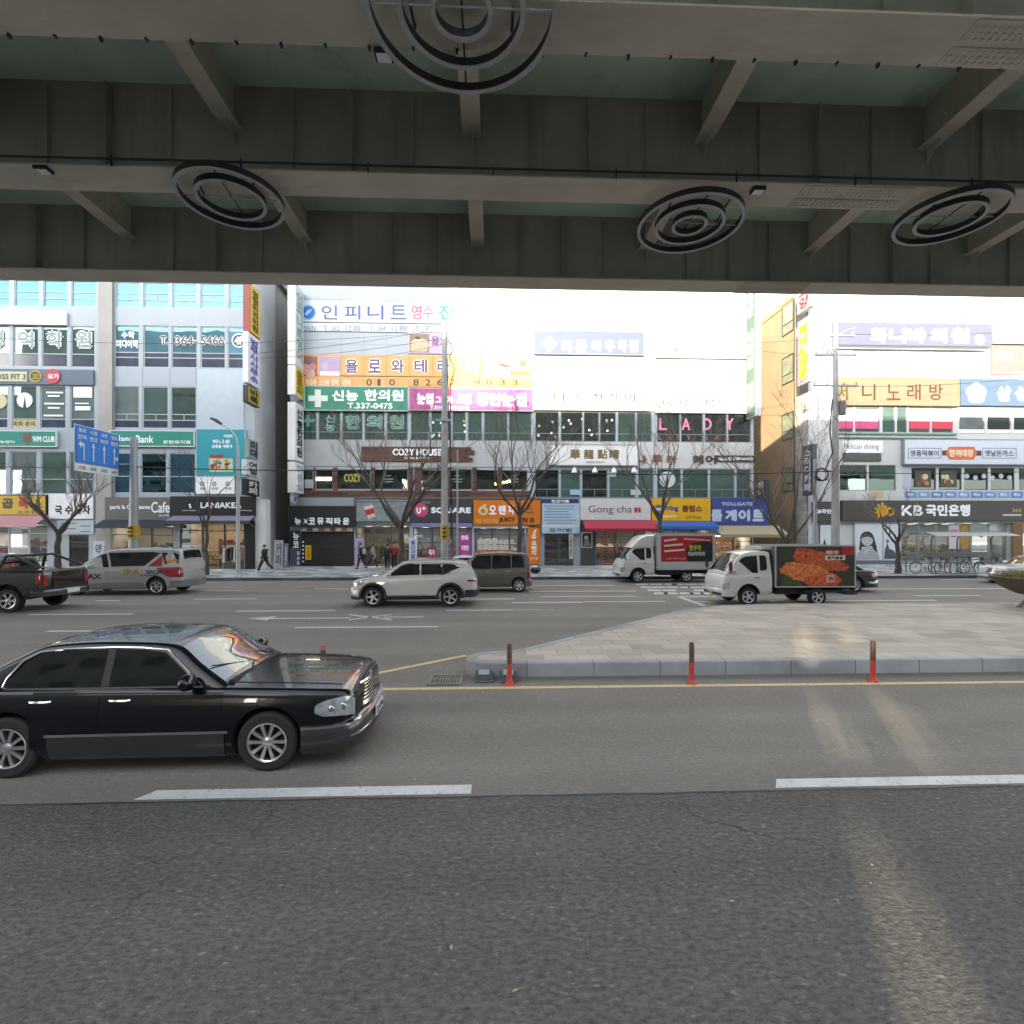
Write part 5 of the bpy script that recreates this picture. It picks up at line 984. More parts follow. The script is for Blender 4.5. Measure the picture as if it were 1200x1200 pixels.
# ---- black saloon ------------------------------------------------------------
PB=carpaint('paint_black',(.0030,.0038,.0065),rough=.22,coat=.6); PB.node_tree.nodes['Principled BSDF'].inputs['Specular IOR Level'].default_value=.22
PG=carpaint('paint_lower_grey',(.035,.037,.04),.3,.3,.6)
def saloon(label,paint,lower,trim,txt,detail=True):
    t=thing('saloon_car',label,'car')
    sh=Shell([(-2.375,.80),(-2.31,.885),(-1.8,.915),(-1,.912),(.3,.90),(.9,.892),(1.5,.875),(1.98,.85),(2.14,.832),(2.235,.80),(2.295,.72)],[(-2.375,.36),(-2.2,.24),(-1.9,.19),(1.9,.17),(2.2,.18),(2.295,.22)],
      [(-2.375,.62),(-2.31,.76),(-2.0,.86),(-1.2,.89),(1.2,.89),(1.85,.872),(2.06,.838),(2.19,.775),(2.26,.70),(2.295,.62)],[(-2.375,.015),(-1.8,.035),(0,.02),(.9,.050),(1.8,.045),(2.2,.03),(2.295,.008)])
    sh.body(t,'body',paint,((1.40,.365),(-1.26,.365)))
    g=Green([(.93,.895),(.62,1.10),(.31,1.315),(.05,1.35),(-.5,1.365),(-1.0,1.34),(-1.36,1.19),(-1.83,.925)],[(.93,.90),(-1.83,.91)],[(.93,.80),(.3,.80),(-1,.795),(-1.83,.76)],.34,[(.93,.05),(.3,.045),(-.6,.04),(-1.1,.04),(-1.83,.035)])
    g.build(t,'roof',paint); g.screen(t,'windscreen',.37,.88,.93,m=SCREEN); g.screen(t,'rear_window',-1.72,-1.13,.88)
    for sg in (1,-1):
        g.pane(t,[(.64,.93),(.24,1.262),(.0,1.292),(-.29,1.30),(-.29,.93)],sg); g.pane(t,[(-.37,.93),(-.37,1.30),(-.8,1.292),(-1.05,1.262),(-1.2,1.18),(-1.31,1.02),(-1.33,.945),(-1.30,.93)],sg)
        c=MB(); c.tube([(x,sg*(g.side(x,z)+.009),z) for x,z in [(.70,.912),(.26,1.285),(.0,1.312),(-.3,1.32),(-.8,1.312),(-1.07,1.282),(-1.23,1.19),(-1.35,1.02),(-1.37,.935),(-1.33,.912),(-.3,.912),(.70,.912)]],.011,n=6); c.build('window_trim',CHROME,t,True)
        fz_=lambda z:(lambda x:sh.ftop(z,x))
        sh.patch(t,'door',paint,-.325,.93,fz_(.235),.965,sg,.004); sh.patch(t,'door',paint,-1.02,-.335,fz_(.235),.965,sg,.004)
        sh.patch(t,'lower_trim',lower,-.84,.96,.0,fz_(.425),sg,.009); sh.patch(t,'side_moulding',CHROME,-.86,1.0,fz_(.432),fz_(.462),sg,.016,nf=1)
        b=MB(); P=[Vector((x,sg*(g.side(x,z)+.004),z)) for x,z in [(-.27,.925),(-.27,1.305),(-.39,1.305),(-.39,.925)]]; b.add(P,[(0,1,2,3)]); b.build('door_pillar',BLKPL,t)
        for x in (.0-.12,-.92): handle(t,g,x,.80,sg,CHROME,.21,yb_on(sh,x,.80)-.004)
        mirror(t,.60,.80,.965,sg,paint,1.3)
        hl=sh.patch(t,'headlight',LAMP,1.90,2.275,lambda x:.60+.10*max(0,(1.99-x)/.09)*.5-.02*(x-1.92),lambda x:.74+.17*math.sqrt(max(0,min(1,(x-1.90)/.30))),sg,.010,20,6)
        for xx,ff,rr_ in ((2.06,.70,.045),(2.17,.73,.05)): p=sh.surf(xx,ff,sg); b=MB(); b.ball((p.x,p.y+sg*.004,p.z),(rr_,.012,rr_),14,8); b.build('lamp_bulb',CHROME,hl,True)
        sh.patch(t,'tail_light',TAIL,-2.33,-2.02,.60,.86,sg,.010)
        for x in (1.40,-1.26): wheel(t,x,.885,.318,.215,sg,10,mat('alloy_bright',(.70,.71,.73),.25,.9,var=.08),.066)
    pl=[(1.76,.885),(1.95,.872),(2.11,.835),(2.24,.765),(2.32,.655),(2.365,.45),(2.38,.22),(2.385,0)]
    ubar(t,'front_bumper',PG if trim else paint,pl,[(-.06,.17),(-.02,.175),(.012,.22),(.018,.34),(.014,.44),(-.01,.475),(-.07,.49)])
    ubar(t,'bumper_strip',CHROME,pl,[(.0,.446),(.026,.452),(.026,.478),(-.02,.484)])
    ubar(t,'bumper_intake',BLKPL,pl[4:],[(.0,.24),(.022,.25),(.022,.305),(.0,.315)]); ubar(t,'bumper_strip',CHROME,pl[3:],[(.012,.318),(.03,.322),(.03,.336),(.012,.34)])
    pr=[(-1.66,.885),(-2.0,.872),(-2.3,.79),(-2.42,.6),(-2.45,.3),(-2.455,0)]
    ubar(t,'rear_bumper',PG if trim else paint,pr,[(-.06,.2),(.0,.21),(.016,.30),(.016,.45),(-.01,.5),(-.07,.51)])
    # upright grille with bars leaning back
    b=MB()
    def gp_(y,z,o=0): return Vector((2.335-.16*(z-.52)-.10*(y/.4)**2+o,y,z))
    ys=frange(-.38,.38,12)
    b.grid(lambda y,z:gp_(y*(1-.10*(.78-z)/.26),z),ys,frange(.52,.775,4)); gr=b.build('grille',BLKPL,t,True)
    for z in frange(.545,.735,5): c=MB(); c.tube([gp_(y*(1-.10*(.78-z)/.26),z,.012) for y in ys],.009,n=5); c.build('grille_bar',CHROME,gr,True)
    c=MB(); c.tube([gp_(y*.9,.52,.014) for y in ys]+[gp_(.38*(1-.1*(.78-z)/.26),z,.014) for z in (.58,.66,.74)]+[gp_(y,.772,.014) for y in ys[::-1]]+[gp_(-.38*(1-.1*(.78-z)/.26),z,.014) for z in (.74,.66,.58)],.02,n=6,closed=True); c.build('grille_frame',CHROME,gr,True)
    c=MB(); c.tube([(2.2,0,.85),(2.205,0,.895)],.008); c.lathe([(.001,-.006),(.028,-.004),(.028,.004),(.001,.006)],(2.208,0,.915),axis='x',n=14); c.build('bonnet_emblem',CHROME,t,True)
    c=MB(); 
    for s in (1,-1): c.tube([sh.topsurf(x,s*.80)+Vector((0,0,.002)) for x in frange(.96,2.12,14)],.006,n=4)
    c.build('bonnet_seam',BLKPL,t)
    plate(t,2.425,0,.40,.40,.13,txt)
    b=MB(); b.box(.905,.96,-.68,.68,.90,.945); b.build('cowl',BLKPL,t,bevel=.01)
    for y0,y1 in ((-.1,-.62),(.5,-.02)): c=MB(); c.tube([(.93,y0,.962),(.62+.25,y0+.12,.985),(.70,y1,1.09)],.008); c.build('wiper',BLKPL,t)
    return t
sal=saloon('black saloon car with chrome trim driving in the nearest lane',PB,PG,True,'32 4716')
place(sal,-3.86,5.565+.89,.042*.6)

# ---- simple family of other cars ----------------------------------------------------
def finish_car(t,sh,g,wheels,R,ww,panes,screens,yo,spokes=5,sw=.10,doors=(),handles=(),hz=.8,paint=None,mir=None,head=None,tail=None,handlem=None,rimc=None,belt_f=.965,doorbot=.28,dlo=None):
    for sg in (1,-1):
        if dlo: g.pane(t,dlo,sg,'window_surround',BLKPL,.003)
        for p in panes: g.pane(t,p,sg)
        for x in wheels: wheel(t,x,yo,R,ww,sg,spokes,rimc,sw)
        for a,c in doors: sh.patch(t,'door',paint,a,c,lambda x:sh.ftop(doorbot,x),belt_f,sg,.006)
        for x in handles: handle(t,g,x,hz,sg,handlem or paint,.2,yb_on(sh,x,hz)+.002)
        if mir: mirror(t,mir[0],mir[1],mir[2],sg,paint,mir[3] if len(mir)>3 else 1)
        if head: sh.patch(t,'headlight',LAMP,head[0],head[1],head[2],head[3],sg,.009)
        if tail: sh.patch(t,'tail_light',TAIL,tail[0],tail[1],tail[2],tail[3],sg,.009)
    for n,a,c,w in screens: g.screen(t,n,a,c,w)
PWH=carpaint('paint_white_pearl',(.50,.50,.485),rough=.3)
def suv():
    t=thing('compact_suv','white compact SUV with black wheel arch cladding in the middle lane','car')
    sh=Shell([(-2.15,.92),(-2.05,1.06),(-1.6,1.10),(-.6,1.06),(.9,1.03),(1.2,1.01),(1.75,.95),(2.0,.90),(2.1,.84),(2.15,.74)],[(-2.15,.46),(-1.95,.33),(-1.5,.27),(1.5,.25),(1.95,.27),(2.15,.36)],
      [(-2.15,.68),(-2.05,.80),(-1.7,.88),(-1,.90),(1.2,.90),(1.8,.87),(2.0,.80),(2.1,.70),(2.15,.58)],[(-2.15,.01),(0,.02),(1.1,.05),(2.15,.02)])
    sh.body(t,'body',PWH,((1.37,.40),(-1.26,.40)))
    g=Green([(1.18,1.0),(.85,1.22),(.5,1.44),(.2,1.53),(-.4,1.555),(-1.2,1.535),(-1.75,1.49),(-1.95,1.36),(-2.1,1.05)],[(1.18,1.03),(-.6,1.06),(-2.1,1.07)],[(1.18,.80),(0,.82),(-1.5,.80),(-2.1,.74)],.20,[(1.18,.05),(0,.05),(-2.1,.04)])
    g.build(t,'roof',PWH)
    finish_car(t,sh,g,(1.37,-1.26),.345,.225,[[(.86,1.06),(.42,1.36),(.2,1.44),(-.2,1.46),(-.2,1.09)],[(-.25,1.09),(-.25,1.46),(-.9,1.45),(-1.0,1.14),(-.98,1.11)],[(-1.04,1.15),(-.97,1.445),(-1.3,1.42),(-1.6,1.33)]],[('windscreen',.55,1.10,.92),('rear_window',-2.03,-1.80,.85)],.905,5,.12,[(-.22,.92),(-.93,-.23)],(-.05,-.80),.93,PWH,(.80,.80,1.10),(1.75,2.12,.72,.90),(-2.13,-1.84,.70,.79),PWH,dlo=[(.93,1.05),(.43,1.40),(.2,1.475),(-.9,1.485),(-1.32,1.455),(-1.70,1.335),(-1.02,1.09)])
    for sg in (1,-1):
        sh.patch(t,'sill_cladding',BLKPL,-.88,.98,0,.17,sg,.012); sh.patch(t,'sill_strip',CHROME,-.5,.95,.185,.205,sg,.014,nf=1)
        for cx in (1.37,-1.26):
            b=MB(); pts=[]
            for k in range(15): a=PI*(-.04+1.08*k/14); pts.append((cx+.435*math.cos(a),.36+.435*math.sin(a)))
            b.tube([(x,sg*(sh.hw(x)*.985),z) for x,z in pts],.055,n=6); b.build('arch_cladding',BLKPL,t,True)
        b=MB(); b.tube([(.25,sg*.62,1.55),(.15,sg*.62,1.60),(-1.3,sg*.60,1.60),(-1.42,sg*.60,1.56)],.018); b.build('roof_rail',ALLOY,t,True)
    ubar(t,'front_bumper',PWH,[(1.85,.86),(2.05,.80),(2.16,.66),(2.21,.4),(2.22,0)],[(-.05,.36),(.01,.40),(.015,.62),(-.03,.68)]); ubar(t,'lower_bumper',BLKPL,[(1.82,.87),(2.04,.80),(2.15,.66),(2.2,.4),(2.21,0)],[(-.05,.24),(.01,.26),(.015,.358),(-.03,.36)])
    b=MB(); b.grid(lambda y,z:(2.185-.1*(y/.55)**2,y,z),frange(-.55,.55,8),[.70,.86]); b.build('grille',BLKPL,t,True)
    ubar(t,'rear_bumper',BLKPL,[(-1.75,.89),(-2.0,.85),(-2.16,.7),(-2.2,.4),(-2.21,0)],[(-.05,.32),(.01,.35),(.02,.56),(-.05,.60)]); plate(t,2.235,0,.50,.4,.12)
    return t
s=suv(); place(s,fx(484.5,17.6),17.55+.9,PI-.0)
def box_car():
    t=thing('mini_van','grey brown boxy mini car with a tall flat roof behind the white SUV','car'); P=carpaint('paint_taupe',(.13,.12,.105),.4,.35)
    sh=Shell([(-1.80,.95),(-1.74,1.02),(-.8,.98),(.7,.95),(1.1,.92),(1.5,.86),(1.7,.80),(1.8,.66)],[(-1.8,.34),(-1.6,.24),(1.4,.22),(1.8,.30)],[(-1.8,.70),(-1.72,.77),(-1.2,.80),(1.2,.80),(1.6,.76),(1.74,.68),(1.8,.58)],[(-1.8,.01),(1,.05),(1.8,.02)])
    sh.body(t,'body',P,((1.22,.345),(-1.30,.345)))
    g=Green([(1.15,.92),(.85,1.28),(.55,1.58),(.3,1.64),(-.6,1.665),(-1.4,1.64),(-1.66,1.58),(-1.74,1.3),(-1.78,.98)],[(1.15,.94),(-1.78,.99)],[(1.15,.74),(0,.75),(-1.78,.73)],.13,[(1.15,.05),(0,.04),(-1.78,.03)])
    g.build(t,'roof',P)
    finish_car(t,sh,g,(1.22,-1.30),.295,.18,[[(.98,.99),(.48,1.53),(-.12,1.56),(-.12,1.0)],[(-.17,1.0),(-.17,1.56),(-.95,1.555),(-.95,1.02)],[(-1.0,1.03),(-1.0,1.55),(-1.40,1.53),(-1.50,1.40),(-1.50,1.08)]],[('windscreen',.6,1.1,.93),('rear_window',-1.745,-1.68,.85)],.80,6,.11,[(-.13,.93),(-.99,-.14)],(-.02,-.85),.90,P,(.92,.74,1.05),(1.45,1.76,.60,.90),(-1.785,-1.66,.45,.98),CHROME,dlo=[(1.0,.97),(.48,1.56),(-1.42,1.57),(-1.53,1.40),(-1.53,1.03)],rimc=mat('alloy_light',(.62,.63,.64),.35,.6))
    ubar(t,'rear_bumper',P,[(-1.55,.80),(-1.75,.76),(-1.86,.6),(-1.88,0)],[(-.05,.24),(.01,.27),(.02,.5),(-.05,.55)]); ubar(t,'front_bumper',P,[(1.5,.79),(1.72,.73),(1.85,.5),(1.87,0)],[(-.05,.22),(.01,.24),(.02,.5),(-.05,.55)])
    return t
s=box_car(); place(s,fx(572,21.6),21.55+.8,PI)
def van():
    t=thing('passenger_van','silver white passenger van with racing decals and a red swoosh','van'); P=carpaint('paint_silver_white',(.39,.395,.395),.25,.32)
    sh=Shell([(-2.55,1.05),(-2.48,1.14),(-1.5,1.12),(1.1,1.08),(1.6,1.03),(2.1,.93),(2.4,.82),(2.5,.74),(2.55,.62)],[(-2.55,.42),(-2.3,.30),(-2,.25),(2,.24),(2.3,.25),(2.55,.32)],[(-2.55,.78),(-2.45,.88),(-2,.95),(1.5,.95),(2.1,.90),(2.35,.80),(2.48,.68),(2.55,.55)],[(-2.55,.01),(1.2,.05),(2.55,.02)])
    sh.body(t,'body',P,((1.65,.40),(-1.55,.40)))
    g=Green([(1.72,.99),(1.3,1.32),(.9,1.60),(.55,1.76),(.1,1.83),(-1,1.86),(-2.1,1.84),(-2.38,1.78),(-2.48,1.5),(-2.53,1.10)],[(1.72,1.02),(1.1,1.08),(-2.53,1.12)],[(1.72,.84),(1,.88),(-2,.88),(-2.53,.82)],.16,[(1.72,.06),(0,.06),(-2.53,.04)])
    g.build(t,'roof',P)
    finish_car(t,sh,g,(1.65,-1.55),.335,.22,[[(1.50,1.10),(.75,1.60),(.52,1.68),(.35,1.13)],[(.25,1.15),(.42,1.71),(-1.28,1.74),(-1.62,1.70),(-1.05,1.18)],[(-1.72,1.62),(-1.66,1.70),(-2.2,1.71),(-2.36,1.62),(-2.36,1.28),(-1.85,1.25)]],[('windscreen',.72,1.66,.93),('rear_window',-2.49,-2.40,.85)],.945,6,.12,[(.32,1.25),(-.98,.29)],(.42,.12),.98,P,(1.28,.90,1.12,1.2),(2.1,2.5,.62,.9),(-2.54,-2.42,.45,.98),P)
    for sg in (-1,1):
        sh.patch(t,'lower_panel',carpaint('paint_lower_silver',(.22,.23,.24),.2,.4),-1.1,1.2,0,.30,sg,.008)
        gm=flat('#c9992a'); u=(-1,0,0) if sg>0 else (1,0,0); yy=lambda x,z: sg*(yb_on(sh,x,z)+.008)
        text('NAX',(1.0,yy(1.0,.78),.76),u,UZ,.80,.22,BLACK,t,.06,name='decal'); text('EA',(-.62,yy(-.62,.90),.88),u,UZ,.72,.34,gm,t,.09,name='decal'); text('SPORTS',(-1.62,yy(-1.6,.95),.93),u,UZ,.95,.16,flat('#3a3d55'),t,.06,name='decal'); text('RACING',(-1.3,yy(-1.3,.78),.80),u,UZ,.7,.09,flat('#3a3d55'),t,.05,name='decal')
        sh.patch(t,'red_swoosh',flat('#a01c28'),-2.42,-1.55,lambda x:sh.ftop(1.08-.36*min(1,max(0,(-1.5-x)/.55)),x),.985,sg,.007,20)
        b=MB(); b.add([Vector((x,sg*(g.side(x,z)+.010),z)) for x,z in [(-1.15,1.16),(-1.66,1.56),(-1.74,1.66),(-1.72,1.16)]],[(0,1,2,3)]); b.build('red_swoosh',flat('#a8202c'),t)
        b=MB(); b.add([Vector((x,sg*(g.side(x,z)+.010),z)) for x,z in [(-1.95,1.28),(-1.85,1.42),(-2.3,1.45),(-2.34,1.36)]],[(0,1,2,3)]); b.build('orange_flash',flat('#e0912a'),t)
    ubar(t,'front_bumper',P,[(2.15,.90),(2.4,.8),(2.58,.55),(2.62,0)],[(-.05,.24),(.01,.27),(.02,.56),(-.05,.62)]); ubar(t,'rear_bumper',mat('bumper_mid_grey',(.16,.17,.17),.5),[(-2.1,.96),(-2.4,.93),(-2.6,.75),(-2.63,0)],[(-.05,.30),(.01,.33),(.03,.58),(-.05,.62)])
    return t
s=van(); place(s,fx(166,21.3)-.92,21.2+.95,PI)
def pickup():
    t=thing('pickup_truck','dark grey double cab pickup with chrome roll bar at the left edge','pickup'); P=carpaint('paint_graphite',(.014,.0135,.0125),.3,.3)
    sh=Shell([(-2.6,1.26),(-2.55,1.33),(-2,1.34),(-1.05,1.33),(-.9,1.22),(.9,1.16),(1.6,1.12),(2.3,1.02),(2.5,.92),(2.6,.75)],[(-2.6,.55),(-2.4,.45),(-2,.40),(2.2,.36),(2.6,.45)],[(-2.6,.93),(-2.5,.965),(2,.96),(2.35,.88),(2.52,.76),(2.6,.6)],[(-2.6,.0),(-1.1,.0),(-.9,.02),(1.2,.05),(2.6,.02)])
    sh.body(t,'body',P,((1.75,.47),(-1.55,.47)))
    g=Green([(1.45,1.12),(1.0,1.45),(.7,1.66),(.4,1.76),(-.3,1.80),(-.75,1.77),(-.95,1.65),(-1.1,1.32)],[(1.45,1.16),(-1.1,1.26)],[(1.45,.84),(0,.86),(-1.1,.85)],.26,[(1.45,.05),(-1.1,.04)])
    g.build(t,'roof',P)
    finish_car(t,sh,g,(1.75,-1.55),.375,.25,[[(1.15,1.2),(.62,1.64),(.05,1.7),(.05,1.22)],[(0,1.22),(0,1.7),(-.7,1.68),(-.88,1.4),(-.88,1.26)]],[('windscreen',.72,1.36,.92),('rear_window',-1.08,-.97,.85)],.955,6,.12,[(.02,1.2),(-.98,.0)],(.15,-.8),1.08,P,(1.1,.86,1.26,1.2),(2.2,2.56,.6,.85),None,CHROME)
    for sg in (1,-1):
        sh.patch(t,'tail_light',TAIL,-2.595,-2.43,lambda x:.48,lambda x:.86,sg,.012); b=MB(); b.tube([(-1.15,sg*.80,1.36),(-1.3,sg*.72,1.78),(-1.55,sg*.72,1.80),(-2.45,sg*.86,1.40)],.045); b.build('roll_bar',BLKPL,t,True)
        b=MB(); b.box(-2.615,-2.60,(.74 if sg>0 else -.90),(.90 if sg>0 else -.74),.84,1.18); b.build('tail_lamp_back',TAIL,t)
    b=MB(); b.box(-2.63,-2.602,-.56,.56,.72,1.27); b.build('tailgate',P,t,bevel=.01); b=MB(); b.tube([(-1.3,-.72,1.78),(-1.3,.72,1.78)],.045); b.build('roll_bar',BLKPL,t,True)
    ubar(t,'rear_bumper',carpaint('bumper_graphite',(.05,.05,.05),.3,.4),[(-2.3,.97),(-2.55,.96),(-2.68,.85),(-2.72,.4),(-2.72,0)],[(-.05,.48),(.01,.50),(.03,.64),(-.04,.70)]); plate(t,-2.755,-.1,.60,.5,.13,'',-1)
    return t
s=pickup(); place(s,fx(50,16.85)-2.6,16.8+.96,PI)
# white saloons: one at the right edge, one half hidden behind the box car
PW2=carpaint('paint_white',(.58,.59,.6),rough=.3)
w1=saloon('white saloon parked at the right edge behind the round planter',PW2,PW2,False,'')
place(w1,fx(1153,23.7)+3.45,23.6+.9,PI)
w2=saloon('white parked saloon mostly hidden behind the boxy mini car',PW2,PW2,False,''); place(w2,fx(546,25.2)-.2,24.35+.9,PI)
PD=carpaint('paint_dark',(.012,.012,.013),rough=.15)
w3=saloon('black saloon hidden behind the fried chicken truck',PD,PD,False,''); place(w3,fx(1029,21.8)-2.85,21.0+.9,PI)
# ---- delivery trucks
def truck(label,boxh,boxl,adfn,fairing,plate_col,boxcol,x_off=0):
    t=thing('delivery_truck',label,'truck',group='small delivery trucks'); P=carpaint('paint_truck_white',(.56,.56,.55),rough=.32)
    sh=Shell([(.80,1.14),(1.6,1.12),(2.3,1.09),(2.45,1.02),(2.52,.92),(2.56,.80)],[(.80,.42),(1.0,.40),(2.3,.36),(2.56,.40)],[(.80,.83),(2.0,.835),(2.3,.82),(2.44,.78),(2.52,.71),(2.56,.62)],[(.8,.0),(2.0,.02),(2.56,.03)])
    sh.body(t,'cab',P,((1.62,.40),),n=30)
    g=Green([(2.42,1.08),(2.2,1.36),(1.95,1.66),(1.75,1.80),(1.4,1.87),(1.0,1.88),(.82,1.84),(.80,1.2)],[(2.42,1.10),(.8,1.14)],[(2.42,.74),(2.0,.79),(.8,.79)],.13,[(2.42,.06),(.8,.05)])
    g.build(t,'cab_roof',P)
    finish_car(t,sh,g,(1.62,),.315,.2,[[(2.28,1.14),(1.83,1.64),(1.70,1.70),(1.28,1.74),(1.28,1.14)],[(1.20,1.22),(1.20,1.74),(1.0,1.74),(.95,1.66),(.95,1.30),(1.0,1.22)]],[('windscreen',1.85,2.37,.93)],.83,5,.13,[],(),.8,P,(2.16,.80,1.18,1.15),None,None,None,mat('alloy_light',(.62,.63,.64),.35,.6))
    for sg in (1,-1):
        wheel(t,-.85,.80,.30,.19,sg,5,mat('alloy_light',(.62,.63,.64),.35,.6),.13)
        b=MB(); pts=[(2.30,.72),(2.30,.55),(2.06,.45),(2.06,.98)]
        sh.patch(t,'headlight',LAMP,2.30,2.50,lambda x:.28,lambda x:.62,sg,.010); sh.patch(t,'cab_door',P,1.05,1.22,.05,.97,sg,.006); sh.patch(t,'cab_door',P,1.23,2.2,lambda x: max(.05,(.42+math.sqrt(max(0,.44**2-(x-1.62)**2))-.42+.02-.04)/(1.12-.40)) if abs(x-1.62)<.44 else .05,.97,sg,.006,nx=24)
        handle(t,g,1.32,.98,sg,BLKPL,.16,yb_on(sh,1.32,.98)+.003)
        b=MB(); b.tube([(2.28,sg*.80,1.12),(2.32,sg*.97,1.16),(2.33,sg*.98,1.55)],.014); b.build('mirror_arm',BLKPL,t)
        b=MB(); b.box(2.30,2.36,sg*.98-.09,sg*.98+.09,1.22,1.52); b.build('side_mirror',BLKPL,t,bevel=.02)
        b=MB(); b.tube([(.75,sg*.32,.55),(-2.45,sg*.32,.55)],.06); b.build('chassis_rail',BLKPL,t)
    ubar(t,'front_bumper',P,[(2.1,.84),(2.35,.81),(2.52,.72),(2.58,.5),(2.60,0)],[(-.05,.30),(.01,.33),(.02,.54),(-.05,.60)]); ubar(t,'bumper_intake',BLKPL,[(2.52,.72),(2.58,.5),(2.60,0)],[(0,.34),(.026,.36),(.026,.44),(0,.46)])
    b=MB(); b.grid(lambda y,z:(2.60-.10*(y/.5)**2-.25*(z-.6),y,z),frange(-.42,.42,8),[.62,.80]); b.build('grille',mat('grille_pale',(.45,.46,.47),.4),t,True)
    plate(t,2.635,0,.41,.36,.12,'82',1,col=plate_col)
    b=MB(); b.box(-.9,.5,-.55,.55,.36,.62); b.build('under_tank',BLKPL,t,bevel=.03)
    zb=.66; x1=.70; x0=x1-boxl; W=.86
    b=MB(); b.box(x0,x1,-W,W,zb,boxh); bx=b.build('cargo_box',boxcol,t,bevel=.02)
    for yy in (-W,W):
        b=MB()
        for xx in (x0,x1): b.box(xx-.025,xx+.025,yy-.012,yy+.012,zb-.022,boxh+.022)
        for zz in (zb,boxh): b.box(x0+.024,x1-.024,yy-.0115,yy+.0115,zz-.022,zz+.022)
        b.build('box_edging',ALLOY,bx)
    b=MB(); b.box(x0-.02,-.3,-W+.05,W-.05,.46,.52); b.build('side_guard',BLKPL,t)
    for sg in (1,-1): b=MB(); b.box(x0-.03,x0-.005,sg*.7-.12,sg*.7+.12,.5,.6); b.build('tail_light',TAIL,t)
    b=MB(); b.box(x0-.08,x0+.3,-W,W,.38,.46); b.build('rear_bumper',BLKPL,t)
    if fairing:
        b=MB(); n=10; f=Tab([(.80,boxh-.05),(1.1,boxh-.06),(1.5,boxh-.22),(1.85,1.90),(2.0,1.78)])
        xs=frange(.80,1.98,n); b.add([(x,y,z) for x in xs for (y,z) in ((-.74,1.80 if x<1.7 else 1.74),(-.74,max(f(x)-.06,1.80 if x<1.7 else 1.745)),(-.62,max(f(x),1.82 if x<1.7 else 1.75)),(.62,max(f(x),1.82 if x<1.7 else 1.75)),(.74,max(f(x)-.06,1.80 if x<1.7 else 1.745)),(.74,1.80 if x<1.7 else 1.74))],[(i*6+j,i*6+j+1,(i+1)*6+j+1,(i+1)*6+j) for i in range(n) for j in range(5)]+[(0,5,4,3,2,1),tuple(range(n*6,n*6+6))]); b.build('roof_fairing',P,t,True)
    else:
        b=MB(); b.box(.55,1.05,-.62,.62,1.93,2.05); b.build('chiller_unit',flat('#c9c9c4'),t,bevel=.02)
    for sg in (-1,1): adfn(t,x0,x1,zb,boxh,sg,W)
    return t
def apoly(t,pts,y,m,name='advert',d=.004):
    b=MB(); n=len(pts); sg=1 if y>0 else -1; b.add([(x,y,z) for x,z in pts]+[(x,y-sg*d,z) for x,z in pts],[tuple(range(n)),tuple(range(n,2*n))]+[(i,(i+1)%n,n+(i+1)%n,n+i) for i in range(n)]); return b.build(name,m,t)
def ad_red(t,x0,x1,zb,zt,sg,W):
    y=sg*(W+.006); u=(-1,0,0) if sg>0 else (1,0,0)
    # the visible cheek runs front (+x) to the viewer's left after the truck is turned round
    fx0,fx1=x1-.22,x0+.12
    X=lambda f: fx0+(fx1-fx0)*f
    Z=lambda f: zb+.40+(zt-.12-zb-.40)*f
    if True:
        apoly(t,[(X(0),Z(0)),(X(1),Z(0)),(X(1),Z(1)),(X(0),Z(1))],y,flat('#b5232c'))
        apoly(t,[(X(.52),Z(.0)),(X(1),Z(0)),(X(1),Z(.72)),(X(.9),Z(.82)),(X(.6),Z(.72)),(X(.47),Z(.4))],y+sg*.003,flat('#1d2226'))
        for k,(a,c,z) in enumerate(((.06,.30,.78),(.06,.42,.58),(.06,.46,.37))): apoly(t,[(X(a),Z(z)),(X(c),Z(z+.06)),(X(c),Z(z+.13)),(X(a),Z(z+.07))],y+sg*.004,flat('#e6ddd8'))
        apoly(t,[(X(.44),Z(.86)),(X(.95),Z(.80)),(X(.95),Z(.85)),(X(.44),Z(.92))],y+sg*.005,flat('#d9b9b0'))
        text('한우라',(X(.66),y+sg*.008,Z(.54)),u,UZ,.62,.30,flat('#c9c33a'),t,.05); text('가브리이야',(X(.68),y+sg*.008,Z(.30)),u,UZ,.9,.24,flat('#d9d9d4'),t,.05); text('신선한 돼지고기 전문',(X(.28),y+sg*.008,Z(.12)),u,UZ,1.0,.09,flat('#e9c9c4'),t,.03)
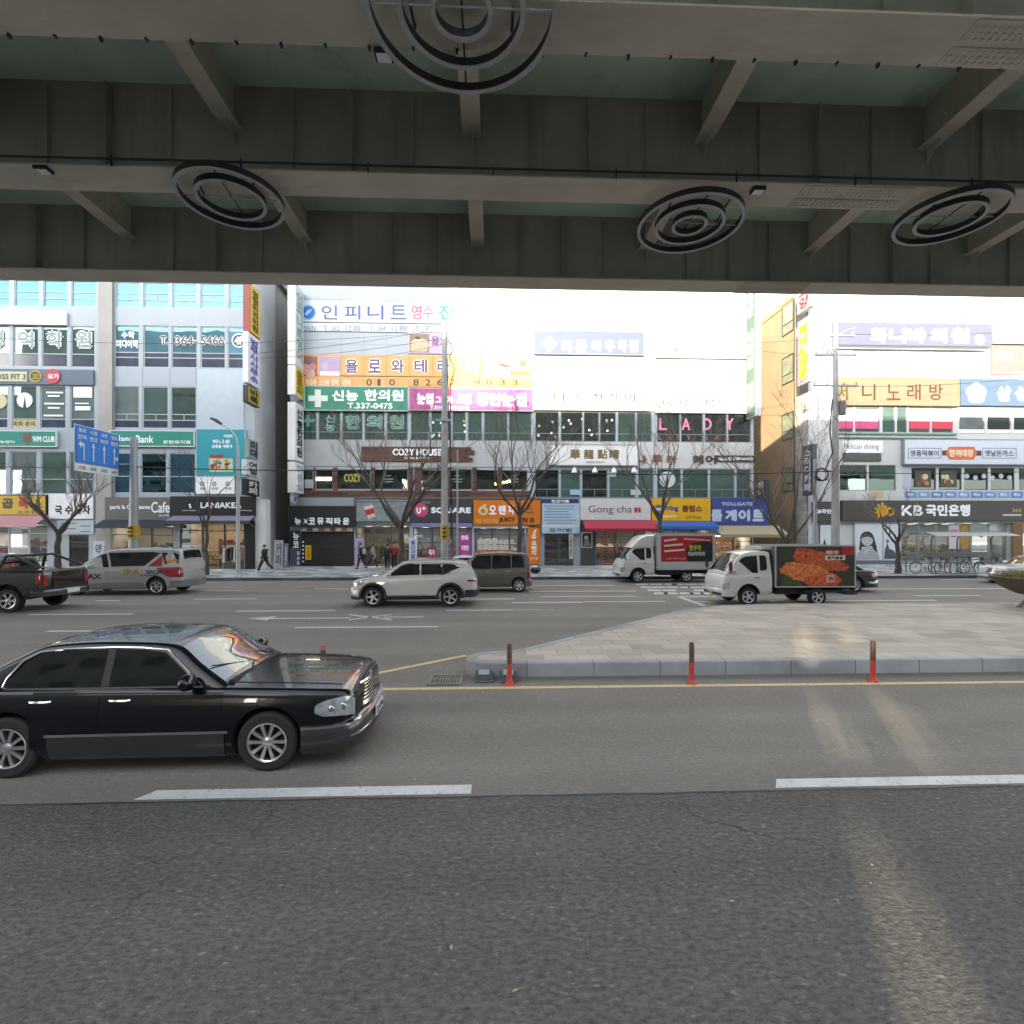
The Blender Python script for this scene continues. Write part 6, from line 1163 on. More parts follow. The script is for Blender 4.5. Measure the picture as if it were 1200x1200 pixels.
def ad_chicken(t,x0,x1,zb,zt,sg,W):
    y=sg*(W+.006); u=(-1,0,0) if sg>0 else (1,0,0)
    fx0,fx1=x1-.05,x0+.03
    X=lambda f: fx0+(fx1-fx0)*f
    Z=lambda f: zb+.02+(zt-.03-zb-.02)*f
    apoly(t,[(X(0),Z(0)),(X(1),Z(0)),(X(1),Z(1)),(X(0),Z(1))],y,mat('advert_dark',(.035,.03,.024),.5,var=.4,scale=4))
    apoly(t,[(X(.06),Z(0)),(X(.3),Z(.0)),(X(.3),Z(.24)),(X(.07),Z(.26))],y+sg*.003,mat('advert_lettuce',(.045,.075,.015),.5,var=.6,scale=14)); apoly(t,[(X(.02),Z(.62)),(X(.16),Z(.70)),(X(.20),Z(.94)),(X(.05),Z(.97))],y+sg*.003,mat('advert_leaf',(.035,.05,.015),.5,var=.6,scale=14)); apoly(t,[(X(.84),Z(.78)),(X(1),Z(.78)),(X(1),Z(1)),(X(.84),Z(1))],y+sg*.003,flat('#b3262e'))
    CK=mat('fried_crust',(.44,.075,.02),.5,var=.75,scale=9,bump=.5); CK2=mat('fried_crust_light',(.66,.17,.04),.5,var=.7,scale=8,bump=.5); CK3=mat('fried_crust_red',(.54,.09,.02),.5,var=.75,scale=10,bump=.5)
    for k,(a,b_,c,d,w0,w1) in enumerate(((.20,.82,.93,.46,.30,.16),(.04,.44,.74,.26,.27,.17),(.34,.14,.84,.14,.18,.20))):
        P=[]; n=36
        for i in range(n):
            an=2*PI*i/n; r=1+.06*math.sin(i*7.3+k)+.04*math.sin(i*3.1+2*k); ca=math.cos(an); w=w0+(w1-w0)*(ca+1)/2
            f=(a+c)/2+(c-a)/2*ca*r*.98; z=(b_+d)/2+(d-b_)/2*ca+w*math.sin(an)*r
            P.append((X(f),Z(min(.97,max(.015,z)))))
        apoly(t,P,y+sg*(.005+.003*k),(CK,CK2,CK3)[k],'advert_chicken')
    for f0,f1,z0,z1,c in ((.62,.80,.80,.91,'#d94a50'),(.62,.88,.66,.78,'#e8e2dc'),(.64,.74,.10,.28,'#d9cfc8')): apoly(t,[(X(f0),Z(z0)),(X(f1),Z(z0)),(X(f1),Z(z1)),(X(f0),Z(z1))],y+sg*.013,flat(c))
    text('매콤한 치킨',(X(.71),y+sg*.016,Z(.855)),u,UZ,.42,.11,WHITE,t,.04); text('닭가슴살',(X(.75),y+sg*.016,Z(.72)),u,UZ,.56,.12,flat('#3a2a26'),t,.06); text('ON',(X(.69),y+sg*.016,Z(.19)),u,UZ,.20,.16,flat('#7a2a26'),t,.06)
k1=truck('white box truck with a red and black advert parked at the kerb',2.46,2.95,ad_red,True,'#e6e6e2',flat('#c9cccc')); place(k1,fx(725,25.3)+2.6,25.25+.86,PI)
k2=truck('white truck with a fried chicken picture on its dark box',2.08,2.82,ad_chicken,False,'#d9c43a',flat('#77797b')); place(k2,fx(833,18.2)+2.6,17.35+.86,PI)
# ================================================================== PEOPLE
def skinned(name,V,Ed,R,m,parent,sub=1,root=0):
    me=bpy.data.meshes.new(name); me.from_pydata(V,Ed,[]); me.materials.append(m); o=bpy.data.objects.new(name,me); COL.objects.link(o); o.parent=parent
    o.modifiers.new('Skin','SKIN')
    for i,r in enumerate(R):
        sv=me.skin_vertices[0].data[i]; sv.radius=(r,r) if not isinstance(r,tuple) else r; sv.use_root=(i==root)
    sb=o.modifiers.new('Sub','SUBSURF'); sb.levels=sub; sb.render_levels=sub
    POST.append(o); return o
SKIN=mat('skin',(.45,.27,.19),.6,var=.05); HAIRB=mat('hair_black',(.012,.010,.009),.5,var=.2,scale=20); SHOE=flat('#d8d8d8')
def person(label,X,Y,rot,stride,coat,trouser,shoe,longcoat=False,arm=.3,h=1.70,bag=None,hairlong=False):
    t=thing('person',label,'person',(0,0,0)); k=h/1.7
    def leg(s,a,bend):
        hip=(0,s*.09,.90); kn=(.42*math.sin(a),s*.095,.90-.42*math.cos(a)); b2=a-bend; an=(kn[0]+.41*math.sin(b2),s*.09,kn[2]-.41*math.cos(b2)); toe=(an[0]+.16*math.cos(b2*.4),s*.10,an[2]-.045+.10*max(0,-math.sin(b2))*-1); return hip,kn,an,toe
    LL=leg(1,stride,.12 if stride>0 else .35); LR=leg(-1,-stride,.12 if stride<0 else .35)
    low=min(LL[2][2],LR[2][2])-.07
    def armp(s,a): 
        sh=(0,s*.19,1.40); el=(.27*math.sin(a),s*.235,1.40-.27*math.cos(a)); a2=a+.35; wr=(el[0]+.24*math.sin(a2),s*.225,el[2]-.24*math.cos(a2)); pm=(wr[0]+.07*math.sin(a2),s*.22,wr[2]-.07*math.cos(a2)); return sh,el,wr,pm,a2
    AL=armp(1,-arm*(1 if stride>0 else -1)); AR=armp(-1,arm*(1 if stride>0 else -1))
    V=[(0,0,.95),(0,0,1.12),(.01,0,1.30),(0,0,1.42),(.01,0,1.50),(.02,0,1.57),(.02,0,1.64)]; R=[.13,.12,.14,.09,.052,.082,.07]; Ed=[(0,1),(1,2),(2,3),(3,4),(4,5),(5,6)]
    for A in (AL,AR):
        n=len(V); V+=A[:4]; R+=[.06,.045,.03,.034]; Ed+=[(2,n),(n,n+1),(n+1,n+2),(n+2,n+3)]; a2=A[4]; s=1 if A is AL else -1
        for q,(dy,ln) in enumerate(((-.03,.065),(-.01,.078),(.01,.08),(.03,.06))):
            m=len(V); p=A[3]; V+=[(p[0]+dy*.5+.045*math.sin(a2+.15),p[1]+dy*.6,p[2]-.045*math.cos(a2+.15)),(p[0]+dy*.5+(ln)*math.sin(a2+.5),p[1]+dy*.6,p[2]-(ln)*math.cos(a2+.5))]; R+=[.010,.008]; Ed+=[(n+3,m),(m,m+1)]
        m=len(V); p=A[2]; V+=[(p[0]+.05,p[1]-s*.02,p[2]-.05)]; R+=[.011]; Ed+=[(n+2,m)]
    for L in (LL,LR):
        n=len(V); V+=L[:3]+(((L[2][0]+L[3][0])/2,L[3][1],L[3][2]),); R+=[.085,.058,.04,.035]; Ed+=[(0,n),(n,n+1),(n+1,n+2),(n+2,n+3)]
    Z=lambda P:[(x,y,z-low) for x,y,z in P]
    body=skinned('body',Z(V),Ed,R,SKIN,t)
    CV=[(0,0,.93 if not longcoat else .62),(0,0,1.0),(.0,0,1.14),(.01,0,1.30),(0,0,1.43),AL[0],AL[1],AL[2],AR[0],AR[1],AR[2]]; CR=[(.17,.17) if not longcoat else (.22,.22),(.175,.175),.165,.18,.10,.085,.07,.052,.085,.07,.052]
    CE=[(0,1),(1,2),(2,3),(3,4),(3,5),(5,6),(6,7),(3,8),(8,9),(9,10)]
    skinned('jacket',Z(CV),CE,CR,coat,t,1,2)
    TV=[(0,0,.96),LL[0],LL[1],(LL[2][0],LL[2][1],LL[2][2]+.03),LR[0],LR[1],(LR[2][0],LR[2][1],LR[2][2]+.03)]; skinned('trousers',Z(TV),[(0,1),(1,2),(2,3),(0,4),(4,5),(5,6)],[.15,.108,.08,.062,.108,.08,.062],trouser,t)
    for L in (LL,LR):
        b=MB(); a=L[2]; b.ball((a[0]+.06,a[1],a[2]-.03-low),(.14,.05,.045),10,6); b.build('shoe',shoe,t,True)
    b=MB(); fn=lambda u,v:(.012+.098*math.sin(u)*math.cos(v)*(1 if math.cos(v)<.2 else .92),.088*math.sin(u)*math.sin(v),1.635-low+.10*math.cos(u))
    vs_=frange(.75,2*PI-.75,18); b.grid(fn,frange(.02,1.75 if not hairlong else 2.3,9),vs_); b.grid(lambda u,v:(.012+.094*math.sin(u)*math.cos(v),.088*math.sin(u)*math.sin(v),1.635-low+.10*math.cos(u)),frange(.02,1.0,5),frange(-.75,.75,6)); b.build('hair',HAIRB,t,True)
    b=MB(); 
    for s in (1,-1): b.ball((.098,s*.03,1.61-low),(.008,.013,.008),8,5)
    b.build('eyes',BLACK,t); b=MB(); b.ball((.11,0,1.585-low),(.016,.013,.02),8,6); b.build('nose',SKIN,t); b=MB(); b.ball((.093,0,1.545-low),(.010,.022,.007),8,5); b.build('mouth',mat('lips',(.35,.14,.12),.5,var=0),t)
    b=MB()
    for s in (1,-1): b.ball((.015,s*.087,1.60-low),(.018,.010,.028),8,6)
    b.build('ears',SKIN,t)
    if bag is not None:
        b=MB(); b.box(-.30,-.16,-.14,.14,1.0-low,1.38-low); b.build('backpack',bag,t,bevel=.04)
    t.location=(X,Y,SWZ); t.rotation_euler=(0,0,rot); t.scale=(k,k,k); return t
def at_px(px,row,z=SWZ): return gp(px,row,z)
X,Y=at_px(310,671); person('person in black walking along the pavement by the alley',X,Y,PI*.94,.5,flat('#1c1d20'),flat('#141417'),SHOE)
X,Y=at_px(423,667); person('person in a dark jacket by the coffee shop door',X,Y,PI*.9,.3,flat('#24262c'),flat('#1b1c22'),BLACK,h=1.66,bag=flat('#c9c6c2'))
X,Y=at_px(437,666.5); person('person in a pale beige long coat walking past the coffee shop',X,Y,-.1,.42,flat('#a89a94'),flat('#1d1c1f'),SHOE,longcoat=True,h=1.62,hairlong=True)
X,Y=at_px(462,668); person('person in a red padded jacket and black trousers',X,Y,-PI*.45,.16,flat('#a81f2a'),flat('#161618'),BLACK,arm=.5,h=1.70)
X,Y=at_px(454,668.5); person('person all in black beside the red jacket',X,Y,PI*.55,.22,flat('#18191c'),flat('#121214'),BLACK,h=1.64,hairlong=True)
# ================================================================== TREES
BARK=mat('bark',(.075,.062,.052),.9,var=.35,scale=5,bump=.5); TWIG=mat('twig',(.135,.108,.092),.9,var=.2)
def tree(label,px,Y,fork,top,spread,r0,seed,lean=0,limbs=4,depth=4,thin=1.0):
    rr=random.Random(seed); X=fx(px,Y); t=thing('bare_tree',label,'tree',(X,Y,SWZ),'bare street trees on the pavement'); zf=fz(fork,X,Y); zt=fz(top,X,Y); H=zt-zf
    tr=MB(); tw=MB(); base=Vector((X,Y,SWZ)); fk=Vector((X+lean,Y,zf))
    n=6; pts=[base.lerp(fk,i/n)+Vector((rr.uniform(-.05,.05),rr.uniform(-.05,.05),0))*(1 if 0<i<n else 0) for i in range(n+1)]; tr.tube(pts,[r0*1.35,r0*1.12]+[r0*(1-.05*i) for i in range(2,n+1)],9)
    def grow(p,d,L,r,lev):
        m=4; q=[p]; dd=d.copy()
        for i in range(m):
            dd=(dd+Vector((rr.uniform(-.22,.22),rr.uniform(-.22,.22),rr.uniform(-.04,.16)))).normalized(); q.append(q[-1]+dd*L/m)
        (tr if lev<=1 else tw).tube(q,[max(.0045,r*(1-.5*i/m)) for i in range(m+1)],6 if lev<2 else 4,cap=False)
        if lev>=depth: return
        kids=rr.choice((2,3,3)) if lev<depth-1 else rr.choice((2,3,4))
        for c in range(kids):
            j=rr.randint(2,m) if c else m
            a=rr.uniform(0,2*PI); sp=rr.uniform(.35,.8); nd=(dd+Vector((math.cos(a)*sp,math.sin(a)*sp*.8,rr.uniform(-.05,.35)))).normalized()
            grow(q[j],nd,L*rr.uniform(.5,.78),max(.0055,r*.5),lev+1)
    for k in range(limbs):
        a=2*PI*k/limbs+rr.uniform(-.4,.4); d=Vector((math.cos(a)*spread,math.sin(a)*spread*.6,1)).normalized(); grow(fk-Vector((0,0,rr.uniform(0,.35))),d,H*rr.uniform(.42,.55),r0*.5*thin,1)
    tr.build('trunk',BARK,t,True,merge=False); tw.build('crown',TWIG,t,True); return t
tree('thick bare tree in front of the white brush lettered sign',68,28.6,622,540,1.0,.17,3,limbs=6,depth=5)
tree('slender bare tree in front of the boutique window',242,28.8,612,515,.38,.10,5,limbs=4)
tree('large bare tree in front of the coffee shop with wide spreading twigs',470,28.9,615,488,1.05,.20,8,limbs=6,depth=6)
tree('tall bare tree between the orange shop and the timber windows',609,28.7,598,485,.85,.155,12,limbs=6,depth=6)
tree('bare tree with two upright limbs behind the red advert truck',774,28.9,605,478,.85,.16,21,limbs=5,depth=6)
tree('bare tree in front of the orange rendered wall',921,28.7,632,485,.70,.15,28,limbs=5,depth=6)
tree('small dark bare tree in front of the bank posters',1052,28.6,632,565,.75,.14,33,limbs=4,depth=4)
# ================================================================== STREET FURNITURE
BANDY=flat('#c9a21c')
def pole(label,px,Y,top,r,name='utility_pole',m=None,band=None,cat='pole',baser=None):
    X=fx(px,Y); zt=fz(top,X,Y); t=thing(name,label,cat,(X,Y,SWZ)); b=MB(); b.tube([(X,Y,SWZ),(X,Y,zt)],[baser or r*1.25,r*.8],14); b.build('shaft',m or CONC,t,True)
    if band:
        z0,z1=fz(band[1],X,Y),fz(band[0],X,Y); R=(baser or r*1.25)+.012; b=MB(); b.cyl((X,Y,z0),(X,Y,z1),R,n=14); bd=b.build('warning_band',BANDY,t,True)
        for i in range(3): b=MB(); z=z0+(z1-z0)*(.15+.3*i); b.box(X-R*.5,X+R*.5,Y-R-.012,Y-R+.02,z,z+.09); b.build('warning_mark',flat('#3a3420'),bd)
    return t,X,zt
def crossarm(t,X,Y,z,L,dz=0,dy=0):
    b=MB(); b.box(X-L,X+L,Y-.05,Y+.05,z-.05,z+.05); o=b.build('crossarm',STEEL,t)
    for k in (-1,-.4,.4,1):
        b=MB(); b.lathe([(.02,0),(.05,.04),(.05,.1),(.03,.16),(.001,.17)],(X+k*(L-.1),Y,z+.05),n=8); b.build('insulator',flat('#b9b4aa'),o,True)
t,Xm,zm=pole('tall concrete utility pole with a yellow band in front of the phone shop',521,27.75,377,.17,band=(616,632)); crossarm(t,Xm,27.75,zm-.5,.9); 
b=MB(); b.tube([(Xm+.2,27.75,zm-1.0),(Xm+.5,27.72,zm-1.5),(Xm+.25,27.72,zm-1.9),(Xm+.55,27.74,zm-2.6),(Xm+.3,27.74,zm-3.4),(Xm+.35,27.75,SWZ+2)],.03); b.build('cable_bundle',BLKPL,t,True); b=MB(); b.box(Xm-.45,Xm+.45,27.5,27.56,fz(492,Xm,27.7)-.1,fz(492,Xm,27.7)); b.build('clamp',STEEL,t)
pole('thin galvanised post beside the tall concrete pole',536,27.6,527,.05,'post',STEEL,cat='post',baser=.06)
t,Xr,zr=pole('leaning wire loaded concrete pole in front of the bank corner',979,28.0,372,.14,baser=.23)
crossarm(t,Xr,28,zr-1.0,1.1); crossarm(t,Xr,28,zr-2.1,1.2); crossarm(t,Xr,28,fz(452,Xr,28),1.3)
for q,(r,s) in enumerate(((395,1),(418,-1),(432,1))): b=MB(); z=fz(r,Xr,28); b.tube([(Xr,28,z),(Xr+s*.5,27.9,z+.35),(Xr+s*1.1,27.9,z+.5)],.03); b.build('bracket_arm',STEEL,t)
b=MB(); zc=fz(556,Xr,28)
for k in range(7): a0=k*.5; b.tube([(Xr-.75+.38*math.cos(a0+i*.42)+rnd.uniform(-.05,.05),27.9+.05*k,zc+.34*math.sin(a0+i*.42)+rnd.uniform(-.05,.05)) for i in range(14)],.02,n=5)
b.build('cable_coil',BLKPL,t,True); b=MB(); b.tube([(Xr-.6,27.95,zc+.3),(Xr-.2,27.95,zc+1.2),(Xr-.35,27.95,zc+2.4),(Xr-.2,27.98,zc+4.2)],.035); b.build('cable_bundle',BLKPL,t,True)
b=MB(); b.cyl((Xr+.38,28,fz(486,Xr,28)),(Xr+.38,28,fz(470,Xr,28)),.2); b.build('transformer',GREY,t,True)
pole('plain grey steel pole left of the wire loaded pole',955,28.1,538,.10,'street_pole',STEEL,baser=.13)
# direction sign on its own pole
t,Xs,zs=pole('stout grey pole carrying the blue direction sign',157,27.7,513,.2,'sign_pole',STEEL,band=(616,631),baser=.26)
Xb=-19.62; y0,y1=24.85,27.6
t=thing('direction_sign','blue direction sign with four white lane arrows on the grey pole','road sign',(Xb,27.7,5)); z1=fz(497.5,Xb,y0); z0=fz(541,Xb,y0); BLU=mat('sign_blue',(.035,.20,.62),.4,var=.04)
b=MB(); b.box(Xb-.06,Xb,y0,y1,z0,z1); b.build('face',BLU,t); b=MB(); b.box(Xb-.08,Xb-.0605,y0-.04,y1+.04,z0-.04,z1+.04); b.build('rim',WHITE,t)
b=MB(); 
for z in (z0+.25,z1-.3): b.tube([(Xb-.12,y0+.3,z),(Xb-.12,y1+.2,z),(Xs,27.7,z)],.05)
b.build('support_arm',STEEL,t)
b=MB(); b.box(Xb-.06,Xb,y0-.05,y1-.05,z0-.42,z0-.06); wb=b.build('lower_plate',WHITE,t)
w=(y1-y0)/4; H=z1-z0
UY=Vector((0,1,0))
for i,s in enumerate(('동래','시청','서면','해운대')): text(s,(Xb+.006,y0+w*(i+.5),z1-H*.12),UY,UZ,w*.62,H*.12,WHITE,t,.03); text(('만덕','연산','부산역','광안리')[i],(Xb+.006,y0+w*(i+.5),z1-H*.30),UY,UZ,w*.72,H*.13,WHITE,t,.03); text(('1차로','2차로','3차로','4차로')[i],(Xb+.006,y0+w*(i+.5),z0-.24),UY,UZ,w*.6,.18,flat('#3a4a6a'),t,.02)
def arrow(kind,yc):
    b=MB(); x=Xb+.008; q=lambda P: b.add([(x,yc+a*w,z0+c*H) for a,c in P],[tuple(range(len(P)))])
    if kind=='l': q([(.10,.08),(.20,.08),(.20,.44),(.10,.44)]); q([(.10,.44),(.20,.44),(.14,.54),(-.12,.54),(-.12,.46),(.06,.46)]); q([(-.12,.60),(-.12,.40),(-.32,.50)])
    else:
        q([(-.05,.08),(.05,.08),(.05,.46),(-.05,.46)]); q([(-.14,.46),(.14,.46),(0,.60)])
        if kind=='r': q([(.055,.24),(.24,.24),(.24,.31),(.055,.31)]); q([(.24,.18),(.42,.275),(.24,.37)])
    b.build('arrow',WHITE,t)
for i,k in enumerate('lssr'): arrow(k,y0+w*(i+.5))
for i in (1,2,3):
    b=MB()
    for k in range(7): z=z0+H*(.08+.075*k); b.quad((Xb+.005,y0+w*i-.02,z),(Xb+.005,y0+w*i+.02,z),(Xb+.005,y0+w*i+.02,z+H*.04),(Xb+.005,y0+w*i-.02,z+H*.04))
    b.build('lane_dashes',flat('#8fb0d6'),t)
# street lamp
Yl=28.0; X=fx(279,Yl); t=thing('street_lamp','slim pale street lamp with a curved arm by the boutique','street lamp',(X,Yl,SWZ)); PLG=mat('lamp_post_grey',(.42,.43,.44),.5,.3,var=.1)
za=fz(522,X,Yl); b=MB(); b.tube([(X,Yl,SWZ),(X,Yl,za)],[.11,.075],12); b.build('shaft',PLG,t,True); b=MB(); b.tube([(X,Yl,za-.01),(X-.08,Yl,za+.45),(X-.4,Yl,za+.85),(X-.9,Yl,za+1.15)],.04); b.build('arm',PLG,t,True)
b=MB(); b.tube([(X-.85,Yl,za+1.12),(X-1.15,Yl,za+1.33),(X-1.45,Yl,za+1.46)],[.07,.09,.05],8); b.build('lamp_head',flat('#3a3d40'),t,True); b=MB(); b.cyl((X,Yl,SWZ),(X,Yl,SWZ+.22),.2,.13,10); b.build('base',PLG,t,True); b=MB(); b.box(X-.18,X-.1,Yl-.05,Yl+.05,SWZ+2.2,SWZ+2.32); b.build('junction_box',PLG,t)
# delineator posts
RP=mat('delineator_red',(.50,.045,.03),.5,var=.2,scale=6); RB=mat('delineator_dark',(.10,.045,.035),.6,var=.35,scale=9)
def delineator(label,px,row,h=.70,short=False):
    X,Y=gp(px,row); t=thing('delineator_post',label,'bollard',(X,Y,0),'red delineator posts along the kerb')
    if not short:
        b=MB(); b.lathe([(.085,0.0),(.085,.02),(.06,.05),(.045,.09),(.043,h*.52)],(X,Y,0),n=16); b.build('base',RP,t,True); b=MB(); b.lathe([(.043,h*.52),(.040,h*.98),(.034,h),(.001,h)],(X,Y,0),n=16); p=b.build('shaft',RB,t,True)
        for k in range(3): z=h*(.62+.13*k); b=MB(); b.lathe([(.0435,z),(.0435,z+.035)],(X,Y,0),n=16); b.build('reflective_band',flat('#6a5340'),p,True)
    else:
        b=MB(); b.lathe([(.05,0),(.05,h-.05),(.045,h-.015),(.03,h),(.001,h)],(X,Y,0),n=14); b.build('shaft',mat('delineator_faded',(.33,.14,.10),.6,var=.3,scale=8),t,True); b=MB(); b.lathe([(.0515,h-.18),(.0515,h-.10)],(X,Y,0),n=14); b.build('reflective_band',RB,t,True)
delineator('red post at the tip of the traffic island beside the rubber blocks',597,803); delineator('red post along the middle of the island kerb',810.5,801); delineator('red post along the right part of the island kerb',1023,798.5); delineator('short faded post showing above the saloon bonnet',378.5,787,.50,True)
# rubber kerb blocks and the drain
def kblock(label,p0,p1,r):
    X0,Y0=gp(p0,r); X1,_=gp(p1,r); t=thing('kerb_block',label,'kerb block',((X0+X1)/2,Y0,0),'rubber kerb blocks at the island tip'); b=MB(); b.add([(X0,Y0,0),(X1,Y0,0),(X1,Y0+.26,0),(X0,Y0+.26,0),(X0+.03,Y0+.05,.10),(X1-.03,Y0+.05,.10),(X1-.03,Y0+.25,.17),(X0+.03,Y0+.25,.17)],[(0,3,2,1),(4,5,6,7),(0,1,5,4),(1,2,6,5),(2,3,7,6),(3,0,4,7)]); b.build('block',mat('rubber_grey',(.08,.085,.09),.75,var=.3,scale=7),t,bevel=.02)
    xm=(X0+X1)/2; b=MB(); b.add([(xm-.09,Y0+.075,.122),(xm+.09,Y0+.075,.122),(xm+.09,Y0+.22,.172),(xm-.09,Y0+.22,.172)],[(0,1,2,3)]); b.build('reflector',flat('#a5aaae'),t)
    b=MB(); b.box(X0+.02,X1-.02,Y0+.01,Y0+.04,.015,.03); b.build('edge_strip',flat('#8d9296'),t)
kblock('grey rubber kerb block left of the red post at the island tip',555,579,800.5); kblock('grey rubber kerb block partly behind the red post',584,608,800.5)
X0,Y0=gp(500,803.5); X1,Y1=gp(541,803.5); _,Y2=gp(520,791.5); t=thing('drain_grate','rusty grey drain grate by the island tip','drain',((X0+X1)/2,(Y0+Y2)/2,0)); IR=mat('cast_iron',(.20,.185,.165),.7,.3,var=.25,scale=6); ym=(Y0+Y2)/2
b=MB(); b.box(X0,X1,Y0,Y2,.001,.004); b.build('pit',flat('#101010'),t); b=MB(); b.box(X0,X1,Y0,Y0+.05,.0045,.02); b.box(X0,X1,Y2-.05,Y2,.0045,.02); b.box(X0,X0+.04,Y0+.051,Y2-.051,.0045,.02); b.box(X1-.04,X1,Y0+.051,Y2-.051,.0045,.02); b.box(X0+.041,X1-.041,ym-.025,ym+.025,.0045,.0195)
for k in range(1,12): x=X0+(X1-X0)*k/12; b.box(x-.012,x+.012,Y0+.051,ym-.026,.0045,.019); b.box(x-.012,x+.012,ym+.026,Y2-.051,.0045,.019)
b.build('grate',IR,t)
# bowl planter
d=15.6; l=(1230-600)/FP*d; X,Y=l*ct+d*st,d*ct-l*st; t=thing('bowl_planter','large brown bowl planter on legs with yellow green shrubs on the island','planter',(X,Y,IZ)); BWN=mat('bowl_brown',(.085,.062,.045),.6,var=.25,scale=2)
b=MB(); b.lathe([(.35,.58),(.75,.66),(1.1,.84),(1.34,1.10),(1.40,1.18),(1.33,1.18),(1.26,1.08),(.001,1.05)],(X,Y,0),n=40); b.build('bowl',BWN,t,True)
for k in range(5): a=k*2*PI/5+.35; b=MB(); b.tube([(X+.45*math.cos(a),Y+.45*math.sin(a),.66),(X+.62*math.cos(a),Y+.62*math.sin(a),.42),(X+.80*math.cos(a),Y+.80*math.sin(a),IZ)],[.07,.055,.05],8); b.build('leg',flat('#8d857a'),t,True)
b=MB(); rr=random.Random(4)
for i in range(1500):
    a=rr.uniform(0,2*PI); r=1.36*math.sqrt(rr.random()); c=Vector((X+r*math.cos(a),Y+r*math.sin(a),1.08+rr.uniform(0,.26)*(1-.55*(r/1.36)**2)+(.05 if r<1.2 else -.02))); u=Vector((rr.uniform(-1,1),rr.uniform(-1,1),rr.uniform(-.6,1))).normalized(); v=u.orthogonal().normalized()*rr.uniform(.02,.035); u*=rr.uniform(.05,.09); b.quad(c-u,c+v,c+u,c-v)
b.build('shrubs',mat('shrub_yellow_green',(.15,.14,.035),.7,var=.6,scale=9),t)
# bicycle shelter with bicycles
Ys=28.6; xa,xb=fx(1073,Ys),fx(1178,Ys); t=thing('bicycle_shelter','bicycle shelter with a curved grey canopy in front of the bank','shelter',((xa+xb)/2,Ys,SWZ)); GRN=mat('post_grey_green',(.20,.25,.22),.5,.2,var=.1)
zr_=SWZ+2.15; b=MB(); pts=[]
for i in range(13): f=i/12; pts.append((Ys-.9+2.0*f,zr_+.32*math.sin(PI*(.12+.7*f))-.1))
b.add([(x,y,z) for y,z in pts for x in (xa+.4,xb)]+[(x,y,z-.02) for y,z in pts for x in (xa+.4,xb)],[(2*i,2*i+1,2*i+3,2*i+2) for i in range(12)]+[(26+2*i,28+2*i,29+2*i,27+2*i) for i in range(12)]+[(0,26,27,1),(24,25,51,50)]); b.build('canopy',mat('polycarbonate_grey',(.33,.32,.31),.3,var=.1,spec=.6),t,True)
for x in (xa+.05,xa+1.6,(xa+xb)/2+.5,xb-.1): b=MB(); b.tube([(x,Ys+.75,SWZ),(x,Ys+.75,zr_-.2),(x,Ys+.5,zr_+.12),(x,Ys-.1,zr_+.18),(x,Ys-.8,zr_-.04)],.04,n=8); b.build('post',GRN,t,True)
b=MB(); b.tube([(xa+.05,Ys+.75,SWZ+1.3),(xb-.1,Ys+.75,SWZ+1.3)],.03); b.tube([(xa+.05,Ys+.75,SWZ+.75),(xb-.1,Ys+.75,SWZ+.75)],.03); b.build('rail',GRN,t,True); b=MB(); b.box(xa+.1,xb-.15,Ys+.70,Ys+.72,SWZ+.85,SWZ+1.2); b.build('side_panel',mat('panel_grey_clear',(.25,.27,.27),.3),t)
def bicycle(frame):
    t=thing('bicycle','x','bicycle',(0,0,0),'bicycles under the shelter')
    for x in (-.52,.52):
        b=MB(); b.lathe([(.33+.022*math.cos(a),.022*math.sin(a)) for a in [k*PI/3 for k in range(6)]],(x,0,.34),axis='y',n=28,closed=True); w=b.build('wheel',TYRE,t,True)
        b=MB()
        for k in range(8): a=k*PI/4; b.tube([(x,0,.34),(x+.31*math.cos(a),0,.34+.31*math.sin(a))],.004,n=3)
        b.lathe([(.31,-.01),(.31,.01),(.295,.008),(.295,-.008)],(x,0,.34),axis='y',n=28,closed=True); b.build('rim',ALLOY,w)
    b=MB(); bb=(-.06,0,.30); hd=(.36,0,.80); st_=(-.18,0,.78)
    for p,q in ((bb,hd),(st_,(.35,0,.86)),(bb,(-.21,0,.86)),(bb,(-.52,0,.34)),(st_,(-.52,0,.34)),((.34,0,.92),(.52,0,.34))): b.tube([p,q],.018,n=6)
    b.build('frame',frame,t,True); b=MB(); b.tube([(.33,0,.92),(.31,0,1.02),(.36,.10,1.05),(.28,.28,1.03)],.012); b.tube([(.31,0,1.02),(.36,-.10,1.05),(.28,-.28,1.03)],.012); b.build('handlebar',STEEL,t,True); b=MB(); b.ball((-.24,0,.91),(.14,.075,.035),10,6); b.build('saddle',BLKPL,t,True)
    b=MB(); b.lathe([(.09,-.01),(.09,.01),(.05,.01),(.05,-.01)],(bb[0],-.05,bb[2]),axis='y',n=14,closed=True); b.tube([(bb[0],-.06,bb[2]),(bb[0]+.1,-.1,bb[2]-.13)],.01); b.build('crankset',STEEL,t); b=MB(); b.box(.40,.68,-.15,.15,.72,.94); b.build('basket',mat('wire_basket',(.25,.26,.26),.5,.3),t,bevel=.02); return t
bp=bicycle(flat('#9a9d9c'))
labs=['grey bicycle at the left end of the shelter rack','second bicycle in the rack with red tinted frame','third bicycle in the middle of the rack with a pale frame','fourth bicycle with dark frame in the rack','last bicycle at the right end of the rack nearest the white car']; fr=['#9a9d9c','#8a4a44','#b9bcb4','#2e3236','#6a7d86']
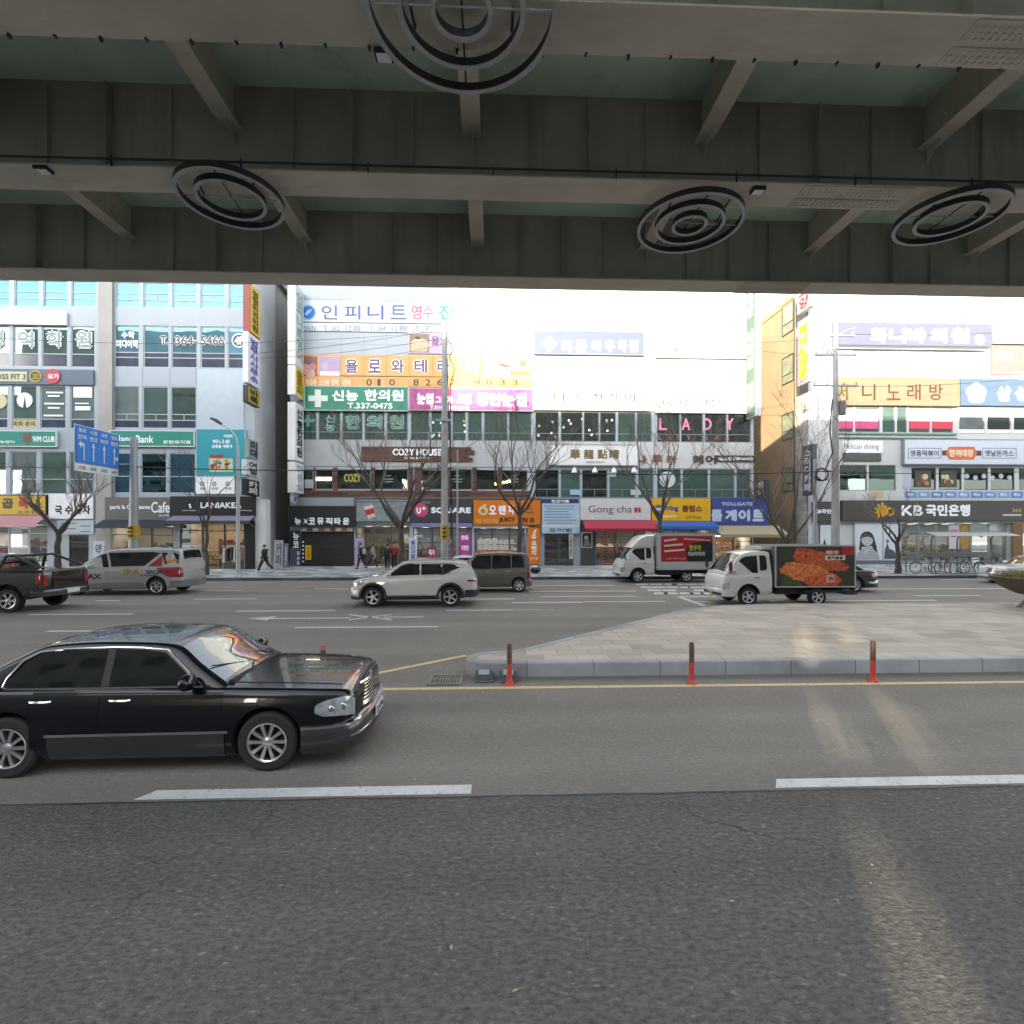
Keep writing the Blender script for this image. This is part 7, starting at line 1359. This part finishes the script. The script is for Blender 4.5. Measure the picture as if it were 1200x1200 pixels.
for i,px in enumerate((1083,1104,1122,1140,1158)):
    o=bp if i==0 else copy_tree(bp); o['label']=labs[i]; o.location=(fx(px,28.5),28.45,SWZ); o.rotation_euler=(0,.0,rnd.choice((0,PI))+rnd.uniform(-.45,.45))
    if i:
        for c in o.children:
            if c.name.startswith('frame'): c.data=c.data.copy(); c.data.materials[0]=flat(fr[i])
# pavement signs and small things
def stand(label,p0,r0,p1,r1,Y,m,name='standing_banner',cat='banner',txt=None,tm=None,lean=0.0,vertical=True):
    X0,X1,Z0,Z1=rowspan(Y,p0,p1,r0,r1); Z0=SWZ; t=thing(name,label,cat,((X0+X1)/2,Y,SWZ)); b=MB(); b.add([(X0,Y,Z0+.08),(X1,Y,Z0+.08),(X1+lean,Y+.15,Z1),(X0+lean,Y+.15,Z1),(X0,Y+.03,Z0+.08),(X1,Y+.03,Z0+.08),(X1+lean,Y+.18,Z1),(X0+lean,Y+.18,Z1)],[(0,1,2,3),(7,6,5,4),(0,4,5,1),(1,5,6,2),(2,6,7,3),(3,7,4,0)]); b.build('face',m,t)
    b=MB(); b.tube([((X0+X1)/2,Y+.04,Z1-.1),((X0+X1)/2,Y+.6,SWZ)],.015); b.box(X0-.04,X1+.04,Y-.05,Y+.1,SWZ,SWZ+.075); b.build('stand',STEEL,t)
    if txt:
        n=Vector((0,Z1-Z0,-.15)).normalized(); v=Vector((0,.15,Z1-Z0-.08)).normalized(); text(txt,((X0+X1)/2+lean/2,Y+.075-.012,(Z0+.08+Z1)/2),UX,v,(X1-X0)*.6,(Z1-Z0)*.75,tm or BLACK,t,.03,vertical)
    return t
stand('lilac standing banner between the shutter and the coffee shop',416.5,631,426,664,35.2,flat('#b9a9c9'),txt='신메뉴 출시',tm=flat('#5a3f7a'))
stand('white and blue leaning banner right of the large bare tree',479,630,488.5,660,34.6,flat('#d5dbea'),txt='통신사할인',tm=flat('#3f5fa8'),lean=.0)
stand('white poster stand with a blue drawing by the office doorway',107.5,634,120,657,32.4,flat('#cdd5e0'),'poster_stand','poster',txt='약도',tm=flat('#3f5a8a'))
stand('pale grey folding board in the mouth of the alley',320.5,633,331,667,32.6,flat('#a8aab0'),'folding_board','board',txt='커피',tm=flat('#5a5d66'))
stand('grey banner on a frame behind the folding board',332,637,337,664,34.2,flat('#8f8fa0'),txt='할인',tm=WHITE)
X,Y=gp(100.5,661.5,SWZ); t=thing('round_sign','small pink red round pavement sign by the doorway','sign',(X,Y,SWZ)); Z=SWZ+.62; b=MB(); b.lathe([(.38,-.05),(.38,.05)],(X,Y,Z),axis='y',n=28); b.build('disc',flat('#c23a55'),t); text('떡볶이',(X,Y-.055,Z+.06),UX,UZ,.5,.16,WHITE,t,.04); b=MB(); b.box(X-.25,X+.25,Y-.15,Y+.15,SWZ,SWZ+.24); b.build('base',DGREY,t)
X,Y=gp(627.5,672,SWZ); t=thing('rubbish_bag','black rubbish bag with white top at the kerb behind the mini car','bag',(X,Y,SWZ)); b=MB(); rr=random.Random(9)
def bagf(u,v): r=1+.10*math.sin(5*v+2*u)+.07*math.sin(9*v); return (X+.30*r*math.sin(u)*math.cos(v),Y+.26*r*math.sin(u)*math.sin(v),SWZ+.19+.19*math.cos(u)*(1.25 if u<1 else 1))
b.grid(bagf,frange(.02,PI-.02,10),frange(0,2*PI,18)); b.build('bag',mat('bin_liner',(.012,.012,.013),.3,var=.1),t,True); b=MB(); b.ball((X-.05,Y-.08,SWZ+.38),(.19,.14,.09),10,6); b.build('tied_paper',WHITE,t,True)
X,Y=gp(46,659,SWZ); t=thing('display_cabinet','white glass fronted display cabinet outside the restaurant','cabinet',(X,Y,SWZ)); b=MB(); b.box(X-.7,X+.6,Y-.25,Y+.25,SWZ+.4,SWZ+1.15); b.build('cabinet',FRW,t,bevel=.02); b=MB(); b.box(X-.6,X+.5,Y-.262,Y-.252,SWZ+.5,SWZ+1.05); b.build('glass_front',CARGLASS,t); b=MB(); b.box(X-.65,X+.55,Y-.2,Y+.2,SWZ,SWZ+.398); b.build('base',GREY,t)
# clothes rail with garments by the boutique
X,Y=gp(272,668.5,SWZ); t=thing('clothes_rail','clothes rail with pale and dark garments outside the boutique','clothes rail',(X,Y,SWZ)); b=MB(); b.tube([(X-.55,Y,SWZ),(X-.55,Y,SWZ+1.5),(X+.75,Y,SWZ+1.5),(X+.75,Y,SWZ)],.02); b.build('rail',STEEL,t,True)
for k,c in enumerate(('#d0cdc6','#1d1e22','#4a4038','#c9c4ba','#26282c','#8a7a66')):
    x=X-.42+.21*k; b=MB(); b.add([(x-.04,Y-.16,SWZ+1.38),(x+.04,Y-.16,SWZ+1.38),(x+.05,Y+.16,SWZ+1.38),(x-.05,Y+.16,SWZ+1.38),(x-.07,Y-.22,SWZ+.5+.1*(k%3)),(x+.08,Y-.22,SWZ+.5+.1*(k%3)),(x+.07,Y+.22,SWZ+.5+.1*(k%3)),(x-.06,Y+.22,SWZ+.5+.1*(k%3))],[(0,3,2,1),(4,5,6,7),(0,1,5,4),(1,2,6,5),(2,3,7,6),(3,0,4,7)]); b.build('garment',flat(c),t,bevel=.015)
# overhead cables
def cable(label,a,b_,sag=.4,r=.018):
    (p0,r0,Y0),(p1,r1,Y1)=a,b_; P0=Vector((fx(p0,Y0),Y0,fz(r0,fx(p0,Y0),Y0))); P1=Vector((fx(p1,Y1),Y1,fz(r1,fx(p1,Y1),Y1))); b=MB(); n=16; b.tube([P0.lerp(P1,i/n)-Vector((0,0,sag*4*(i/n)*(1-i/n))) for i in range(n+1)],r,n=5); o=b.build('overhead_cable',BLKPL,None,True); tag(o,label,'cable',group='overhead cables')
cable('thick cable from the sign pole to the tall concrete pole',(157,547,27.7),(521,549,27.75),.15,.03); cable('thick cable from the tall concrete pole to the wire loaded pole',(521,549,27.75),(979,552,28),.25,.03); cable('cable from the left edge to the blue sign pole',(-60,545,27.7),(157,546,27.7),.1,.022); cable('cable from the wire loaded pole to the right edge',(979,553,28),(1290,548,28.3),.2,.022)
cable('upper thin cable from the office corner to the tall pole top',(300,414,33),(521,385,27.75),.15,.012); cable('lower thin cable from the office corner to the tall pole',(300,420,33),(521,396,27.75),.2,.012); cable('thin cable from the middle facade to the tall pole',(426,420,35.9),(521,403,27.75),.1,.012)
cable('long thin cable across the left office from the tall pole',(521,388,27.75),(-60,392,31),.6,.012); cable('upper of the thin cables crossing the orange wall',(979,394,28),(884,402,34),.05,.014); cable('lower of the thin cables crossing the orange wall',(979,418,28),(884,410,34),.08,.014); cable('thin cable from the wire loaded pole over the lavender sign',(979,391,28),(1290,380,30),.3,.014)
cable('thin cable from the wire loaded pole over the gold karaoke sign',(979,452,28),(1290,430,30),.4,.014); cable('thin drop cable beside the tall concrete pole',(524,420,27.7),(531,640,27.7),.0,.02)
# ================================================================== THE OTHER SIDE OF THE STREET (seen in the windows, shades the road)
RWM=tiles('rear_block_wall',['#6a675f','#2e3338','#6f6c66','#33383d','#716d64'],2.6,1.7,'#8a867c',.5,axes='xz',dirt=.2,bump=0)
def rear(label,x0,x1,y0,y1,h):
    t=thing('street_block',label,'building',((x0+x1)/2,y1,0)); b=MB(); b.box(x0,x1,y0,y1,-.02,h); b.build('wall',RWM,t); b=MB(); b.box(x0+.2,x1-.2,y0+.2,y1-.2,h+.002,h+.8); b.build('roof',GREY,t)
b=MB(); tt=thing('sun_blocker','small linking block over the passage between the grey blocks across the street','building',(-15.6,-30,0)); b.box(-19.0,-10.92,-37,-30,13.4,24); b.build('wall',RWM,tt); ts=thing('sun_patch_mask','tall slatted screen closing the passage between the grey blocks across the street','screen',(-11.8,-25.2,0))  # unseen additions: the block stops sun on the girder, the screen shapes sun patches
sc=[]
for x,w_,spans in ((-12.50,.11,((6.5,7.12),(7.5,7.95),(8.5,9.1))),(-12.27,.10,((6.4,7.0),(7.45,7.7),(8.6,9.3),(10.0,10.4))),(-11.52,.12,((7.4,8.0),(8.7,9.0))),(-11.27,.08,((7.5,7.9),(8.9,9.4)))):
    for z0,z1 in spans: sc.append((x-w_/2,x+w_/2,z0,z1))
wall(ts,'panel',-13.2,-10.6,0,13.5,-25.2,sc,GREY,.03)
rear('tall grey block across the street mirrored in the left office windows',-82,-41.7,-37,-25,37); rear('low grey block across the street beside the tall one',-41.65,-19.02,-37,-25,25); rear('long low grey block across the street to the east',-10.9,70,-37,-25,24.8)
b=MB(); rr=random.Random(2); pr=[(-700+28*i,-430,14+26*abs(math.sin(i*.37+.5))+9*math.sin(i*1.1)) for i in range(51)]
b.add([(x,y,-1) for x,y,z in pr]+[(x,y-60,z) for x,y,z in pr]+[(x,y-160,-1) for x,y,z in pr],[(i,i+1,51+i+1,51+i) for i in range(50)]+[(51+i,51+i+1,102+i+1,102+i) for i in range(50)]); tag(b.build('hills',mat('hill_green',(.06,.075,.06),.9,var=.3,scale=.02),None,True),kind='structure')
# ================================================================== LIGHT, SKY, CAMERA
EL,AZ=math.radians(12),math.radians(28)
v=Vector((math.sin(AZ)*math.cos(EL),math.cos(AZ)*math.cos(EL),-math.sin(EL)))
sl=bpy.data.lights.new('sun','SUN'); sl.energy=3.1; sl.angle=math.radians(.53); sl.color=(1,.84,.60); so=bpy.data.objects.new('sun',sl); COL.objects.link(so); so.rotation_euler=v.to_track_quat('-Z','Y').to_euler()
w=bpy.data.worlds.new('World'); S.world=w; w.use_nodes=True; nt=w.node_tree; bg=nt.nodes['Background']; sk=nt.nodes.new('ShaderNodeTexSky'); sk.sky_type='NISHITA'; sk.sun_disc=False; sk.sun_elevation=EL; sk.sun_rotation=PI+AZ; sk.air_density=1.0; sk.dust_density=1.2; sk.ozone_density=1.0
hs=nt.nodes.new('ShaderNodeHueSaturation'); hs.inputs['Saturation'].default_value=.36; nt.links.new(sk.outputs[0],hs.inputs['Color']); nt.links.new(hs.outputs[0],bg.inputs[0]); bg.inputs[1].default_value=.15
cd=bpy.data.cameras.new('camera'); cd.sensor_width=36; cd.lens=18; cd.shift_y=22/1200; cd.clip_end=2000; cd.clip_start=.05; co=bpy.data.objects.new('camera',cd); COL.objects.link(co); co.location=(0,0,CH); co.rotation_euler=(PI/2,0,-TH); S.camera=co
S.view_settings.view_transform='Standard'; S.view_settings.look='None'; S.view_settings.gamma=1; S.view_settings.exposure=EXPO
S.render.engine='CYCLES'; S.cycles.max_bounces=10; S.cycles.transparent_max_bounces=12; S.cycles.use_denoising=True; S.cycles.sample_clamp_indirect=4
finish()
for o in bpy.data.objects:
    if '_y' in o: del o['_y']
